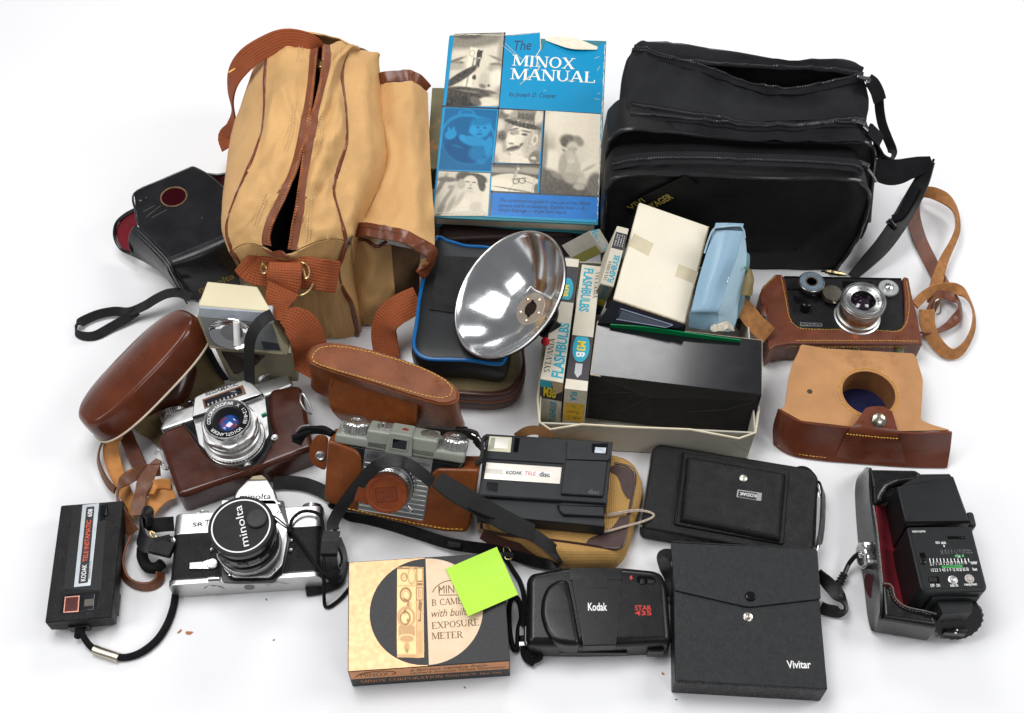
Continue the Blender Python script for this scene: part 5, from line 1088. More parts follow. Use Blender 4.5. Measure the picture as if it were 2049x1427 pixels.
HC.part('seam', join(*[stitches(pz(q, h+.03), .3, .66, .04) for q in ([(270, 110), (300, 260), (322, 370), (355, 420), (410, 446), (560, 452), (722, 452)], [(745, 452), (900, 458), (1015, 466), (1065, 440), (1092, 380), (1100, 260), (1082, 130)], [(365, 524), (600, 524), (900, 524), (1175, 528)], [(150, 185), (200, 135), (250, 100)])]), THREAD)
HC.part('base_seam', join(stitches(pz([(230, 640), (240, 600), (300, 566), (600, 566), (1100, 565)], [.4, 1.5, 2.6, 2.7, 2.7]), .32, .6, .04)), THREAD)
HC.part('rivet', lathe([(.38, 0), (.38, .05), (.2, .08)], 6).at(*pz([(750, 498)], h)[0]), mat('brown rivet', (.22, .06, .02), .5))
for px in ((742, 570), (1032, 568), (1030, 590)):
    p = pz([px], 2.1)[0]; HC.part('base_stud', lathe([(.4, -.6), (.42, .1), (.5, .15), (.5, .4), (.3, .5)], 20).at(0, 0, 0, 75).at(*p), mat('verdigris brass', (.2, .22, .13), .4, .8, col2=(.08, .25, .2), c2s=300))
HC.part('side_loop', tube(pz([(165, 300), (150, 330), (165, 400), (180, 480)], [3.4, 3.9, 3.5, 2.5]), .35, 8), RB)
HC.part('strap_buckle', tube(pz([(125, 372), (165, 368), (182, 440), (150, 446)], 4.4), .11, 8, True), mat('old green nickel', (.33, .34, .28), .3, 1))
SU = mat('rough tan strap back', (.33, .14, .04), .75, bump=.6, bs=900, var=.25, vs=150)
HC.part('carry_strap', ribbon(pz([(0, 275), (40, 330), (100, 410), (160, 470), (185, 490)], [6.0, 5.8, 5.2, 4.4, 4]), [1.4, 1.9, 2.0, 2.1, 2.0], .3, (-.2, -.5, .8)), SU)
kk = crop(2.0987, 1190, 60); pk = lambda pts, z: HC.L(FP(kk, pts, z))
HC.part('carry_strap', ribbon(pk([(1350, 690), (1338, 730), (1340, 790), (1365, 880), (1410, 975), (1455, 1060), (1490, 1115)], [.8, .5, .4, .4, .5, .8, 1.0]), 1.5, .2, [(-.2, -.5, .8)]*7), mat('dark tan strap', (.15, .045, .02), .4, bump=.2, bs=900, var=.2))
HC.part('carry_strap', ribbon(pk([(1352, 700), (1375, 682), (1420, 685), (1475, 712), (1515, 765), (1525, 830), (1505, 890), (1470, 960), (1445, 1030), (1430, 1090), (1420, 1150)], [.9, 1.6, 2.0, 2.2, 2.0, 1.8, 1.6, 1.5, 1.5, 1.4, 1.2]), [1.5, 1.3, 1.4, 1.4, 1.3, 1.0, .9, 1.1, 1.3, 1.4, 1.4], .22, [(-.3, -.8, .5), (0, -.8, .5), (0, -.8, .6), (.3, -.7, .6), (.6, -.4, .6), (.7, -.3, .6), (.6, -.3, .7), (.4, -.3, .8), (.2, -.3, .9), (.1, -.3, .9), (.1, -.3, .9)]), SU)
HC.part('carry_strap', ribbon(pk([(1345, 1155), (1385, 1115), (1440, 1085), (1510, 1085), (1560, 1120), (1590, 1180), (1590, 1250), (1560, 1320), (1515, 1360), (1470, 1350), (1425, 1300), (1398, 1240), (1395, 1175)], [2.6, 2.4, 2.0, 1.7, 1.5, 1.3, 1.1, .9, .8, .8, 1.0, 1.4, 2.0]), [1.0, 1.1, 1.1, 1.2, 1.1, 1.0, 1.0, 1.1, 1.2, 1.3, 1.4, 1.6, 1.6], .2, [(-.3, -.7, .6), (-.2, -.8, .6), (0, -.8, .5), (.2, -.8, .5), (.7, -.5, .5), (.8, -.3, .4), (.8, -.2, .5), (.7, -.4, .5), (0, -.8, .6), (-.2, -.8, .6), (-.4, -.5, .7), (-.4, -.4, .8), (-.3, -.3, .9)]), SU)
HC.part('carry_strap', ribbon(pk([(1400, 1200), (1450, 1110), (1490, 1115), (1530, 1150), (1530, 1190), (1495, 1235), (1430, 1268), (1370, 1272)], [1.6, 1.5, 1.2, 1.0, .9, .8, .8, 1.0]), 1.1, .2, [(.2, -.6, .8), (.2, -.6, .8), (.4, -.6, .6), (.8, -.4, .5), (.8, .2, .5), (.4, .6, .6), (.1, .8, .6), (0, .8, .6)]), MT['dark tan strap'])
HC.part('strap_buckle', tube(pk([(1430, 1140), (1450, 1135), (1452, 1185), (1428, 1195), (1420, 1180)], 1.9), .1, 8, True), MT['old green nickel'])
T = Thing('brick_camera', 'boxy black camera with a blue grey dial, sitting in the reddish brown half case', 'camera', (35.54, 4.18, 0), (0, 0, 1.3))
h = 3.0
T.part('body', T.pr([k(285, 108), k(1052, 120), k(1075, 470), k(300, 470)], .3, h, .1, 3), BLK_GRAIN)
T.part('top_edge', T.pr([k(290, 104), k(1050, 118), k(1050, 128), k(290, 114)], h-.3, h+.08, .03), BLK_GLOSS)
T.part('finder_recess', T.pr([k(670, 135), k(860, 142), k(862, 175), k(672, 175)], h, h+.12, .03), DEEP)
T.part('trim_line', T.pr([k(310, 185), k(520, 192), k(520, 200), k(310, 193)], h, h+.1, .02), BLK_GLOSS)
c = T.P(k(468, 140), h+1.6)
dl = T.part('focus_dial', join(lathe([(.6, h), (.6, h+1.1)], 24, cap=False), knurl(1.42, h+1.1, h+1.6, 44, .05, .06)).at(c.x, c.y, 0), mat('dial edge metal', (.45, .45, .43), .3, 1))
T.part('dial_face', ring((c.x, c.y), .68, 1.24, n=40).at(0, 0, h+1.612), mat('blue grey dial', (.19, .25, .31), .35, .3, var=.15, vs=200), dl)
T.part('dial_marks', join(*[rbox(.035, .22, .01, 0, 1, (c.x+1.05*math.cos(a), c.y+1.05*math.sin(a), h+1.617), (0, 0, math.degrees(a)-90)) for a in [R(15*i) for i in range(24)]], arctext('1.5 FEET', .88, 150, 30, .2, .2).at(c.x, c.y, h+1.605)), BLACK_INK, dl)
T.part('dial_hub', lathe([(.68, h+1.6), (.66, h+1.66), (.55, h+1.64), (.5, h+1.58), (.01, h+1.58)], 32).at(c.x, c.y, 0), mat('bronze hub', (.16, .125, .085), .35, .6), dl)
c = T.P(k(603, 212), h+1.3)
T.part('gear_disc', knurl(1.05, h+.7, h+1.3, 50, .025, .06).at(c.x, c.y, 0), mat('spun pale metal', (.72, .67, .52), .24, 1, bump=.1, bs=3000))
c = T.P(k(968, 178), h+.6)
ct = T.part('frame_counter', join(knurl(1.15, h, h+.5, 40, .03, .05)).at(c.x, c.y, 0), SATIN)
T.part('counter_face', ring((c.x, c.y), .5, 1.02, n=36).at(0, 0, h+.515), mat('pale dial face', (.5, .52, .5), .4, .5), ct)
T.part('counter_knob', lathe([(.5, h+.5), (.46, h+.85), (.3, h+.9), (.16, h+1.0), (.1, h+1.1)], 28).at(c.x, c.y, 0), CHROME, ct)
T.part('cocking_lever', join(tube(T.L(FP(k, [(355, 245), (400, 262), (440, 275)], [h+.5, h+.8, h+1.0])), .25, 8), lathe([(.5, h), (.55, h+.9), (.45, h+1.2), (.2, h+1.3)], 24).at(T.P(k(435, 280), h+1.2).x, T.P(k(435, 280), h+1.2).y, 0)), BLK_GLOSS)
p = T.P(k(482, 238), h); T.part('screw', lathe([(.2, 0), (.2, .15), (.08, .18)], 14).at(p.x, p.y, h), CHROME)
npl = T.part('nameplate', T.pr([k(392, 404), k(536, 410), k(538, 432), k(392, 430)], h, h+.1, .02), SATIN)
T.part('lettering', T.tx('argus', k(532, 418), k(400, 414), .42, h+.105, bold=.02), BLACK_INK, npl)
zc = h+3.4; c = T.P(k(808, 252), zc)
ln = T.part('lens_barrel', lathe([(2.45, h), (2.45, h+.35), (2.3, h+.4), (2.3, h+.9), (2.1, h+.95), (2.1, h+1.9), (2.2, h+1.95), (2.2, h+2.5), (2.3, h+2.6), (2.3, zc-.1), (2.22, zc)], 56, cap=False).at(c.x, c.y, 0), SATIN, angle=30)
T.part('brass_wear', lathe([(2.12, h+1.1), (2.13, h+1.5), (2.12, h+1.85)], 56, cap=False).at(c.x, c.y, 0), mat('worn nickel brass', (.5, .34, .2), .3, 1), ln)
T.part('knurled_ring', knurl(2.36, zc-.75, zc-.3, 80, .025, .04, False).at(c.x, c.y, 0), SATIN, ln)
T.part('front_ring', lathe([(2.22, zc), (2.05, zc), (2.0, zc-.1), (1.9, zc-.08), (1.85, zc-.16), (1.3, zc-.35), (1.25, zc-.35)], 56, cap=False).at(c.x, c.y, 0), mat('engraved silver ring', (.5, .51, .5), .28, 1), ln)
T.part('lettering', arctext('COATED CINTAR 50MM', 1.56, 215, -20, .24, .2).at(c.x, c.y, zc-.24), BLACK_INK, ln)
T.part('inner_ring', lathe([(1.3, zc-.34), (1.2, zc-.3), (1.0, zc-.7), (.95, zc-.9)], 48, cap=False).at(c.x, c.y, 0), BLK_GLOSS, ln)
T.part('glass', lathe([(1.0, zc-.85), (.7, zc-.62), (.35, zc-.53), (.001, zc-.5)], 36).at(c.x, c.y, 0), mat('violet dark lens', (.012, .004, .012), .05, coat=1), ln)

# its open front cover
k = crop(3.244, 1480, 520)
T = Thing('case_cover', 'open tan suede case front with a round blue lens well and a reddish brown rim', 'camera case', W(1720, 860, 0))
z = 3.6
pz = lambda pts, z: T.L(FP(k, pts, z))
c = T.P(k(838, 865), z); rx = 2.75
RC = mat('chestnut brown leather', (.12, .028, .011), .33, bump=.1, bs=1100, kind='leather', var=.2, vs=45, coat=.12)
SUE = mat('pale tan suede', (.43, .215, .088), .85, bump=.35, bs=1000, var=.12, vs=30, col2=(.28, .13, .05), c2s=22, c2lo=.58, c2hi=.75)
o = T.xy([k(398, 548), k(560, 575), k(1130, 608), k(1150, 640), k(1190, 780), k(1185, 900), k(1175, 1040), k(1250, 1070), k(1370, 1105), k(1030, 1112), k(720, 1082), k(400, 1045), k(262, 968), k(295, 945), k(320, 760), k(340, 680), k(380, 600)], z)
cc = [(c.x+q[0], c.y+q[1]) for q in circ(rx, 48)]
T.part('suede_panel', plate(fillet(o, .3, 4), [cc], z-.25, z), SUE)
st = Geo()
T.part('well_seam', stitches([(c.x+(rx+.28)*math.cos(R(a)), c.y+(rx+.28)*math.sin(R(a)), z+.04) for a in range(0, 360, 9)], .3, .8, .05, 2, True), THREAD)
T.part('well_rim', tube([(x, y, z-.02) for x, y in cc], .1, 8, True, 1), SUEDE)
T.part('lens_well', lathe([(rx, z-.05), (rx-.05, .25)], 48, cap=False).at(c.x, c.y, 0), mat('brown suede wall', (.23, .095, .03), .8, bump=.4, bs=900, var=.25))
T.part('well_floor', prism([(c.x+q[0], c.y+q[1]) for q in circ(rx-.02, 48)], .1, .3), mat('dark blue velvet', (.006, .007, .05), .9, bump=.4, bs=700, var=.3))
p = T.P(k(455, 855), z); T.part('rivet_mark', lathe([(.3, 0), (.2, .015), (.05, .02)], 7).at(p.x, p.y, z), mat('dark stain', (.05, .035, .025), .8))
wl = [pz([(258, 965), (228, 1080), (226, 1190)], [3.7, 1.8, .1]), pz([(300, 995), (280, 1140), (290, 1240)], [3.8, 1.8, .05]), pz([(400, 1045), (370, 1160), (380, 1275)], [3.9, 1.8, .05]), pz([(560, 1068), (560, 1180), (560, 1300)], [3.9, 1.8, .05]), pz([(720, 1084), (720, 1200), (720, 1312)], [3.9, 1.8, .05]), pz([(1030, 1114), (1030, 1220), (1030, 1335)], [3.9, 1.8, .05]), pz([(1200, 1118), (1195, 1230), (1190, 1342)], [3.9, 1.8, .05]), pz([(1374, 1112), (1362, 1220), (1342, 1344)], [3.9, 1.8, .05])]
T.part('rim_wall', patch(wl, 4, thick=-.25), RC, angle=60)
T.part('wall_crease', tube(pz([(262, 1015), (400, 1080), (720, 1122), (1030, 1160), (1360, 1170)], [2.9, 3.1, 3.15, 3.15, 3.0]), .05, 6), RC)
T.part('seam', stitches(pz([(250, 1205), (330, 1245), (480, 1275), (700, 1290), (900, 1305), (1100, 1320), (1300, 1325)], [.55, .5, .5, .52, .52, .5, .5]), .36, .7, .05), THREAD)
tb = T.part('closing_tab', patch([pz([(612, 1302), (720, 1315), (850, 1325), (980, 1332), (1085, 1340)], .22), pz([(655, 1210), (750, 1215), (850, 1225), (950, 1232), (1060, 1240)], 2.0), pz([(705, 1120), (780, 1122), (860, 1135), (950, 1145), (1035, 1155)], 3.75), pz([(765, 1040), (800, 1045), (870, 1060), (940, 1070), (1018, 1080)], 4.5), pz([(815, 965), (840, 955), (890, 950), (940, 955), (990, 985)], 4.6)], 4, thick=.18), RC, angle=60)
p = pz([(905, 1040)], 4.75)[0]
T.part('snap_button', lathe([(.68, -.1), (.68, .08), (.5, .2), (.2, .24), (.01, .22)], 32).at(0, 0, 0, 28).at(*p), mat('worn silver snap', (.5, .49, .43), .28, 1, col2=(.2, .15, .06), c2s=170, c2lo=.5, c2hi=.6), tb)
T.part('seam', stitches(pz([(695, 1130), (780, 1140), (900, 1152), (1040, 1162)], 3.9), .3, .6, .05), THREAD, tb)

# ------------------------------------------------------------------ black shoulder bag
k = crop(2.0987, 1190, 60)
T = Thing('shoulder_bag', 'large black nylon shoulder bag with an open top zip standing at the back right', 'bag', W(1480, 520, 0))
NYL = mat('black ribbed nylon', (.017, .0175, .020), .75, spec=.15, bump=.7, kind='weave', uvs=2.2, var=.25, vs=25)
VIN = mat('soft black vinyl', (.007, .007, .008), .52, spec=.2, bump=.4, bs=900, var=.3, vs=20)
PIP = mat('black piping', (.012, .012, .013), .25)
ZT = mat('black zip teeth', (.045, .045, .047), .3, var=.3)
WYk = lambda pts, y: [WY(*k(*p), y) for p in pts]
def sack(pts, y0, y1, bulge=.6, seg=4, sh=1.0):
    """soft pocket: outline on an upright plane, pushed back from y0 to y1"""
    p = [q for q in spline(pts, 4, True)]; n = len(p); c = sum(p, Vector())/n
    def rg(s, y): return [Vector((c.x+(q.x-c.x)*s, y, max(.05, c.z+(q.z-c.z)*s))) for q in p]
    g = loft([rg(.55, y0-bulge), rg(.8, y0-bulge*.85), rg(.94, y0-bulge*.3), rg(1, y0), rg(1.005, y0+.6), rg(1.01, (y0+y1)/2), rg(sh, y1)], 1, 3)
    g.uv = [(q.x, q.z) for q in g.v]; return g
f1 = [(45, 720), (62, 650), (110, 612), (300, 600), (700, 613), (1050, 620), (1125, 642), (1152, 700), (1140, 770), (1100, 870), (1030, 975), (960, 1010), (600, 1022), (100, 1005), (32, 930)]
P1 = WYk(f1, 12.0)
T.part('front_pocket', sack(P1, 12.0, 16.2, .3).wrinkle(.35, .16, 2, (0, -.8, .5)).xf(T.I), VIN, angle=70)
T.part('piping', tube([(q.x, 11.8, q.z) for q in P1], .24, 8, True, 4).wrinkle(.35, .16, 2, (0, -.8, .5)).xf(T.I), PIP)
z1 = FP(k, [(75, 566), (160, 548), (300, 538), (600, 543), (900, 555), (1080, 568), (1128, 592)], [15.6, 16.2, 16.5, 16.45, 16.35, 16.2, 15.5])
T.part('pocket_zip', ribbon(z1, 1.3, .12, (0, -.5, .85)).wrinkle(.35, .16, 2, (0, -.8, .5)).xf(T.I), NYL)
T.part('zip_teeth', stitches([q+Vector((0, -.15, .2)) for q in z1], .26, .55, .1, 8, wob=0).wrinkle(.35, .16, 2, (0, -.8, .5)).xf(T.I), ZT)
f2 = [(38, 640), (55, 500), (75, 455), (140, 416), (300, 424), (600, 458), (900, 470), (1100, 468), (1155, 480), (1170, 520), (1168, 600), (1150, 800), (1080, 930), (960, 985), (600, 990), (60, 980)]
P2 = WYk(f2, 16.4)
T.part('middle_pocket', sack(P2, 16.4, 21, .25).wrinkle(.35, .16, 2, (0, -.8, .5)).xf(T.I), VIN, angle=70)
T.part('piping', tube([(q.x, 16.3, q.z) for q in P2[:9]+P2[9:12]], .24, 8, False, 4).wrinkle(.35, .16, 2, (0, -.8, .5)).xf(T.I), PIP)
KW = lambda pts, z: FP(k, pts, z)
r0 = KW([(75, 462), (140, 422), (300, 428), (600, 460), (900, 470), (1100, 468), (1160, 486)], [15.2, 16.6, 16.9, 16.7, 16.5, 16.5, 15.2])
r1 = KW([(95, 372), (150, 362), (300, 372), (600, 410), (850, 414), (1060, 402), (1140, 420)], [16.5, 17.6, 17.7, 17.5, 17.4, 17.5, 16])
r2 = KW([(110, 318), (160, 312), (300, 332), (600, 384), (850, 398), (1060, 378), (1132, 385)], [17, 17.8, 17.8, 17.5, 17.4, 17.6, 16.4])
r3 = KW([(120, 210), (170, 196), (350, 220), (600, 290), (850, 338), (1060, 300), (1142, 290)], [17.4, 18.4, 18.2, 17.2, 16.4, 17.4, 16.4])
r4 = KW([(140, 130), (175, 88), (330, 128), (520, 195), (720, 256), (920, 250), (1118, 205)], [17.8, 19, 19.0, 18.4, 17.4, 17.8, 18.2])
top = patch([r0, r1, r2, r3, r4], 6, thick=.25)
T.part('top_panel', top.wrinkle(.5, .17, 4, (0, -.3, .95)).xf(T.I), NYL, angle=70)
r5 = KW([(160, 95), (178, 84), (390, 130), (600, 142), (850, 155), (1010, 168), (1118, 190)], [18.2, 19, 18.9, 18.9, 18.7, 18.5, 18.2])
r6 = KW([(165, 75), (210, 60), (300, 60), (480, 92), (800, 138), (1040, 140), (1122, 178)], [17.8, 18.6, 18.8, 18.8, 18.6, 18.4, 17.6])
bk = [Vector((q.x, q.y+1.0, q.z*.5)) for q in r6]; bk2 = [Vector((q.x, q.y+.6, .1)) for q in r6]
T.part('rear_panel', patch([r5, r6, bk, bk2], 6, thick=.2).wrinkle(.5, .17, 4, (0, -.3, .95)).xf(T.I), NYL, angle=70)
def side(a, b):     # side wall under a line of top points
    return patch([[q, Vector((q.x, q.y, q.z*.5)), Vector((q.x, q.y, .1))] for q in (a if b else a)], 4, thick=.2)
L = [r0[0], r1[0], r2[0], r3[0], r4[0], r5[0], r6[0]]; Rr = [r0[-1], r1[-1], r2[-1], r3[-1], r4[-1], r5[-1], r6[-1]]
T.part('side_panel', side(L, 1).wrinkle(.5, .17, 4, (0, -.3, .95)).xf(T.I), NYL, angle=70)
T.part('side_panel', side(Rr[::-1], 1).wrinkle(.5, .17, 4, (0, -.3, .95)).xf(T.I), NYL, angle=70)
inn = [[q-Vector((0, 0, 3.5)) for q in r4], [(a+b)/2-Vector((0, 0, 6)) for a, b in zip(r4, r5)], [q-Vector((0, 0, 3.5)) for q in r5]]
T.part('lining', patch(inn, 4).xf(T.I), mat('black lining cloth', (.006, .006, .007), .85))
T.part('main_zip', join(*[ribbon([q+Vector((0, 0, .1)) for q in r], .9, .12, (0, -.5, .85)) for r in (r4[1:], r5[1:])]).wrinkle(.5, .17, 4, (0, -.3, .95)).xf(T.I), BLK_CLOTH)
T.part('zip_teeth', join(*[stitches([q+Vector((0, s*.3-.1, .4)) for q in r], .26, .55, .1, 8, wob=0) for r, s in ((r4[1:], 1), (r5[1:], -1))]).wrinkle(.5, .17, 4, (0, -.3, .95)).xf(T.I), ZT)
T.part('second_zip', join(*[ribbon([q+Vector((0, 0, .1)) for q in r[1:]], .5, .1, (0, -.5, .85)) for r in (r1, r2)]).wrinkle(.5, .17, 4, (0, -.3, .95)).xf(T.I), BLK_CLOTH)
T.part('zip_teeth', join(*[stitches([q+Vector((0, s*.2-.1, .4)) for q in r[1:]], .26, .55, .1, 8, wob=0) for r, s in ((r1, 1), (r2, -1))]).wrinkle(.5, .17, 4, (0, -.3, .95)).xf(T.I), ZT)
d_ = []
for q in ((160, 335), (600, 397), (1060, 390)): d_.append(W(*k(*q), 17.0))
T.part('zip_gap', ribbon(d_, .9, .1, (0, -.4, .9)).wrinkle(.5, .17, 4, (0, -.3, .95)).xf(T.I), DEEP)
T.part('back_piping', tube([q+Vector((0, .1, .1)) for q in r6[1:]], .22, 8).wrinkle(.5, .17, 4, (0, -.3, .95)).xf(T.I), PIP)
k2 = crop(2.972, 1540, 80); p2 = lambda pts, z: T.L(FP(k2, pts, z))
pl1 = T.part('zip_pull', join(rbox(1.2, .5, .4, .12, 2, tuple(p2([(552, 228)], 18.9)[0]), (0, 0, -20)), tube(p2([(575, 232), (590, 222), (596, 242), (580, 252)], 18.9), .1, 8, True)), mat('dark zip metal', (.2, .2, .21), .3, 1))
T.part('pull_strap', ribbon(p2([(590, 240), (615, 262), (640, 310), (655, 360)], [18.7, 18.2, 17.2, 16]), 1.4, .3, (-.2, -.5, .8)), BLK_CLOTH, pl1)
T.part('pull_strap', ribbon(p2([(650, 350), (655, 420), (670, 500), (700, 580), (728, 650), (730, 695), (700, 712), (660, 690), (640, 640), (632, 600)], [16, 14.5, 12.5, 10.8, 9.6, 9.4, 9.8, 10.5, 11.5, 12.5]), 1.0, .18, [(-.4, -.5, .7)]*5+[(.7, -.5, .3), (0, -.8, -.2), (-.5, -.8, .2), (-.8, -.4, .3), (-.8, -.4, .3)]), BLK_VINYL, pl1)
pl2 = T.part('zip_pull', join(rbox(1.5, .6, .45, .12, 2, tuple(p2([(525, 488)], 17.5)[0]), (0, 0, -30)), rbox(1.2, .4, .3, .1, 2, tuple(p2([(560, 520)], 17.0)[0]), (0, 20, -40))), MT['dark zip metal'])
T.part('pull_strap', ribbon(p2([(590, 530), (620, 560), (660, 600)], [16.5, 15.6, 14.4]), 1.3, .35, (-.1, -.5, .8)), BLK_CLOTH, pl2)
pl3 = T.part('zip_pull', join(rbox(1.2, .5, .4, .1, 2, tuple(p2([(560, 740)], 15.9)[0]), (0, 0, -30)), tube(p2([(580, 765), (608, 800), (632, 842)], [15.4, 14.4, 13.2]), .16, 8)), MT['dark zip metal'])
T.part('shoulder_strap', ribbon(p2([(612, 735), (650, 765), (700, 785), (760, 785), (830, 765), (900, 745), (965, 722)], [10, 9.3, 8.6, 8.2, 8.4, 8.8, 9.4]), [1.2, 2.4, 2.8, 2.8, 2.4, 2.0, 1.2], .25, [(-.1, -.7, .7)]*7), BLK_CLOTH)
pd = T.part('strap_pad', ribbon(p2([(958, 722), (905, 840), (840, 965), (760, 1100), (670, 1225), (580, 1320), (490, 1410)], [9.4, 7.4, 5.6, 4.0, 2.6, 1.6, .9]), [1.0, 1.7, 2.0, 2.0, 1.9, 1.6, 1.1], .35, [(-.62, -.62, .45)]*7), mat('black rubber pad', (.009, .009, .010), .4, spec=.3, bump=.15, bs=1500))
pr_ = spline(p2([(972, 720), (920, 850), (858, 985), (775, 1125), (690, 1245), (600, 1335), (510, 1412)], [9.0, 7.0, 5.2, 3.6, 2.2, 1.3, .6]), 4)
T.part('pad_ridges', join(*[rbox(.25, .25, .6, .06, 1, tuple(q)) for q in resample(pr_, .5)]), BLK_MATT, pd)
T.part('pad_slot', ribbon(p2([(868, 870), (825, 960), (780, 1040), (730, 1060)], [7.3, 6.0, 4.9, 4.5]), [1.0, 1.0, .9, .7], .5, [(-.62, -.62, .45)]*4), BLK_CLOTH, pd)
T.part('pad_buckle', rbox(1.2, .5, 1.0, .15, 2, tuple(p2([(722, 1095)], 4.1)[0]), (20, 20, -50)), SATIN if 0 else BLK_GLOSS, pd)
T.part('snap_hook', tube(p2([(330, 1375), (380, 1385), (450, 1395)], [1.2, 1.2, 1.0]), [.25, .35, .3, .2], 8), mat('tarnished brass hook', (.3, .24, .13), .3, 1))
k3 = crop(3.965, 1190, 300)
a, b = WY(*k3(372, 490), 11.35), WY(*k3(606, 362), 11.35)
T.part('badge', hexa([WY(*k3(*q), 11.62) for q in ((270, 520), (820, 290), (730, 195), (230, 440))], [WY(*k3(*q), 11.4) for q in ((270, 520), (820, 290), (730, 195), (230, 440))], .04).xf(T.I), mat('black badge', (.005, .005, .005), .6, spec=.15, bump=.4, kind='weave'))
M = frame((a+b)/2, b-a, Vector((0, 0, 1)))
YL = mat('old yellow ink', (.30, .23, .04), .6)
T.part('lettering', text('VOYAGER', 0, 0, (b-a).length, 1.0, .0, bold=.02).xf(M).xf(T.I), YL)
a2, b2 = WY(*k3(270, 465), 11.35), WY(*k3(385, 395), 11.35)
T.part('lettering', text('VIVI', 0, 0, (b2-a2).length, .8, 0).xf(frame((a2+b2)/2, b2-a2, Vector((0, 0, 1)))).xf(T.I), YL)

# ------------------------------------------------------------------ shallow card tray and what stands in it
k = crop(2.696, 800, 420)
T = Thing('card_tray', 'shallow grey beige card box lid holding flashbulb cartons and other boxes', 'tray', (13.92, -1.65, 0), (0, 0, -3.5))
TRAY = mat('grey beige card', (.47, .44, .37), .7, var=.05, vs=30, bump=.1, bs=900)
w, d, h, t = 21.36, 20.6, 5.0, .16
TRE = mat('pale card edge', (.66, .58, .42), .8, var=.1)
T.part('floor', boxz(-w/2, w/2, -d/2, d/2, 0, .2, .03), TRAY)
wl = T.part('front_wall', prism([(x, z) for x, z in fillet([(-w/2, 0), (w/2-.2, 0), (w/2, 5.0), (w*.2, 4.95), (-w*.1, 4.8), (-w*.3, 4.85), (-w/2, 4.75)], .1)], 0, t, .04).at(0, 0, 0, 90).at(0, -d/2+t, 0), TRAY)
T.part('fold_line', join(tube([(-w/2+.6, -d/2-.01, .9), (-w/2+3.4, -d/2-.01, 3.4), (-w/2+6.2, -d/2-.01, 4.7)], .05, 5, raw=True), tube([(w/2-2.2, -d/2-.01, 3.2), (w/2-.4, -d/2-.01, 1.4)], .05, 5, raw=True)), mat('crease shadow card', (.3, .27, .21), .8), wl)
T.part('side_wall', boxz(-w/2, -w/2+t, -d/2+t, d/2, .2, 4.8, .04), TRAY)
T.part('side_wall', boxz(w/2-t, w/2, -d/2+t, d/2, .2, 5, .04), TRAY)
T.part('back_wall', boxz(-w/2, w/2, d/2-t, d/2, .2, 5, .04), TRAY)
T.part('wall_rim', join(tube([(-w/2+.05, d/2, 4.85), (-w/2+.07, 0, 4.8), (-w/2+.1, -d/2+.1, 4.78), (-w*.3, -d/2+.06, 4.88), (-w*.1, -d/2+.06, 4.83), (w*.2, -d/2+.06, 4.98), (w/2-.05, -d/2+.06, 5.02), (w/2-.05, 0, 5.02)], .12, 6, sub=3)), TRE)

WHT = mat('yellowed white card', (.62, .57, .46), .55, var=.07, vs=60, bump=.06, bs=900, col2=(.42, .36, .25), c2s=70, c2lo=.66, c2hi=.8)
CYAN = mat('cyan print', (.01, .34, .46), .5, var=.08)
YEL = mat('yellow print', (.78, .60, .02), .5, var=.08)
DKP = mat('charcoal print', (.028, .025, .03), .5, var=.2)
GRP = mat('bulb grey print', (.42, .42, .42), .5)
TANP = mat('torn brown card', (.42, .3, .17), .8, var=.2)
SLV = 'flashbulb cartons in the card box lid'
def carton(name, label, px, z, base, m=WHT, up=None):
    """carton whose top face corners are far left, far right, near right, near left"""
    tq = [W(*p, zz) for p, zz in zip(px, z if isinstance(z, (list, tuple)) else [z]*4)]
    dv = base if isinstance(base, Vector) else Vector((0, 0, base-tq[3].z))
    lo = [q+dv for q in tq]
    X = (tq[2]-tq[3]); Y = (tq[0]-tq[3])
    F = frame(tq[3], X, Y)
    T = Thing(name, label, 'box', F.translation+dv, F.to_3x3().to_4x4(), SLV)
    w, l, h = X.length, Y.length, dv.length
    I = T.I
    T.part('carton', hexa([I @ lo[3], I @ lo[2], I @ lo[1], I @ lo[0]], [I @ tq[3], I @ tq[2], I @ tq[1], I @ tq[0]], .05), m)
    T.w, T.l, T.h = w, l, (I @ tq[3]).z
    T.bl, T.br, T.tl, T.tr = (I @ tq[i] for i in (3, 2, 0, 1)); T.lbl, T.lbr = I @ lo[3], I @ lo[2]
    return T
def bil(a, b, c, d, u, v): return (a*(1-u)+b*u)*(1-v)+(c*(1-u)+d*u)*v
def onq(T, g, where='top'):
    """unit-square drawing (x across, y along) put on a face of the carton"""
    if where == 'top': c = (T.bl, T.br, T.tl, T.tr)
    else: c = (T.lbl, T.lbr, T.bl, T.br)
    n = (c[1]-c[0]).cross(c[2]-c[0]).normalized()
    return g.warp(lambda p: bil(*c, p.x, p.y)+n*(p.z+.004))
def ut(s, x, y, w, h, rz=0, ser=False, bold=0):
    """text for the unit square; w along its own baseline"""
    f = serif if ser else text
    g = f(s, 0, 0, w, h, 0) if ser else f(s, 0, 0, w, h, 0, bold=bold)
    return g.warp({0: lambda p: p, 90: lambda p: Vector((-p.y, p.x, p.z)), -90: lambda p: Vector((p.y, -p.x, p.z)), 180: lambda p: Vector((-p.x, -p.y, p.z))}[rz]).at(x, y, 0)
def ub(x0, x1, y0, y1, z=.004): return Geo().face([(x0, y0, z), (x1, y0, z), (x1, y1, z), (x0, y1, z)], [(0, 1, 2, 3)])
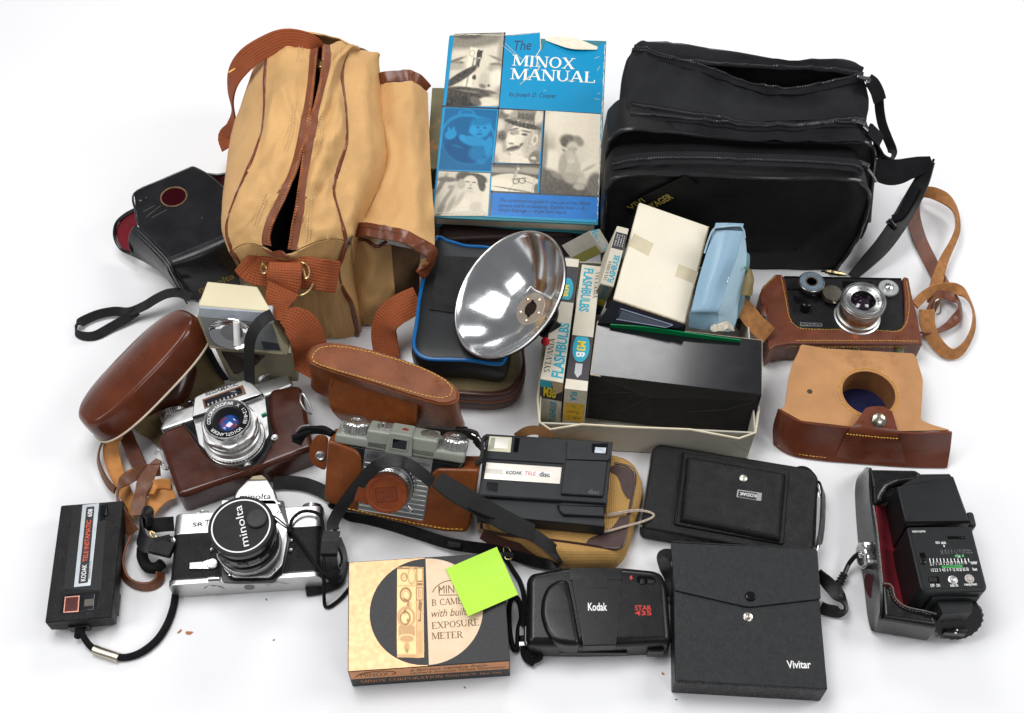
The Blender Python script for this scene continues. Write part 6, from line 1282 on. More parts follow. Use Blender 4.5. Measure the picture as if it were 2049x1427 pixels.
def bulb(cx, cy, sx, sy, flip=1):
    pts = fillet([(-.36, .1), (-.40, -.2), (-.3, -.5), (.3, -.5), (.40, -.2), (.36, .1), (.16, .32), (-.16, .32)], .12, 4)
    g = Geo().face([(cx+x*sx, cy-flip*y*sy, .009) for x, y in pts], [tuple(range(len(pts)))])
    if flip > 0: g.f = [f[::-1] for f in g.f]
    return g
k1 = crop(3.755, 1060, 500)
A = carton('flashbulb_carton', 'upright white flashbulb carton with cyan lettering, first in the tray beside the reflector', [k1(252, 60), k1(372, 70), k1(250, 1000), k1(78, 968)], [8.2, 8.2, 7.9, 7.9], .3)
A.part('print_panel', onq(A, join(ub(0, 1, .63, .93))), DKP)
A.part('lettering', onq(A, ut('FLASHBULBS', .70, .245, .43, .52, 90, bold=.03)), CYAN)
A.part('lettering', onq(A, ut('SYLVANIA', .22, .19, .27, .26, 90, True)), BLACK_INK)
A.part('bulb_print', onq(A, bulb(.5, .76, 1.0, .22, -1)), CYAN)
A.part('lettering', onq(A, ut('M3B', .45, .72, .1, .4, -90, bold=.03).at(0, 0, .01)), YEL)
A.part('print_panel', onq(A, ub(0, 1, .55, .9), 'f'), DKP)
A.part('bulb_print', onq(A, ub(0, .52, .82, .98, .006), 'f'), CYAN)
A.part('lettering', onq(A, ut('M3B', .45, .72, .55, .24, 0, bold=.03).at(0, 0, .008), 'f'), YEL)
A.part('lettering', onq(A, ut('FLASHBULBS', .62, .27, .5, .3, 90, bold=.03), 'f'), CYAN)
A.part('torn_flap', onq(A, Geo().face([(.5, 1.0, .03), (1.02, 1.0, .03), (1.0, .82, .12), (.72, .74, .22), (.58, .86, .12)], [(0, 4, 3, 2, 1)]), 'f'), TANP)
B = carton('flashbulb_carton', 'upright white flashbulb carton with a big blue bulb print, next to the black folded box', [k1(392, 108), k1(535, 125), k1(432, 1062), k1(262, 1042)], [8.0, 8.0, 7.6, 7.6], .3)
B.part('print_panel', onq(B, ub(0, 1, .075, .415)), DKP)
B.part('bulb_print', onq(B, bulb(.5, .29, 1.0, .24)), CYAN)
B.part('bulb_base', onq(B, join(ub(.34, .66, .12, .2, .01), Geo().face([(.36, .12, .01), (.5, .09, .01), (.64, .12, .01)], [(0, 1, 2)]))), GRP)
B.part('lettering', onq(B, ut('M3', .5, .335, .075, .4, -90, bold=.03).at(0, 0, .012)), YEL)
B.part('lettering', onq(B, ut('B', .5, .268, .04, .4, -90, bold=.03).at(0, 0, .012)), WHITE_INK)
B.part('lettering', onq(B, ut('FLASHBULBS', .4, .79, .36, .5, -90, bold=.03)), CYAN)
B.part('lettering', onq(B, ut('SYLVANIA', .87, .84, .22, .2, -90, True)), BLACK_INK)
B.part('price_sticker', onq(B, join(ub(.05, .92, .2, .66, .03)), 'f'), mat('yellow orange sticker', (.70, .42, .02), .6, var=.15, vs=300))
B.part('lettering', onq(B, join(ut('36-1', .4, .58, .3, .06, 180), ut('FLASH', .45, .44, .5, .07, 180), ut('M3B 12', .5, .3, .55, .07, 180)).at(0, 0, .03), 'f'), mat('olive ink', (.18, .13, .02), .6))
B.part('lettering', onq(B, join(ut('FLA', .42, .83, .22, .28, -90, bold=.03)), 'f'), CYAN)
B.part('print_panel', onq(B, ub(0, 1, 0, .12), 'f'), DKP)
kc = crop(3.965, 1190, 300)
dv = W(*kc(-60, 1290), 5.2)-W(*kc(45, 1065), 9.2)
Cc = carton('flashbulb_carton', 'small tilted flashbulb carton with a dark label, leaning on the white taped box', [kc(178, 602), kc(272, 625), kc(150, 1085), kc(45, 1058)], [12.5, 12.5, 9.2, 9.2], dv)
Cc.part('print_panel', onq(Cc, ub(.05, .98, .62, .9)), DKP)
Cc.part('lettering', onq(Cc, join(*[ut(s, .25+.2*i, .77, .2, .09, 90) for i, s in enumerate(('FOR USE', 'SAFETY', 'CLASS M', 'JACKET'))]).at(0, 0, .006)), WHITE_INK)
Cc.part('lettering', onq(Cc, ut('FLASHBULBS', .66, .29, .46, .46, 90, bold=.03)), CYAN)
Cc.part('lettering', onq(Cc, ut('SYLVANIA', .25, .23, .34, .22, 90, True)), BLACK_INK)
Cc.part('shaded_end_print', onq(Cc, ub(0, 1, .0, .3), 'f'), mat('shade dark cyan print', (.01, .06, .07), .5))  # end face inks and card darkened, shade put into their colours
Cc.part('shaded_end_print', onq(Cc, ub(.1, .95, .3, .5, .005), 'f'), mat('shade dark yellow print', (.30, .26, .02), .5))
Cc.part('shaded_end_print', onq(Cc, ub(0, 1, .5, .97), 'f'), mat('shade dark white print', (.12, .115, .08), .5))
Cc.part('lettering', onq(Cc, join(ut('FLASHBULBS', .5, .74, .42, .35, 90, bold=.03)).at(0, 0, .005), 'f'), mat('shade dull cyan print', (.01, .11, .14), .5))
kd = crop(4.324, 830, 430)
Dd = carton('flashbulb_carton', 'shade-greyed flashbulb carton lying slanted under the lower right corner of the big book', [kd(1505, 140), kd(1600, 120), kd(1700, 285), kd(1640, 320)], [7.4, 7.4, 6.2, 6.2], W(*kd(1400, 440), 2.6)-W(*kd(1640, 320), 6.2), mat('shaded grey card', (.40, .38, .32), .6, var=.12, vs=60))  # white card greyed, shade under the book put into its colour
Dd.part('lettering', onq(Dd, ut('FLASHBULBS', .42, .45, 1.1, .62, -90, bold=.03)), CYAN)
# second face of that carton, facing left and down
I = Dd.I; q = [Dd.bl, Dd.tl]
dvl = Dd.lbl-Dd.bl
Dd.part('side_print', join(Geo().face([Dd.bl+dvl*.1, Dd.bl+dvl*.95, Dd.bl*.62+Dd.tl*.38+dvl*.95, Dd.bl*.62+Dd.tl*.38+dvl*.1], [(3, 2, 1, 0)])).at(-.02, 0, .02), mat('olive green print', (.2, .19, .04), .5))

# tall folded black box lying in the tray
T = Thing('folded_box', 'glossy black folded card box lying open in the front of the tray', 'box', (16.57, -5.13, 7.38), (-7.0, .3, -8.0))
w, d = 16.8, 7.27
BOXB = mat('glossy black card', (.008, .008, .010), .2, spec=.45, var=.25, vs=30, bump=.05, bs=300, coat=.3, col2=(.05, .05, .052), c2s=420, c2lo=.72, c2hi=.78)
INB = mat('matt black card', (.010, .0095, .009), .75, var=.3, vs=80)
EDG = mat('worn card edge', (.45, .38, .28), .8, var=.4, vs=500)
tp = T.part('top_panel', boxz(-w/2, w/2, -d/2, d/2, -.16, 0, .05), BOXB)
n8 = 8
T.part('front_panel', boxz(-w/2+.05, w/2-.05, -d/2+.25, -d/2+.4, -7.2, -.17, .03), INB)
T.part('side_panel', boxz(-w/2, -w/2+.15, -d/2+.1, d/2, -7, -.17, .03), BOXB)
T.part('side_panel', boxz(w/2-.15, w/2, -d/2+.1, d/2, -7, -.17, .03), BOXB)
T.part('back_panel', boxz(-w/2, w/2, d/2-.15, d/2, -7, -.17, .03), BOXB)
T.part('worn_edge', join(tube([(-w/2, -d/2, -.02), (-w/2, d/2, -.02)], .05, 5, raw=True), tube([(-w/2, d/2, -.02), (w/2, d/2, -.02)], .035, 5, raw=True), tube([(-w/2, -d/2, -.04), (-w/2+.5, -d/2, -.06), (-w/2+1, -d/2-.01, -.08)], .07, 5, raw=True), tube([(w/2, -d/2, -.02), (w/2, d/2, -.02)], .03, 5, raw=True)), EDG)
yy = -d/2+.23
T.part('flap_creases', join(tube([(-w/2+.05, yy, -.3), (-w/2+6.2, yy, -2.6)], .05, 5, raw=True), tube([(-w/2+.1, yy, -2.9), (-w/2+4.6, yy, -2.3), (-w/2+6.2, yy, -2.6), (-w/2+8, yy, -2.5)], .03, 5, raw=True), tube([(-w/2+6.2, yy, -2.6), (-w/2+3.2, yy, -5.6)], .035, 5, raw=True), tube([(w/2-6.5, yy, -4.2), (w/2-3, yy, -3.2), (w/2-.4, yy, -1.4)], .035, 5, raw=True)), mat('grey crease', (.035, .032, .03), .8, var=.5, vs=300))
T.part('lower_flap', hexa([(-w/2+6.2, yy-.02, -2.75), (w/2-.3, yy-.02, -1.2), (w/2-.3, yy+.1, -1.2), (-w/2+6.2, yy+.1, -2.75)], [(-w/2+.3, yy-.02, -.35), (w/2-.2, yy-.02, -.3), (w/2-.2, yy+.1, -.3), (-w/2+.3, yy+.1, -.35)], 0), mat('dark brown card', (.018, .016, .014), .6))

# white taped carton leaning above it
T = Thing('taped_carton', 'cream white carton closed with tape, tilted on top of the tray', 'box', (15.5, 5.16, 9.7), (18.6, 16.4, -10.8))
w, d = 7.85, 11.08
CRM = mat('aged white board', (.80, .73, .59), .6, var=.035, vs=25, col2=(.66, .57, .42), c2s=18, c2lo=.62, c2hi=.85)
T.part('lid', boxz(-w/2, w/2, -d/2, d/2, -.5, 0, .18, 3), CRM)
T.part('carton', boxz(-w/2+.02, w/2+.03, -d/2-.1, d/2, -3.3, -.35, .1), BOXB)
T.part('worn_edge', join(tube([(-w/2+.05, -d/2, -.12), (w/2-.05, -d/2, -.12)], .09, 6, raw=True), tube([(w/2, -d/2, -.1), (w/2, d/2, -.1)], .07, 6, raw=True)), mat('brown worn board edge', (.36, .28, .17), .8, var=.4, vs=300))
TP = mat('yellowed clear tape', (.60, .52, .36), .3, var=.08, vs=60)
T.part('tape', boxz(-w/2-.02, -w/2+2.3, .2, 1.7, -.02, .012, 0).at(0, 0, 0, 0, 0, -9).at(0, -.3, 0), TP)
T.part('tape', boxz(w/2-2.2, w/2+.03, -.6, .8, -.02, .012, 0).at(0, 0, 0, 0, 0, -3).at(0, -.3, 0), TP)

T = Thing('dark_carton', 'dark navy carton with a framed label standing under the white taped carton', 'box', W(1265, 640, 2))
c4 = [W(*kc(190, 1255), 8.6), W(*kc(130, 1190), 8.9), W(*kc(720, 1400), 8.3), W(*kc(640, 1400), 8.3)]
q0, q1, q2, q3 = W(*kc(140, 1190), 9.0), W(*kc(725, 1385), 8.6), W(*kc(720, 1420), 7.6), W(*kc(20, 1375), 7.2)
lo = [Vector((q.x, q.y, .4)) for q in (q3, q2, q1, q0)]
T.part('carton', hexa(T.L(lo), T.L([q3, q2, q1, q0]), .06), mat('navy black card', (.012, .013, .02), .35, var=.2))
n = Vector((0, 0, .03))
fq_ = [(205, 1262), (620, 1392), (560, 1410), (170, 1345)]
def onpl(px):      # on the slanted top of the dark carton
    nn = (q1-q0).cross(q3-q0).normalized(); v = W(*kc(*px), 0)-CAM; t = (q0-CAM).dot(nn)/v.dot(nn); return CAM+v*t
T.part('label_frame', tube(T.L([onpl(p)+n for p in fq_]), .06, 6, True, 1), mat('pale blue print', (.2, .24, .3), .5))
T.part('label', hexa(T.L([onpl(p)-n*.5 for p in ((215, 1275), (600, 1392), (560, 1402), (185, 1340))]), T.L([onpl(p)+n*.6 for p in ((215, 1275), (600, 1392), (560, 1402), (185, 1340))]), 0), mat('slate label', (.05, .06, .085), .5))

gc = [W(*kc(*q), z_) for q, z_ in (((125, 1378), 7.7), ((400, 1408), 7.75), ((800, 1460), 7.7), ((1160, 1502), 7.6))]
gt = [p+Vector((0, 0, z_)) for p, z_ in zip(gc, (-.2, .02, -.05, -.2))]
solo('green_card', 'thin bright green plastic card edge sticking up behind the black folded box', 'card', patch([[p-Vector((0, 0, 4)) for p in gc], [p-Vector((0, 0, 2)) for p in gc], gt], 4, thick=.1), mat('green plastic', (.0, .20, .06), .3))

# pale blue vinyl pouch
T = Thing('vinyl_pouch', 'pale blue vinyl pouch standing on end beside the white taped carton', 'pouch', W(1430, 620, 1))
BLU = mat('pale blue vinyl', (.25, .40, .52), .38, bump=.15, bs=900, kind='leather', var=.07, vs=15)
KC = lambda p, z: W(*kc(*p), z)
front = [[KC((945, 640), 12.4), KC((1050, 640), 12.7), KC((1170, 645), 12.5)], [KC((880, 850), 10.9), KC((1000, 860), 11.4), KC((1120, 850), 11.0)], [KC((820, 1060), 9.6), KC((930, 1070), 10.2), KC((1050, 1050), 9.6)], [KC((775, 1250), 8.6), KC((880, 1260), 9.0), KC((985, 1260), 8.6)], [KC((752, 1300), 8.0), KC((860, 1300), 8.2), KC((975, 1300), 8.0)], [KC((745, 1400), 6.4), KC((860, 1420), 6.4), KC((985, 1430), 6.4)]]
T.part('front_panel', patch(front, 5, thick=.12).xf(T.I), BLU, angle=60)
rs = [[KC((1170, 645), 12.5), KC((1190, 720), 11.6), KC((1200, 820), 10.6)], [KC((1120, 850), 11.0), KC((1160, 900), 10.2), KC((1190, 960), 9.4)], [KC((1050, 1050), 9.6), KC((1110, 1080), 8.8), KC((1160, 1120), 8.0)], [KC((985, 1260), 8.6), KC((1060, 1260), 7.6), KC((1130, 1230), 7.0)], [KC((975, 1320), 7.8), KC((1050, 1340), 6.8), KC((1120, 1340), 6.0)], [KC((985, 1430), 6.4), KC((1050, 1440), 5.6), KC((1090, 1430), 5.2)]]
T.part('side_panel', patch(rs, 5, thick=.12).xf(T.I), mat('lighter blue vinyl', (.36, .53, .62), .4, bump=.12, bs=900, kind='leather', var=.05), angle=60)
T.part('back_panel', patch([[q+Vector((.5, 1.8, -.9)) for q in r] for r in front], 4).xf(T.I), BLU)
T.part('opening_rim', tube([KC((870, 820), 11.2), KC((905, 710), 12.2), KC((945, 628), 12.9), KC((1010, 612), 13.2), KC((1110, 602), 13.2), KC((1155, 606), 13.0), KC((1182, 640), 12.6), KC((1192, 700), 12.0)], .1, 8).xf(T.I), mat('blue welt', (.33, .47, .57), .3))
T.part('rear_rim', patch([[KC((945, 640), 12.4), KC((1050, 640), 12.7), KC((1170, 645), 12.5)], [KC((948, 626), 12.8), KC((1050, 612), 13.1), KC((1165, 610), 12.9)]], 4).xf(T.I), mat('inner slate vinyl', (.08, .12, .16), .5))
T.part('stitches', stitches([KC((1075, 960), 10.2), KC((1050, 1065), 9.7)], .35, .7, .05, 1, False).xf(T.I), WHITE_INK)
T.part('side_flap', patch([[KC((1195, 810), 10.6), KC((1222, 830), 10.2), KC((1225, 900), 9.4)], [KC((1165, 980), 9), KC((1195, 1000), 8.8), KC((1200, 1040), 8)], [KC((1110, 1340), 5.5), KC((1160, 1330), 5), KC((1170, 1300), 5)]], 4, thick=.1).xf(T.I), mat('teal grey vinyl', (.13, .26, .30), .45))
T = Thing('swing_tag', 'small crumpled olive brown tag tied on at the blue vinyl pouch', 'tag', W(1500, 600, 5))
T.part('tag', loft([[KC((x+s*a, y), z+b) for a, b in ((-1, 0), (-.4, .35), (.4, .4), (1, 0), (.4, -.3), (-.4, -.3))] for x, y, s, z in ((1232, 950, 14, 9.6), (1222, 1030, 40, 9.0), (1212, 1110, 42, 8.4), (1208, 1155, 38, 8.0))], 3, 4).rough(.12, 1).xf(T.I), mat('crumpled olive paper', (.20, .15, .06), .6, var=.3, vs=120, bump=.5, bs=300))
T.part('string', tube([KC((1235, 955), 9.7), KC((1215, 930), 10.0), KC((1190, 930), 10.2), KC((1200, 950), 9.9)], .06, 5).xf(T.I), mat('green string', (.12, .2, .09), .8))
solo('plastic_bag', 'crumpled clear plastic scrap tucked behind the black folded box', 'plastic scrap', loft([[KC((x+s*math.cos(a), y+s*.55*math.sin(a)), z) for a in [2*math.pi*i/8 for i in range(8)]] for x, y, s, z in ((930, 1425, 20, 7.0), (980, 1410, 60, 7.2), (1030, 1400, 55, 7.0), (1080, 1435, 25, 6.6))], 3, 4).rough(.35, 1.2), mat('milky plastic film', (.62, .56, .45), .2, var=.15, vs=150, trans=.3))
solo('teal_carton', 'small teal box corner standing behind the blue pouch next to the tan strap', 'box', hexa([KC((1120, 1420), .5), KC((1200, 1420), .5), KC((1200, 1420), .5)+Vector((0, 2, 0)), KC((1120, 1420), .5)+Vector((0, 2, 0))], [KC((1160, 1150), 6.5), KC((1240, 1150), 6.5), KC((1240, 1150), 6.5)+Vector((0, 2, 0)), KC((1160, 1150), 6.5)+Vector((0, 2, 0))], .1), mat('grey teal card', (.16, .2, .17), .6, var=.2))

# ------------------------------------------------------------------ brown soft case, blue piped pouch, bowl reflector
k = crop(3.396, 800, 440)
T = Thing('soft_case', 'soft dark brown zip case with a woven olive top under the blue piped pouch', 'case', W(960, 800, 0))
BRV = mat('dark brown soft vinyl', (.055, .019, .013), .36, bump=.15, bs=700, var=.2, vs=25)
zt = 3.0
px = [k(840, 860), k(850, 1000), k(820, 1100), k(760, 1170), k(640, 1200), k(480, 1195), k(330, 1180), k(200, 1150), k(150, 900), k(200, 500), k(500, 420), k(800, 500)]
o = T.xy(px, zt); o = [(q.x, q.y) for q in spline([(x, y, 0) for x, y in o], 4, True)]
mx, my = sum(p[0] for p in o)/len(o), sum(p[1] for p in o)/len(o)
rg = lambda s, z: [(mx+(x-mx)*s, my+(y-my)*s, z) for x, y in o[::2]]
T.part('body', loft([rg(.93, 0), rg(.99, .3), rg(1.0, 1.0), rg(1.0, 1.7), rg(.985, 1.9), rg(1.0, 2.1), rg(1.0, 2.5), rg(.98, 2.95), rg(.93, 3.05)], 1, 2), BRV, angle=50)
T.part('zip', tube([(x, y, z+.05) for x, y, z in rg(.995, 1.85)], .13, 8, True, 1), mat('rust zip tape', (.16, .045, .016), .6, bump=.4))
T.part('top_panel', prism(rg(.89, 0), 3.0, 3.12, .1), mat('olive woven cloth', (.20, .155, .075), .8, bump=1, kind='weave', uvs=3.2, var=.15))
T.part('seam', stitches(rg(1.012, 1.4), .3, .6, .03, 1, True), BLK_MATT)

T = Thing('piped_pouch', 'black vinyl pouch with bright blue piping lying under the bowl reflector', 'pouch', W(920, 700, 0))
z = 6.5
BLP = mat('black soft vinyl', (.011, .012, .013), .36, spec=.28, bump=.08, bs=500, var=.3, vs=15)
pp = [k(235, 140), k(330, 145), k(450, 178), k(600, 190), k(720, 250), k(745, 500), k(740, 800), k(712, 950), k(650, 980), k(480, 955), k(350, 950), k(200, 945), k(125, 910), k(95, 840), k(115, 700), k(145, 480)]
o = [(q.x, q.y) for q in spline([(x, y, 0) for x, y in T.xy(pp, z)], 4, True)]
mx, my = sum(p[0] for p in o)/len(o), sum(p[1] for p in o)/len(o)
rg = lambda s, z: [(mx+(x-mx)*s, my+(y-my)*s, z) for x, y in o[::2]]
T.part('body', loft([rg(.95, 3.0), rg(1.02, 3.4), rg(1.06, 4.4), rg(1.06, 5.6), rg(1.03, 6.2), rg(.985, 6.5), rg(.8, 6.7), rg(.4, 6.8)], 1, 2), BLP, angle=70)
T.part('piping', tube([(x, y, 6.5) for x, y in o], .2, 8, True, 1), mat('bright blue piping', (.002, .10, .30), .25))
T.part('belt_loop', ribbon(T.L(FP(k, [(400, 255), (390, 330), (370, 440), (350, 560), (335, 630)], [6.8, 7.05, 7.1, 7.05, 6.8])), 4.2, .25, (0, 0, 1)), mat('black webbing', (.01, .01, .01), .8, bump=1, kind='web', uvs=2))

k = crop(4.324, 830, 430)
rimc = (810, 683)
P0 = W(*k(*rimc), 12.0); vv = (P0-CAM).normalized(); upv = Vector((0, math.sin(PITCH), math.cos(PITCH)))
im = Vector((-.83, 0, 0))+upv*.56; im = (im-vv*im.dot(vv)).normalized()
cs = .665; nrm = (-vv*cs+im*math.sqrt(1-cs*cs)).normalized()
xd = nrm.cross(im).normalized()
F = frame(P0, xd, nrm.cross(xd))
T = Thing('bowl_reflector', 'large polished silver flash bowl resting on the black blue piped pouch', 'reflector', P0, F.to_3x3().to_4x4())
RR = 6.85; dep = 3.9
prof = [(RR, .05), (RR+.08, 0), (RR+.02, -.08)]+[(RR*math.sqrt(max(.0, 1-q)), -dep*q) for q in [i/18 for i in range(1, 16)]]
prof = [p for p in prof if p[0] > 1.75]+[(1.75, -dep*.93)]
MIR = mat('polished aluminium bowl', (.82, .83, .83), .13, 1, var=.05, vs=30, rvar=.3)
outp = [(r+.1, z-.12) for r, z in prof[2:]]
T.part('bowl', lathe(prof[::-1], 96, cap=False), MIR, angle=180)
T.part('bowl_back', lathe(outp, 96, cap=False), SATIN, angle=180)
T.part('rim', tube([(RR*math.cos(a)+0, RR*math.sin(a), 0) for a in [2*math.pi*i/80 for i in range(80)]], .11, 8, True, 1), mat('rolled aluminium rim', (.62, .62, .62), .3, 1))
zb = -dep*.93
so = T.part('socket_plate', plate(circ(1.78, 40), [circ(.78, 28)], zb-.12, zb+.02), mat('warm nickel plate', (.66, .63, .57), .4, 1, var=.1, vs=60))
T.part('socket_hole', lathe([(.8, zb-.02), (.78, zb-1.2), (.01, zb-1.2)], 28, cap=False), DEEP, so)
T.part('bayonet_notch', join(rbox(.3, .3, .05, 0, 1, (.72, .35, zb+.03), (0, 0, 25)), rbox(.3, .3, .05, 0, 1, (-.72, -.35, zb+.03), (0, 0, 25))), DEEP, so)
for a in (20, 95, 165, 240, 310): T.part('rivet', lathe([(.17, 0), (.15, .1), (.06, .15), (.01, .16)], 14).at(1.3*math.cos(R(a)), 1.3*math.sin(R(a)), zb), mat('brass rivet', (.66, .55, .4), .2, 1), so)
T.part('bracket', rbox(1.2, .28, .2, .06, 2, (-1.5, -1.4, zb+.5), (0, -35, 40)), SATIN, so)
T.part('lamp_holder', lathe([(1.9, zb-.05), (2.0, zb-.6), (1.9, zb-2.2), (1.7, zb-2.4)], 40), BLK_GLOSS)
p = W(*k(1128, 1095), 8.2); T.part('red_button', lathe([(.42, -.2), (.42, .15), (.25, .28), (.01, .3)], 20).at(0, 0, 0, 0, 0, 0).at(*(T.I @ p)), mat('red plastic', (.5, .01, .02), .35))
T.part('holder_body', rbox(2.2, 1.8, 2.0, .3, 3, tuple(T.I @ W(*k(1180, 1000), 7.2))), BLK_PLASTIC)

# ------------------------------------------------------------------ books
k = crop(3.172, 840, 30)
T = Thing('old_book', 'worn olive cloth book with torn orange edge lying half under the big blue book', 'book', W(880, 330, 0))
OLC = mat('faded olive book cloth', (.20, .17, .09), .85, var=.12, vs=60, bump=.4, bs=900, col2=(.40, .20, .075), c2s=30, c2lo=.55, c2hi=.6)
zq = 7.3
q = [W(*k(78, 460), zq), W(*k(760, 470), zq), W(*k(700, 980), zq), W(*k(42, 975), zq)]
T.part('cover', hexa(T.L([p-Vector((0, 0, .35)) for p in (q[3], q[2], q[1], q[0])]), T.L([q[3], q[2], q[1], q[0]]), .12, 3), OLC)
T.part('pages', hexa(T.L([p-Vector((0, 0, 3)) for p in (q[3], q[2], q[1], q[0])]), T.L([p-Vector((0, -.1, .36)) for p in (q[3], q[2], q[1], q[0])]), .05), mat('old brown pages', (.16, .11, .06), .9, var=.2, vs=300))
T.part('cover_back', hexa(T.L([p-Vector((0, 0, 3.4)) for p in (q[3], q[2], q[1], q[0])]), T.L([p-Vector((0, 0, 3.02)) for p in (q[3], q[2], q[1], q[0])]), .1), OLC)
solo('dark_case', 'dark brown leather case widened and darkened as shade under the big blue book', 'case', hexa([W(868, 530, 0), W(1165, 515, 0), W(1165, 420, 0), W(868, 420, 0)], [W(880, 482, 4.0), W(1150, 470, 4.0), W(1150, 360, 4.0), W(880, 360, 4.0)], .5, 4), mat('shade dark oxblood leather', (.014, .006, .005), .5, spec=.2, bump=.2, bs=900))  # leather case stretched and blackened to stand for the shade under the book

T = Thing('photo_manual', 'large blue hardcover photography manual with a torn jacket of black and white pictures', 'book', (1.11, 25.4, 9.15), (14.7, -.7, -4.0))
w, d = 18.05, 23.46
TEAL = mat('teal book cloth', (.008, .16, .20), .5, bump=.2, bs=1500, var=.12)
BLUJ = mat('blue jacket print', (.0, .245, .47), .3, spec=.3, var=.05, vs=20, bump=.04, bs=200)
PAGE = mat('cream page edge', (.62, .55, .42), .85, var=.08, bump=.3, bs=2500)
T.part('cover', boxz(-w/2, w/2+.1, -d/2-.25, d/2, -.3, -.03, .1), TEAL)
T.part('cover', boxz(-w/2, w/2+.1, -d/2-.25, d/2, -2.5, -2.2, .1), TEAL)
T.part('spine', boxz(-w/2-.12, -w/2+.1, -d/2-.25, d/2, -2.5, -.03, .11), TEAL)
T.part('pages', boxz(-w/2+.1, w/2-.3, -d/2+.05, d/2-.3, -2.2, -.3, .02), PAGE)
JC = [(-w/2-.1, -d/2+.35), (-w*.24, -d/2+.35), (-w*.2, -d/2+.6), (-w*.18, -d/2+.1), (w/2-.05, -d/2+.0), (w/2-.02, d/2-.2), (w*.44, d/2-1.0), (w*.2, d/2-.3), (w*.12, d/2-.15), (w*.1, d/2-1.6), (w*.085, d/2-1.6), (w*.075, d/2+.75), (w*.04, d/2+.7), (-w*.16, d/2+.2), (-w/2+.4, d/2+.05), (-w/2-.1, d/2-.3)]
jk = T.part('dust_jacket', prism(JC, -.03, .02), BLUJ)
T.part('jacket_spine', boxz(-w/2-.18, -w/2-.12, -d/2+.3, d/2-.2, -2.3, 0, .02), BLUJ, jk)
T.part('torn_edge', ribbon([(w*.115, d/2-.1, .1), (w*.2, d/2-.4, .25), (w*.3, d/2-.85, .4), (w*.45, d/2-1.2, .15)], [.5, 1.2, 1.5, .4], .04), mat('torn white paper', (.72, .66, .53), .8, var=.1, vs=200), jk)
for q_ in ([(w*.075, d/2+.7, .05), (w*.085, d/2-1.5, .04), (w*.06, d/2-2.6, .03), (w*.085, d/2-4, .03), (.3, d/2-5.5, .03), (-.6, d/2-6.4, .03)], [(-w*.24, -d/2+.35, .03), (-w*.2, -d/2+.85, .05), (-w*.18, -d/2+.1, .03)], [(-w/2, d/2-.1, .03), (-w*.35, d/2+.1, .03), (-w*.18, d/2+.15, .03), (0, d/2+.5, .03), (w*.07, d/2+.75, .03)], [(w/2-.04, d/2-.6, .0), (w/2-.03, 2, .0), (w/2-.03, -4, 0), (w/2-.03, -d/2+.2, 0)], [(-w/2-.1, -d/2+.32, .02), (-w*.36, -d/2+.33, .02), (-w*.24, -d/2+.36, .02)]):
    q_ = [Vector(p_) for p_ in q_]; rr_ = resample(spline(q_, 6), .35)
    T.part('torn_edge', tube([p_+Vector((random.uniform(-.04, .04), random.uniform(-.04, .04), 0)) for p_ in rr_], [random.uniform(.02, .075) for _ in rr_], 5, raw=True), MT['torn white paper'], jk)
T.part('scratches', join(*[tube([(x, y, .025), (x+dx, y+dy, .025)], .022, 4, raw=True) for x, y, dx, dy in [(-3, 10.6, 2.2, -1.8), (-2.6, 10.8, 3.3, -3.3), (1.2, 6.8, .5, 1.2), (4.6, 6.2, 1.2, -.1), (6.9, 6.4, .5, .4), (8.2, 7.6, .3, .6), (7.8, 9.2, .6, .3), (2.2, 4.6, .3, .2), (8.0, 3.9, .7, -.1), (8.3, 4.5, .4, .2)]]), MT['torn white paper'], jk)
NAV = mat('black jacket print', (.02, .018, .03), .25)
XY = lambda x, y: T.xy([k(x, y)], .02)[0]
def panel(px, m, z1=.032): return prism([XY(*p) for p in px], .0, z1)
lines = [[(492, 590), (1148, 625), (1148, 632), (492, 598)], [(135, 572), (500, 590), (500, 600), (133, 585)], [(535, 110), (545, 110), (505, 590), (492, 590)], [(500, 590), (508, 590), (450, 1275), (438, 1275)], [(788, 605), (798, 605), (766, 1140), (755, 1138)], [(455, 940), (765, 945), (765, 955), (452, 950)], [(120, 985), (455, 1000), (455, 1010), (118, 994)], [(448, 1115), (1140, 1150), (1140, 1158), (448, 1128)]]
T.part('black_rules', join(*[panel(q, 0, .026) for q in lines]), NAV, jk)
GRAYLO, GRAYHI = (.012, .011, .013), (.78, .70, .55)
INKM = ink_material('printed picture ink', .34, .16)
def picture(px, shapes, bgv, lo=GRAYLO, hi=GRAYHI, nx=64, ny=72, grain=.05, seed=0):
    c4 = [Vector((p.x, p.y, .033)) for p in (T.xy0(k(*q), .033) for q in px)]
    g, c = printed(c4, shapes, lo, hi, nx, ny, bgv, grain, 0, seed); ink(T.part('picture', g, INKM, jk, flat=True), c)
T.xy0 = lambda px, z: T.P(px, z)
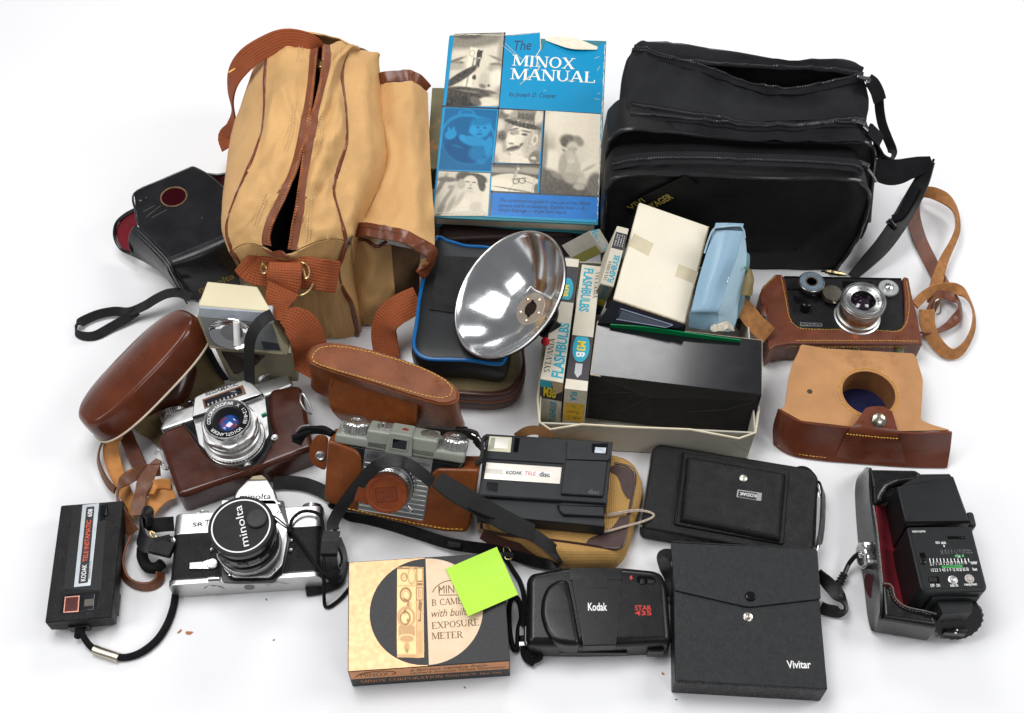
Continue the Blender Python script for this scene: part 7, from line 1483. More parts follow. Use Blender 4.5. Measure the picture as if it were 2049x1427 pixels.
picture([(218, 120), (535, 110), (500, 580), (165, 578)], [('e', .55, .42, .62, .62, 0, .8, .5), ('e', .45, .05, .8, .16, -4, .28, .6), ('e', .3, .0, .35, .08, 0, .12, .6), ('e', 1.02, .45, .12, .6, 0, .42, .8), ('e', .1, .37, .18, .022, -14, .2, .9), ('e', .12, .425, .14, .032, -8, .12, .7), ('e', .1, .46, .2, .05, 0, .5, .9), ('e', .9, .36, .16, .018, 16, .3, .9), ('e', .9, .455, .13, .035, 8, .1, .7), ('e', .88, .49, .16, .05, 0, .5, .9), ('e', .68, .66, .1, .13, 10, .62, .9), ('e', .66, .73, .07, .03, 10, .22, .8), ('e', .78, .725, .03, .02, 0, .12, .8), ('e', .93, .62, .12, .12, 0, .95, .9),
    ('e', .78, .81, .17, .028, 6, .2, .6), ('e', .76, .855, .13, .03, 4, .35, .7), ('e', .75, .95, .3, .06, 0, .85, .9), ('r', .42, .48, .105, .275, 9, .97, .12), ('r', .505, .47, .02, .26, 9, .7, .4), ('r', .55, .29, .055, .052, 9, .06, .15), ('r', .5, .405, .075, .06, 9, .2, .2), ('r', .47, .40, .02, .05, 9, .75, .3), ('r', .545, .41, .015, .045, 9, .05, .3), ('r', .485, .61, .035, .03, 9, .08, .2), ('o', .4, .28, .05, .04, 0, .45, .8), ('r', .36, .66, .02, .08, 9, .5, .4),
    ('e', .22, .6, .34, .065, -24, .07, .3), ('e', .42, .51, .09, .045, -30, .08, .4), ('e', .3, .83, .42, .095, 3, .06, .25), ('e', .62, .815, .2, .05, 10, .1, .4), ('e', .2, .97, .45, .1, 0, .04, .3), ('e', .4, .80, .2, .015, 5, .22, .9), ('e', .55, .93, .12, .05, 20, .15, .6)], .34, seed=1)
picture([(162, 590), (492, 605), (450, 990), (120, 980)], [('e', .5, .5, .55, .42, 12, .62, .06), ('e', .5, .5, .5, .37, 12, .22, .08), ('e', .45, .68, .42, .22, 12, .1, .5), ('o', .42, .07, .14, .05, 0, .6, .7), ('e', .72, .3, .2, .17, -10, .78, .35), ('e', .72, .2, .2, .07, -5, .45, .7), ('e', .66, .3, .03, .018, 0, .2, .8), ('e', .8, .3, .03, .018, 0, .2, .8), ('e', .72, .36, .03, .03, 0, .55, .9), ('e', .71, .41, .06, .016, 0, .3, .8), ('e', .58, .35, .08, .06, 0, .85, .8), ('e', .62, .53, .27, .08, 8, .68, .4), ('e', .9, .6, .08, .16, 10, .7, .4), ('e', .4, .48, .08, .05, 20, .75, .5), ('e', .16, .43, .11, .08, -15, .72, .35), ('e', .12, .36, .025, .05, -20, .7, .5), ('e', .2, .35, .025, .05, 10, .7, .5), ('e', .7, .72, .16, .12, 0, .4, .6), ('e', .8, .85, .1, .05, 0, .5, .7), ('e', .3, .62, .1, .02, 10, .3, .9)], .28, (.0, .045, .15), (.02, .30, .58), seed=2)
picture([(505, 600), (785, 610), (758, 945), (472, 935)], [('e', .1, .1, .12, .1, 0, .2, .9), ('e', .05, .3, .1, .12, 0, .75, .9), ('e', .12, .5, .1, .1, 0, .15, .9), ('e', .9, .12, .12, .12, 0, .8, .9), ('e', .95, .35, .08, .1, 0, .3, .9), ('e', .2, .02, .1, .06, 0, .85, .9), ('e', .06, .75, .1, .12, 0, .8, .8), ('e', .55, .58, .33, .33, 0, .88, .15), ('e', .75, .62, .16, .28, 10, .62, .7), ('e', .86, .55, .07, .11, 10, .8, .3), ('e', .86, .55, .035, .06, 10, .4, .6), ('e', .36, .37, .12, .02, -12, .2, .8), ('e', .38, .44, .09, .03, -5, .1, .6), ('e', .4, .42, .1, .05, 0, .45, .9), ('e', .65, .40, .12, .02, 8, .25, .8), ('e', .62, .46, .07, .025, 5, .12, .7), ('e', .36, .57, .07, .08, 0, .97, .5), ('e', .34, .64, .06, .02, 0, .35, .8), ('e', .4, .73, .17, .05, -12, .3, .3), ('e', .4, .72, .14, .018, -12, .1, .5), ('e', .57, .65, .05, .03, -30, .2, .6), ('r', .74, .6, .006, .2, 12, .35, .8), ('e', .5, .95, .3, .09, 5, .92, .4), ('e', .22, .93, .15, .12, 30, .8, .6), ('e', .9, .88, .14, .12, -20, .25, .4), ('e', .86, .9, .06, .03, 0, .8, .5),
    ('e', .55, .27, .42, .06, 10, .1, .2), ('r', .62, .13, .2, .13, 4, .16, .25), ('e', .62, .02, .2, .05, 0, .3, .6), ('r', .55, .2, .26, .03, 8, .3, .3), ('e', .45, .2, .03, .01, 0, .7, .5), ('e', .65, .22, .03, .01, 0, .7, .5)], .45, grain=.12, seed=3)
picture([(460, 950), (758, 955), (745, 1130), (452, 1115)], [('e', .2, .2, .5, .1, 0, .4, .9), ('e', .85, .2, .3, .12, 10, .45, .8), ('e', .5, .75, .62, .42, 6, .86, .12), ('e', .25, .78, .3, .25, 6, .95, .5), ('r', .46, .8, .006, .28, 20, .4, .7), ('e', .5, .92, .5, .03, 12, .3, .5), ('e', .55, .12, .06, .12, 0, .25, .5), ('e', .56, .15, .03, .06, 0, .8, .6), ('e', .5, .4, .035, .22, 10, .55, .5), ('o', .52, .62, .06, .09, 0, .15, 1), ('o', .66, .58, .07, .09, 0, .15, 1), ('r', .6, .5, .16, .012, -12, .12, .6), ('r', .78, .62, .12, .01, 25, .15, .6), ('r', .9, .7, .008, .25, 5, .5, .8), ('e', .98, .85, .06, .2, 0, .2, .5)], .14, nx=60, ny=40, seed=4)
picture([(120, 992), (448, 1005), (432, 1275), (85, 1275)], [('e', .1, .5, .3, .6, 15, .72, .4), ('e', .08, .3, .05, .25, 20, .25, .9), ('e', .2, .6, .04, .3, 25, .35, .9), ('e', .12, .9, .05, .2, 20, .3, .9), ('e', .3, .75, .05, .2, 20, .45, .9), ('e', .18, .18, .2, .06, 0, .2, .8), ('e', .27, .35, .06, .05, 0, .4, .8), ('e', .5, .12, .16, .15, 10, .12, .4), ('e', .7, .15, .25, .14, 8, .1, .25), ('e', .86, .32, .07, .12, -15, .1, .35), ('e', .62, .27, .15, .2, 5, .8, .25), ('e', .46, .28, .08, .12, 0, .55, .6), ('e', .58, .22, .05, .014, 5, .15, .7), ('e', .7, .23, .04, .014, 5, .15, .7), ('e', .64, .3, .02, .04, 5, .55, .8), ('e', .63, .365, .05, .014, 3, .2, .7), ('e', .63, .5, .08, .12, 0, .7, .5), ('e', .68, .72, .3, .24, 15, .86, .3), ('e', .52, .8, .12, .2, 20, .93, .7), ('e', .78, .8, .12, .12, 0, .7, .8), ('e', .45, .62, .05, .2, 25, .6, .8), ('e', .6, 1.0, .4, .1, 0, .75, .6), ('e', .95, .6, .07, .3, 5, .9, .8)], .82, seed=5)
picture([(798, 608), (1148, 630), (1133, 1150), (768, 1130)], [('e', .08, .2, .14, .5, 0, .55, .9), ('e', .55, .12, .6, .25, 0, .96, .8), ('e', .95, .3, .2, .4, 0, .9, .9), ('e', .12, .62, .2, .14, -15, .95, .6), ('e', .02, .55, .06, .25, 0, .35, .9), ('e', .45, .36, .17, .085, 5, .2, .5), ('e', .62, .35, .1, .06, 20, .35, .7), ('e', .37, .38, .06, .05, 0, .15, .6), ('e', .52, .43, .1, .07, 0, .72, .6), ('e', .5, .49, .07, .06, 20, .5, .7), ('e', .56, .45, .04, .02, 0, .5, .8), ('e', .42, .5, .1, .02, 25, .25, .7), ('e', .47, .64, .19, .17, 15, .66, .35), ('e', .36, .66, .07, .15, 10, .5, .7), ('e', .6, .72, .16, .1, 25, .62, .5), ('e', .5, .6, .06, .03, 0, .78, .8), ('e', .56, .8, .2, .06, 8, .5, .6), ('e', .82, .64, .16, .08, -22, .93, .35), ('e', .82, .67, .14, .02, -22, .6, .8), ('e', .72, .84, .1, .06, 10, .66, .5), ('e', .15, .86, .35, .14, 14, .16, .5), ('e', .5, .98, .7, .12, 2, .13, .5), ('e', .95, .86, .16, .14, -20, .2, .5), ('e', .66, .9, .1, .04, 0, .55, .6), ('e', .25, .78, .1, .03, 20, .3, .8)], .84, seed=6)
T.part('lettering', (T.tx('MINOX', k(590, 287), k(985, 310), 1.45, .024, serif=True, thick=.17, thin=.07)), mat('cream white print', (.8, .77, .68), .3), jk)
T.part('lettering', T.tx('MANUAL', k(578, 373), k(1115, 397), 1.45, .024, serif=True, thick=.17, thin=.07), MT['cream white print'], jk)
T.part('lettering', T.tx('The', k(600, 195), k(708, 190), 1.3, .024, shear=.3), mat('navy ink', (.004, .02, .07), .4), jk)
T.part('lettering', join(T.tx('by Joseph D. Cooper', k(567, 506), k(868, 518), .75, .024, shear=.3)), mat('navy ink', (.004, .02, .07), .4), jk)
T.part('lettering', join(T.tx('The authoritative guide to the use of the Minox', k(508, 1178), k(1085, 1200), .6, .024, shear=.3), T.tx('camera and its accessories. Explains how — in', k(502, 1210), k(1045, 1230), .6, .024, shear=.3), T.tx('simple language — to get best results.', k(500, 1238), k(935, 1256), .6, .024, shear=.3)), MT['navy ink'], jk)
T.part('jacket_band', prism([XY(*p) for p in ((452, 1128), (1138, 1158), (1130, 1300), (446, 1270))], 0, .021), mat('deeper blue print', (.002, .15, .48), .3, spec=.3), jk)

# ------------------------------------------------------------------ black ever-ready case top, upper left
k = crop(4.92, 220, 310)
T = Thing('open_case', 'black leather case with a round lens hole, lying left of the tan bag', 'camera case', W(360, 500, 0))
BC = mat('soft black case leather', (.010, .010, .012), .27, spec=.42, bump=.07, bs=900, kind='leather', var=.3, vs=18)
EG = mat('worn case edge', (.03, .022, .014), .5, var=.8, vs=300, col2=(.28, .19, .09), c2s=120, c2lo=.64, c2hi=.7)
KP = lambda pts, z: FP(k, pts, z)
z = 6.8
o = T.xy([k(240, 380), k(500, 255), k(790, 125), k(840, 128), k(980, 205), k(1125, 330), k(1260, 500), k(1220, 740), k(1140, 785), k(870, 905), k(600, 1018), k(430, 850), k(292, 695), k(255, 560)], z)
c = T.P(k(628, 412), z); hole = [(c.x+q[0], c.y+q[1]) for q in circ(1.42, 40)]
T.part('front_panel', plate(fillet(o, .12, 3), [hole], z-.22, z), BC)
T.part('hole_rim', tube([(x, y, z-.03) for x, y in hole], .09, 8, True, 1), mat('raw leather edge', (.16, .10, .045), .8, var=.5, vs=300))
T.part('panel_edge', tube([(q.x, q.y, z-.05) for q in (T.P(k(*p), z) for p in ((800, 122), (500, 250), (240, 378), (255, 560), (288, 692), (430, 850), (600, 1020)))], .13, 8), BC)
T.part('panel_edge', tube([(q.x, q.y, z-.05) for q in (T.P(k(*p), z) for p in ((790, 122), (840, 126), (980, 203), (1128, 328)))], .12, 8), EG)
low = [KP([(596, 1018), (730, 962), (870, 905), (1010, 845), (1145, 785)], 6.75), KP([(630, 1085), (760, 1040), (900, 985), (1050, 920), (1180, 860)], 6.5), KP([(665, 1170), (800, 1150), (930, 1110), (1080, 1050), (1215, 970)], 5.0), KP([(720, 1270), (850, 1270), (980, 1240), (1120, 1190), (1250, 1120)], 3.0), KP([(800, 1405), (900, 1420), (1030, 1400), (1160, 1350), (1280, 1290)], .4)]
T.part('lower_panel', patch(low, 5, thick=.2).xf(T.I), BC, angle=60)
T.part('seam', join(stitches([q+Vector((0, .02, .06)) for q in KP([(620, 1010), (740, 965), (880, 905), (1010, 850), (1150, 790)], 6.82)], .42, .6, .07)).xf(T.I), BLK_GLOSS)
sd_ = [KP([(258, 688), (430, 858), (585, 1022), (640, 1135), (795, 1402)], [6.7, 6.7, 6.6, 5.8, .6]), KP([(200, 810), (370, 960), (530, 1110), (615, 1210), (750, 1392)], [5.2, 4.4, 3.8, 3.2, .5]), KP([(218, 982), (370, 1055), (520, 1155), (600, 1245), (715, 1365)], [2.6, 1.9, 1.4, 1, .3])]
T.part('side_panel', patch(sd_, 5, thick=.2).xf(T.I), BC, angle=60)
T.part('side_piping', join(*[tube(KP([(a[0]+dx, a[1]+dy) for a in ((262, 695), (430, 850), (580, 1010), (640, 1120), (720, 1260), (800, 1400))], [6.8, 6.8, 6.8, 6, 3.4, .6]), .11, 6) for dx, dy in ((0, 10), (-22, 38), (-42, 62))]).xf(T.I), BC)
T.part('worn_piping', tube(KP([(575, 1010), (610, 1080), (640, 1180), (680, 1260)], [6.85, 6.5, 5.2, 3.9]), .09, 6).xf(T.I), EG)
T.part('side_rim', tube(KP([(248, 700), (205, 780), (192, 860), (205, 940), (235, 985)], [6.7, 5.6, 4.6, 3.6, 2.6]), .14, 8).xf(T.I), BC)
fl = [(250, 535), (150, 590), (70, 665), (45, 760), (60, 850), (110, 925), (180, 965), (235, 985)]
T.part('flap_rim', tube(KP(fl, [5.5, 4.6, 3.6, 2.8, 2.2, 1.8, 1.8, 2.2]), .2, 8).xf(T.I), BC)
T.part('lining', patch([KP([(250, 545), (160, 600), (85, 675), (62, 765), (78, 845), (120, 910), (185, 950)], [5.3, 4.4, 3.4, 2.6, 2.0, 1.6, 1.6]), KP([(290, 640), (270, 690), (240, 740), (225, 790), (225, 850), (230, 900), (240, 965)], [4.6, 3.9, 3.2, 2.7, 2.2, 2.0, 2.0])], 4, thick=.1).xf(T.I), RED)
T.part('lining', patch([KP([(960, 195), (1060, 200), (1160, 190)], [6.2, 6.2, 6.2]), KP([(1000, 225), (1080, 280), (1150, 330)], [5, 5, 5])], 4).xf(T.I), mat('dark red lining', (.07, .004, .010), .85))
T.part('back_edge', tube(KP([(960, 190), (1060, 198), (1170, 178)], 6.3), .15, 8).xf(T.I), BC)
q = KP([(300, 440), (500, 290), (820, 170), (1130, 380), (1130, 760), (620, 980), (330, 700)], .5)
T.part('inner_floor', prism([(p.x, p.y) for p in T.L(q)], .1, .5), mat('shade dark wine lining', (.03, .002, .004), .95, spec=.05))  # lining colour darkened to stand for the shade inside the hole
T.part('scuff_marks', join(rbox(.3, .18, .02, 0, 1, tuple(T.P(k(300, 450), z+.01))), rbox(.15, .08, .02, 0, 1, tuple(T.P(k(355, 420), z+.01))), rbox(.3, .05, .02, 0, 1, tuple(T.P(k(905, 620), z+.01)), (0, 0, -50)), *[tube([tuple(T.P(k(*a), z+.01)), tuple(T.P(k(*b), z+.01))], .03, 4, raw=True) for a, b in (((360, 610), (500, 500)), ((410, 620), (560, 540)), ((330, 560), (440, 500)))]), mat('grey scuff', (.12, .12, .1), .7))
a, b = KP([(880, 1335)], 3.4)[0], KP([(1225, 1185)], 3.4)[0]
T.part('lettering', text('minolta', 0, 0, (b-a).length, .7, .15, bold=.01).xf(frame((a+b)/2+Vector((0, -.25, .35)), b-a, Vector((0, .6, .8)))).xf(T.I), mat('gold stamping', (.5, .38, .12), .35, .8))

# ------------------------------------------------------------------ tan canvas shoulder bag
k = crop(2.0396, 420, 40)
T = Thing('shoulder_bag', 'large tan canvas shoulder bag with brown piping, open zip and rust webbing strap', 'bag', W(640, 560, 0))
TC = mat('tan bag canvas', (.66, .385, .155), .7, spec=.4, bump=.55, kind='weave', uvs=1.8, var=.12, vs=14, col2=(.55, .32, .115), c2s=16, c2lo=.55, c2hi=.8)
TCD = mat('tan bag canvas gusset', (.62, .365, .145), .7, spec=.4, bump=.55, kind='weave', uvs=1.8, var=.12, vs=18)
PB = mat('brown piping leather', (.14, .038, .014), .3, bump=.1, bs=800, var=.2, vs=60)
RUST = mat('rust webbing', (.30, .068, .016), .75, bump=1.0, kind='web', uvs=1.3, var=.12)
ZTP = mat('rust zip tape', (.19, .045, .012), .75, bump=.8, kind='web', uvs=4)
KT = lambda pts, z: FP(k, pts, z)
WR = dict(amp=.62, scale=.2, seed=3)
Pl = KT([(258, 78), (236, 140), (225, 240), (226, 350), (212, 480), (170, 590), (120, 700), (82, 800), (72, 870), (92, 940)], [15.5, 16.5, 17, 17, 17, 16.8, 16.5, 16, 15, 13.8])
Zl = KT([(412, 108), (404, 170), (392, 280), (378, 380), (358, 490), (325, 610), (280, 715), (235, 805), (212, 880), (215, 925)], [16, 17.4, 18.2, 18.2, 18, 17.6, 17.2, 16.6, 15.6, 14.6])
Zr = KT([(492, 104), (492, 170), (480, 270), (455, 370), (432, 450), (415, 560), (402, 660), (388, 760), (370, 850), (356, 940)], [16, 17.4, 18.2, 18.2, 18, 17.6, 17.2, 16.6, 15.6, 14.4])
Pr = KT([(668, 160), (620, 122), (560, 140), (538, 220), (550, 350), (556, 490), (530, 590), (502, 700), (528, 810), (553, 900)], [13, 14.8, 15.8, 16.4, 16.5, 16.5, 16.3, 15.8, 14.8, 13.6])
def between(a, b, n, bul, wav=0, ph=0):
    rows = []
    for i, (p, q) in enumerate(zip(a, b)):
        rows.append([p.lerp(q, t/n)+Vector((0, 0, bul*math.sin(math.pi*t/n)+(wav*math.sin(i*1.9+t*1.3+ph) if 0 < t < n and i < 9 else 0))) for t in range(n+1)])
    return rows
T.part('gusset', patch(between(Pl, Zl, 4, .9, .35), 6, thick=.2).wrinkle(**WR).xf(T.I), TCD, angle=80)
T.part('gusset', patch(between(Zr, Pr, 4, .8, .5, 1.5), 6, thick=.2).wrinkle(**WR).xf(T.I), TCD, angle=80)
for zz_, sgn in ((Zl, 1), (Zr, -1)):
    inner = [p+Vector((sgn*.75, 0, -.15)) for p in zz_]
    t_ = T.part('zip_tape', ribbon([p.lerp(q, .5)+Vector((0, 0, .22)) for p, q in zip(zz_, inner)], 1.1, .16, (sgn*-.15, -.2, .95)).wrinkle(**WR).xf(T.I), ZTP)
    T.part('zip_teeth', stitches([q+Vector((0, -.1, .42)) for q in inner], .28, .6, .13, 8, wob=0).wrinkle(**WR).xf(T.I), mat('rust zip teeth', (.34, .11, .035), .35, var=.3), t_)
for A_, B_, t_, bl_ in ((Zl, Pl, .16, .9), (Zl, Pl, .23, .9), (Zr, Pr, .2, .8), (Zr, Pr, .28, .8)):
    T.part('top_stitching', stitches([p.lerp(q, t_)+Vector((0, -.1, bl_*math.sin(math.pi*t_)+.22)) for p, q in zip(A_, B_)], .34, .6, .045, 8).wrinkle(**WR).xf(T.I), mat('pale tan thread', (.62, .45, .22), .8))
T.part('lining', patch([[p.lerp(q, t/3)-Vector((0, 0, 1.2+3.8*math.sin(math.pi*t/3))) for t in range(4)] for p, q in zip(Zl, Zr)], 4).xf(T.I), mat('dark bag inside', (.006, .006, .007), .9, spec=.1))
T.part('zip_slider', rbox(.5, .9, .4, .12, 2, tuple(KT([(456, 185)], 17.6)[0])).xf(T.I), BRASS)
T.part('zip_end_tab', patch([KT([(215, 925), (250, 945), (290, 940), (318, 960)], [14.7, 14.5, 14.5, 14.3]), KT([(240, 955), (270, 965), (300, 968), (325, 972)], [14.2, 14.0, 13.9, 13.8])], 4, thick=.2).xf(T.I), PB)
Lm = KT([(240, 95), (195, 180), (150, 290), (115, 385), (85, 470), (70, 580), (58, 700), (55, 790), (62, 880), (100, 985)], [12, 11.5, 11, 10.5, 10, 10, 10, 10, 9.6, 9])
Lf = [Vector((p.x+.8, p.y+(.6 if i else -.6), .05)) for i, p in enumerate(Lm)]
T.part('side_panel', patch([[a, a.lerp(b, .5)+Vector((-.35, 0, .5)), b, b.lerp(c_, .5), c_] for a, b, c_ in zip(Pl, Lm, Lf)], 5, thick=.2).wrinkle(**WR).xf(T.I), TC, angle=80)
T.part('piping', tube([p+Vector((0, 0, .1)) for p in Pl]+KT([(120, 990), (150, 1045), (158, 1080)], [12, 9, 6]), .26, 8).wrinkle(**WR).xf(T.I), PB)
pr2 = KT([(540, 965), (522, 1015), (540, 1090), (580, 1170), (600, 1260), (598, 1285)], [12, 10.2, 7.4, 4.4, 1.2, .2])
T.part('piping', tube([p+Vector((0, 0, .1)) for p in Pr]+pr2, .26, 8).wrinkle(**WR).xf(T.I), PB)
Rm = KT([(680, 175), (690, 230), (696, 300), (700, 400), (712, 500), (718, 575), (700, 650), (655, 750), (600, 850), (572, 910)], [11.5, 11.5, 11.5, 11.5, 11.3, 11, 11, 11, 11, 11])
Rf = [Vector((p.x-.3, p.y+.5, 4)) for p in Rm]
T.part('side_panel', patch([[a, a.lerp(b, .5)+Vector((.5, 0, .9)), b, c_] for a, b, c_ in zip(Pr, Rm, Rf)], 6, thick=.2).wrinkle(**WR).xf(T.I), TC, angle=80)
far = [[Pl[0], Pl[0].lerp(Pr[0], .33)+Vector((0, .8, 1)), Pl[0].lerp(Pr[0], .66)+Vector((0, .8, 1)), Pr[0]], [Lm[0], Lm[0].lerp(Rm[0], .33)+Vector((0, 1, 0)), Lm[0].lerp(Rm[0], .66)+Vector((0, 1, 0)), Rm[0]], [Vector((p.x, p.y, .1)) for p in (Lm[0], Lm[0].lerp(Rm[0], .33), Lm[0].lerp(Rm[0], .66), Rm[0])]]
T.part('rear_panel', patch(far, 5, thick=-.2).wrinkle(**WR).xf(T.I), TC, angle=80)
# near end
gl9, gr9 = between(Pl, Zl, 4, .9)[-1], between(Zr, Pr, 4, .8)[-1]
e0 = gl9+[gl9[-1].lerp(gr9[0], .5)-Vector((0, .2, .8))]+gr9
e1 = KT([(120, 1000), (180, 1010), (240, 1010), (320, 1025), (400, 1030), (460, 1030), (524, 1020)], [11.5, 11.4, 11.4, 11, 10.8, 10.5, 10])
e2 = KT([(160, 1090), (230, 1110), (290, 1120), (360, 1130), (430, 1130), (490, 1130), (560, 1130)], [7.4, 7, 6.8, 6.4, 6.2, 6.2, 5.8])
e3 = KT([(200, 1280), (280, 1290), (340, 1292), (410, 1294), (480, 1294), (540, 1293), (598, 1287)], .1)
T.part('end_panel', patch([e0]+[resamp(e, 11) for e in (e1, e2, e3)], 5, thick=.2).wrinkle(**WR).xf(T.I), mat('tan end canvas', (.55, .325, .13), .7, spec=.4, bump=.55, kind='weave', uvs=1.8, var=.1, vs=16), angle=80)
wb = KT([(145, 975), (185, 1010), (250, 1018), (310, 1022), (400, 1028), (470, 1040), (524, 1042)], [12.6, 12, 12, 11.9, 11.8, 11.3, 10.6])
T.part('end_webbing', ribbon([p+Vector((0, -.35, .25)) for p in wb], 3.3, .25, [(-.3, -.7, .6)]+[(0, -.75, .6)]*6).wrinkle(**WR).xf(T.I), RUST)
# pocket and its loose flap on the right
T.part('side_pocket', patch([KT([(568, 905), (620, 905), (680, 920), (735, 915)], [9.2, 9.6, 9.4, 8.6]), KT([(580, 1010), (640, 1020), (700, 1020), (742, 1010)], [6.4, 6.8, 6.6, 6]), KT([(600, 1150), (650, 1160), (710, 1150), (750, 1130)], [3, 3.2, 3.2, 2.8]), KT([(608, 1238), (650, 1240), (700, 1230), (752, 1210)], .2)], 5, thick=.2).wrinkle(**WR).xf(T.I), MT['tan end canvas'], angle=80)  # darker canvas puts the pocket's shading into its colour
T.part('side_panel', patch([[a, a.lerp(b, .5)+Vector((.2, 0, 0)), b] for a, b in zip(pr2, KT([(572, 910), (574, 960), (584, 1040), (598, 1130), (606, 1200), (610, 1245)], [10.6, 8.6, 5.8, 3.2, 1.2, .1]))], 4, thick=.15).xf(T.I), MT['tan end canvas'], angle=80)
T.part('pocket_trim', tube(KT([(590, 890), (640, 900), (680, 925), (720, 905)], [9.6, 9.8, 9.6, 9.4]), .2, 8).xf(T.I), PB)
T.part('pocket_back', patch([KT([(735, 915), (800, 930), (860, 940)], [8, 7.4, 7]), KT([(750, 1130), (800, 1110), (850, 1080)], [2.8, 2.6, 2.4]), KT([(752, 1215), (800, 1180), (850, 1140)], .2)], 4, thick=.2).xf(T.I), mat('shade dark canvas', (.12, .065, .028), .8, var=.2), angle=80)  # dark colour stands for the shade inside the pocket
fr = [KT([(692, 262), (760, 258), (830, 262), (884, 300)], [12, 13, 12.4, 10.6]), KT([(705, 400), (770, 390), (830, 400), (888, 430)], [11.6, 12.6, 12.2, 10.2]), KT([(720, 550), (770, 560), (830, 560), (893, 580)], [11, 11.6, 11.8, 9.8]), KT([(692, 690), (750, 710), (830, 710), (902, 730)], [11, 11.4, 11.6, 9.6]), KT([(640, 800), (730, 810), (830, 830), (912, 860)], [11, 11.6, 11.6, 9.6]), KT([(604, 850), (690, 850), (800, 880), (912, 940)], [11, 11.8, 11.8, 10])]
T.part('pocket_flap', patch(fr, 6, thick=.22).wrinkle(**WR).xf(T.I), TC, angle=80)
T.part('flap_trim', ribbon([p+Vector((0, 0, .1)) for p in KT([(690, 245), (730, 232), (800, 232), (850, 245), (886, 285)], [12.3, 13.0, 12.8, 12.2, 10.8])], 1.3, .4, (0, -.5, .85)).wrinkle(**WR).xf(T.I), PB)
T.part('flap_trim', ribbon([p+Vector((0, 0, .1)) for p in KT([(600, 860), (650, 862), (720, 872), (800, 895), (860, 925), (900, 945), (905, 980), (880, 1020), (855, 1045)], [11.2, 11.6, 11.8, 11.8, 11.2, 10.4, 9.4, 8.4, 8])], 1.4, .35, [(0, -.5, .85)]*5+[(.4, -.5, .7), (.8, -.3, .4), (.8, -.3, .4), (.8, -.3, .4)]).wrinkle(**WR).xf(T.I), PB)
T.part('flap_lining', patch([KT([(905, 950), (880, 970), (862, 975)], [9.8, 9, 8.6]), KT([(895, 985), (870, 1000), (852, 1010)], [9, 8.5, 8]), KT([(862, 1045), (856, 1040), (850, 1030)], [7.8, 7.8, 7.8])], 4).xf(T.I), TCD)
T.part('flap_stitching', stitches([p+Vector((0, 0, .35)) for p in KT([(610, 858), (680, 862), (760, 880), (830, 905), (900, 940)], [11.3, 11.8, 11.9, 11.5, 10.5])], .36, .6, .035).wrinkle(**WR).xf(T.I), mat('dark brown thread', (.05, .018, .008), .7))
# strap with its brass rings
T.part('shoulder_strap', ribbon(KT([(455, 150), (425, 105), (370, 82), (300, 78), (225, 110), (150, 160), (98, 230), (85, 310), (98, 390), (88, 445), (68, 480), (78, 520)], [14, 17, 18, 18.4, 18, 16.8, 14.5, 11.5, 8.5, 6.5, 5, 4.5]), [1.4, 1.9, 2.1, 2.2, 2.3, 2.3, 2.2, 1.9, 1.8, 1.8, 2.2, 2.2], .22, [(0, -.6, .8), (0, -.6, .8), (-.1, -.8, .6), (-.2, -.9, .4), (-.3, -.9, .3), (-.5, -.8, .3), (-.8, -.6, .2), (-.9, -.4, .2), (-.9, -.3, .3), (-.5, -.6, .6), (-.3, -.7, .6), (-.3, -.7, .6)]).xf(T.I), RUST)
T.part('strap_tack', rbox(.9, .2, .05, 0, 1, tuple(KT([(94, 202)], 16.6)[0]+Vector((0, -.5, .3))), (0, 0, 45)).xf(T.I), THREAD)
T.part('shoulder_strap', ribbon([p+Vector((0, -.5, .4)) for p in KT([(312, 985), (310, 1020), (308, 1060), (300, 1090)], [13.2, 12.8, 12.0, 11.2])], [3.2, 3.4, 3.4, 3.2], .3, (0, -.75, .65)).xf(T.I), RUST)
T.part('shoulder_strap', ribbon([p+Vector((0, -.9, .6)) for p in KT([(310, 1078), (292, 1120), (285, 1165), (280, 1210)], [11.5, 10.8, 10, 9.4])], [3.3, 2.8, 1.9, .9], .25, (.1, -.7, .7)).xf(T.I), RUST)
T.part('shoulder_strap', ribbon([p+Vector((0, -.9, .5)) for p in KT([(300, 1195), (345, 1210), (390, 1250), (412, 1310), (402, 1370), (375, 1420)], [9.6, 9.2, 8, 6.2, 4.6, 3.6])], [1.2, 3.0, 3.6, 3.6, 3.4, 3.2], .25, [(.2, -.7, .7), (.2, -.6, .75), (.3, -.5, .8), (.4, -.5, .75), (.3, -.7, .6), (0, -.8, .6)]).xf(T.I), RUST)
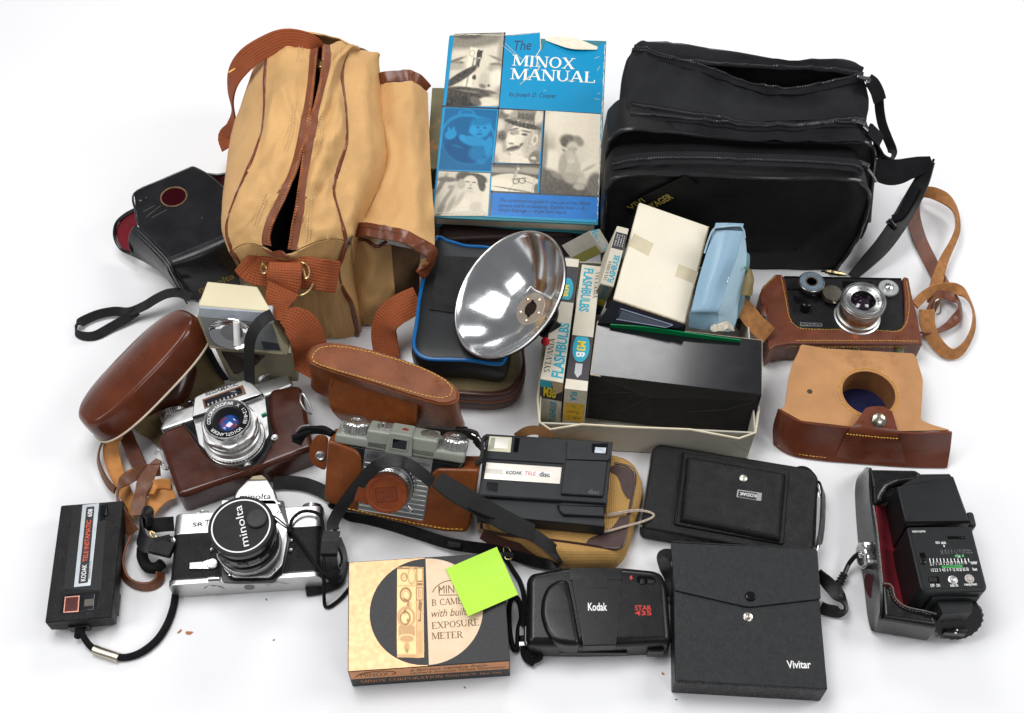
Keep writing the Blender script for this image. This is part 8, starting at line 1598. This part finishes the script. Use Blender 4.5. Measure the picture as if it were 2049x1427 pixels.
T.part('shoulder_strap', ribbon(KT([(850, 1140), (800, 1165), (750, 1195), (715, 1240), (712, 1300), (725, 1380)], [5.4, 5.4, 5, 4, 2.4, .8]), [2.8, 3.0, 3.0, 2.8, 2.8, 2.8], .25, [(0, -.7, .7), (-.2, -.7, .7), (-.4, -.7, .6), (-.4, -.8, .5), (-.1, -.85, .5), (0, -.85, .5)]).xf(T.I), RUST)
for q in ([(222, 985), (216, 1010), (228, 1030), (238, 1015)], [(372, 985), (400, 995), (412, 1030), (398, 1052), (388, 1020)]):
    T.part('strap_ring', tube([p+Vector((0, -.6, .6)) for p in KT(q, 12.6)], .13, 8, True).xf(T.I), BRASS)
T.part('strap_ring', tube([p+Vector((0, -.6, .6)) for p in KT([(345, 1110), (380, 1118), (410, 1100), (428, 1070)], [10.4, 10.2, 10.4, 10.8])], .13, 8).xf(T.I), BRASS)

# ------------------------------------------------------------------ crumbs on the paper
FLK = mat('tan leather flake', (.42, .16, .06), .8, var=.3, vs=400)
for i, (x, y, s, lab) in enumerate(((360, 1264, .22, 'small round tan leather flake on the white paper under the reflex camera'), (378, 1267, .32, 'larger tan leather flake on the white paper right of the small round one'), (1326, 1348, .14, 'thin brown leather crumb on the paper left of the square flap case'))):
    p = W(x, y, 0)
    g = prism([(s*math.cos(a)*(1+.35*math.sin(3*a+i)), s*.6*math.sin(a)*(1+.3*math.cos(2*a+i))) for a in [2*math.pi*j/11 for j in range(11)]], .02, .1, .03).at(p.x, p.y, 0, 0, 0, 50-40*i)
    solo('leather_crumb', lab, 'crumb', g, FLK, 'crumbs on the paper')
SPK = mat('teal speck', (.01, .12, .12), .7)
for x, y, lab in ((533, 1200, 'tiny teal speck on the paper below the reflex camera'), (548, 1281, 'tiny teal speck on the paper left of the gold box'), (930, 1376, 'tiny teal speck on the paper below the gold box'), (1353, 1400, 'tiny teal speck at the lower left corner of the flap case')):
    p = W(x, y, 0); solo('speck', lab, 'speck', rbox(.22, .1, .06, .02, 1, (p.x, p.y, .03), (0, 0, random.uniform(0, 180))), SPK, 'specks on the paper')
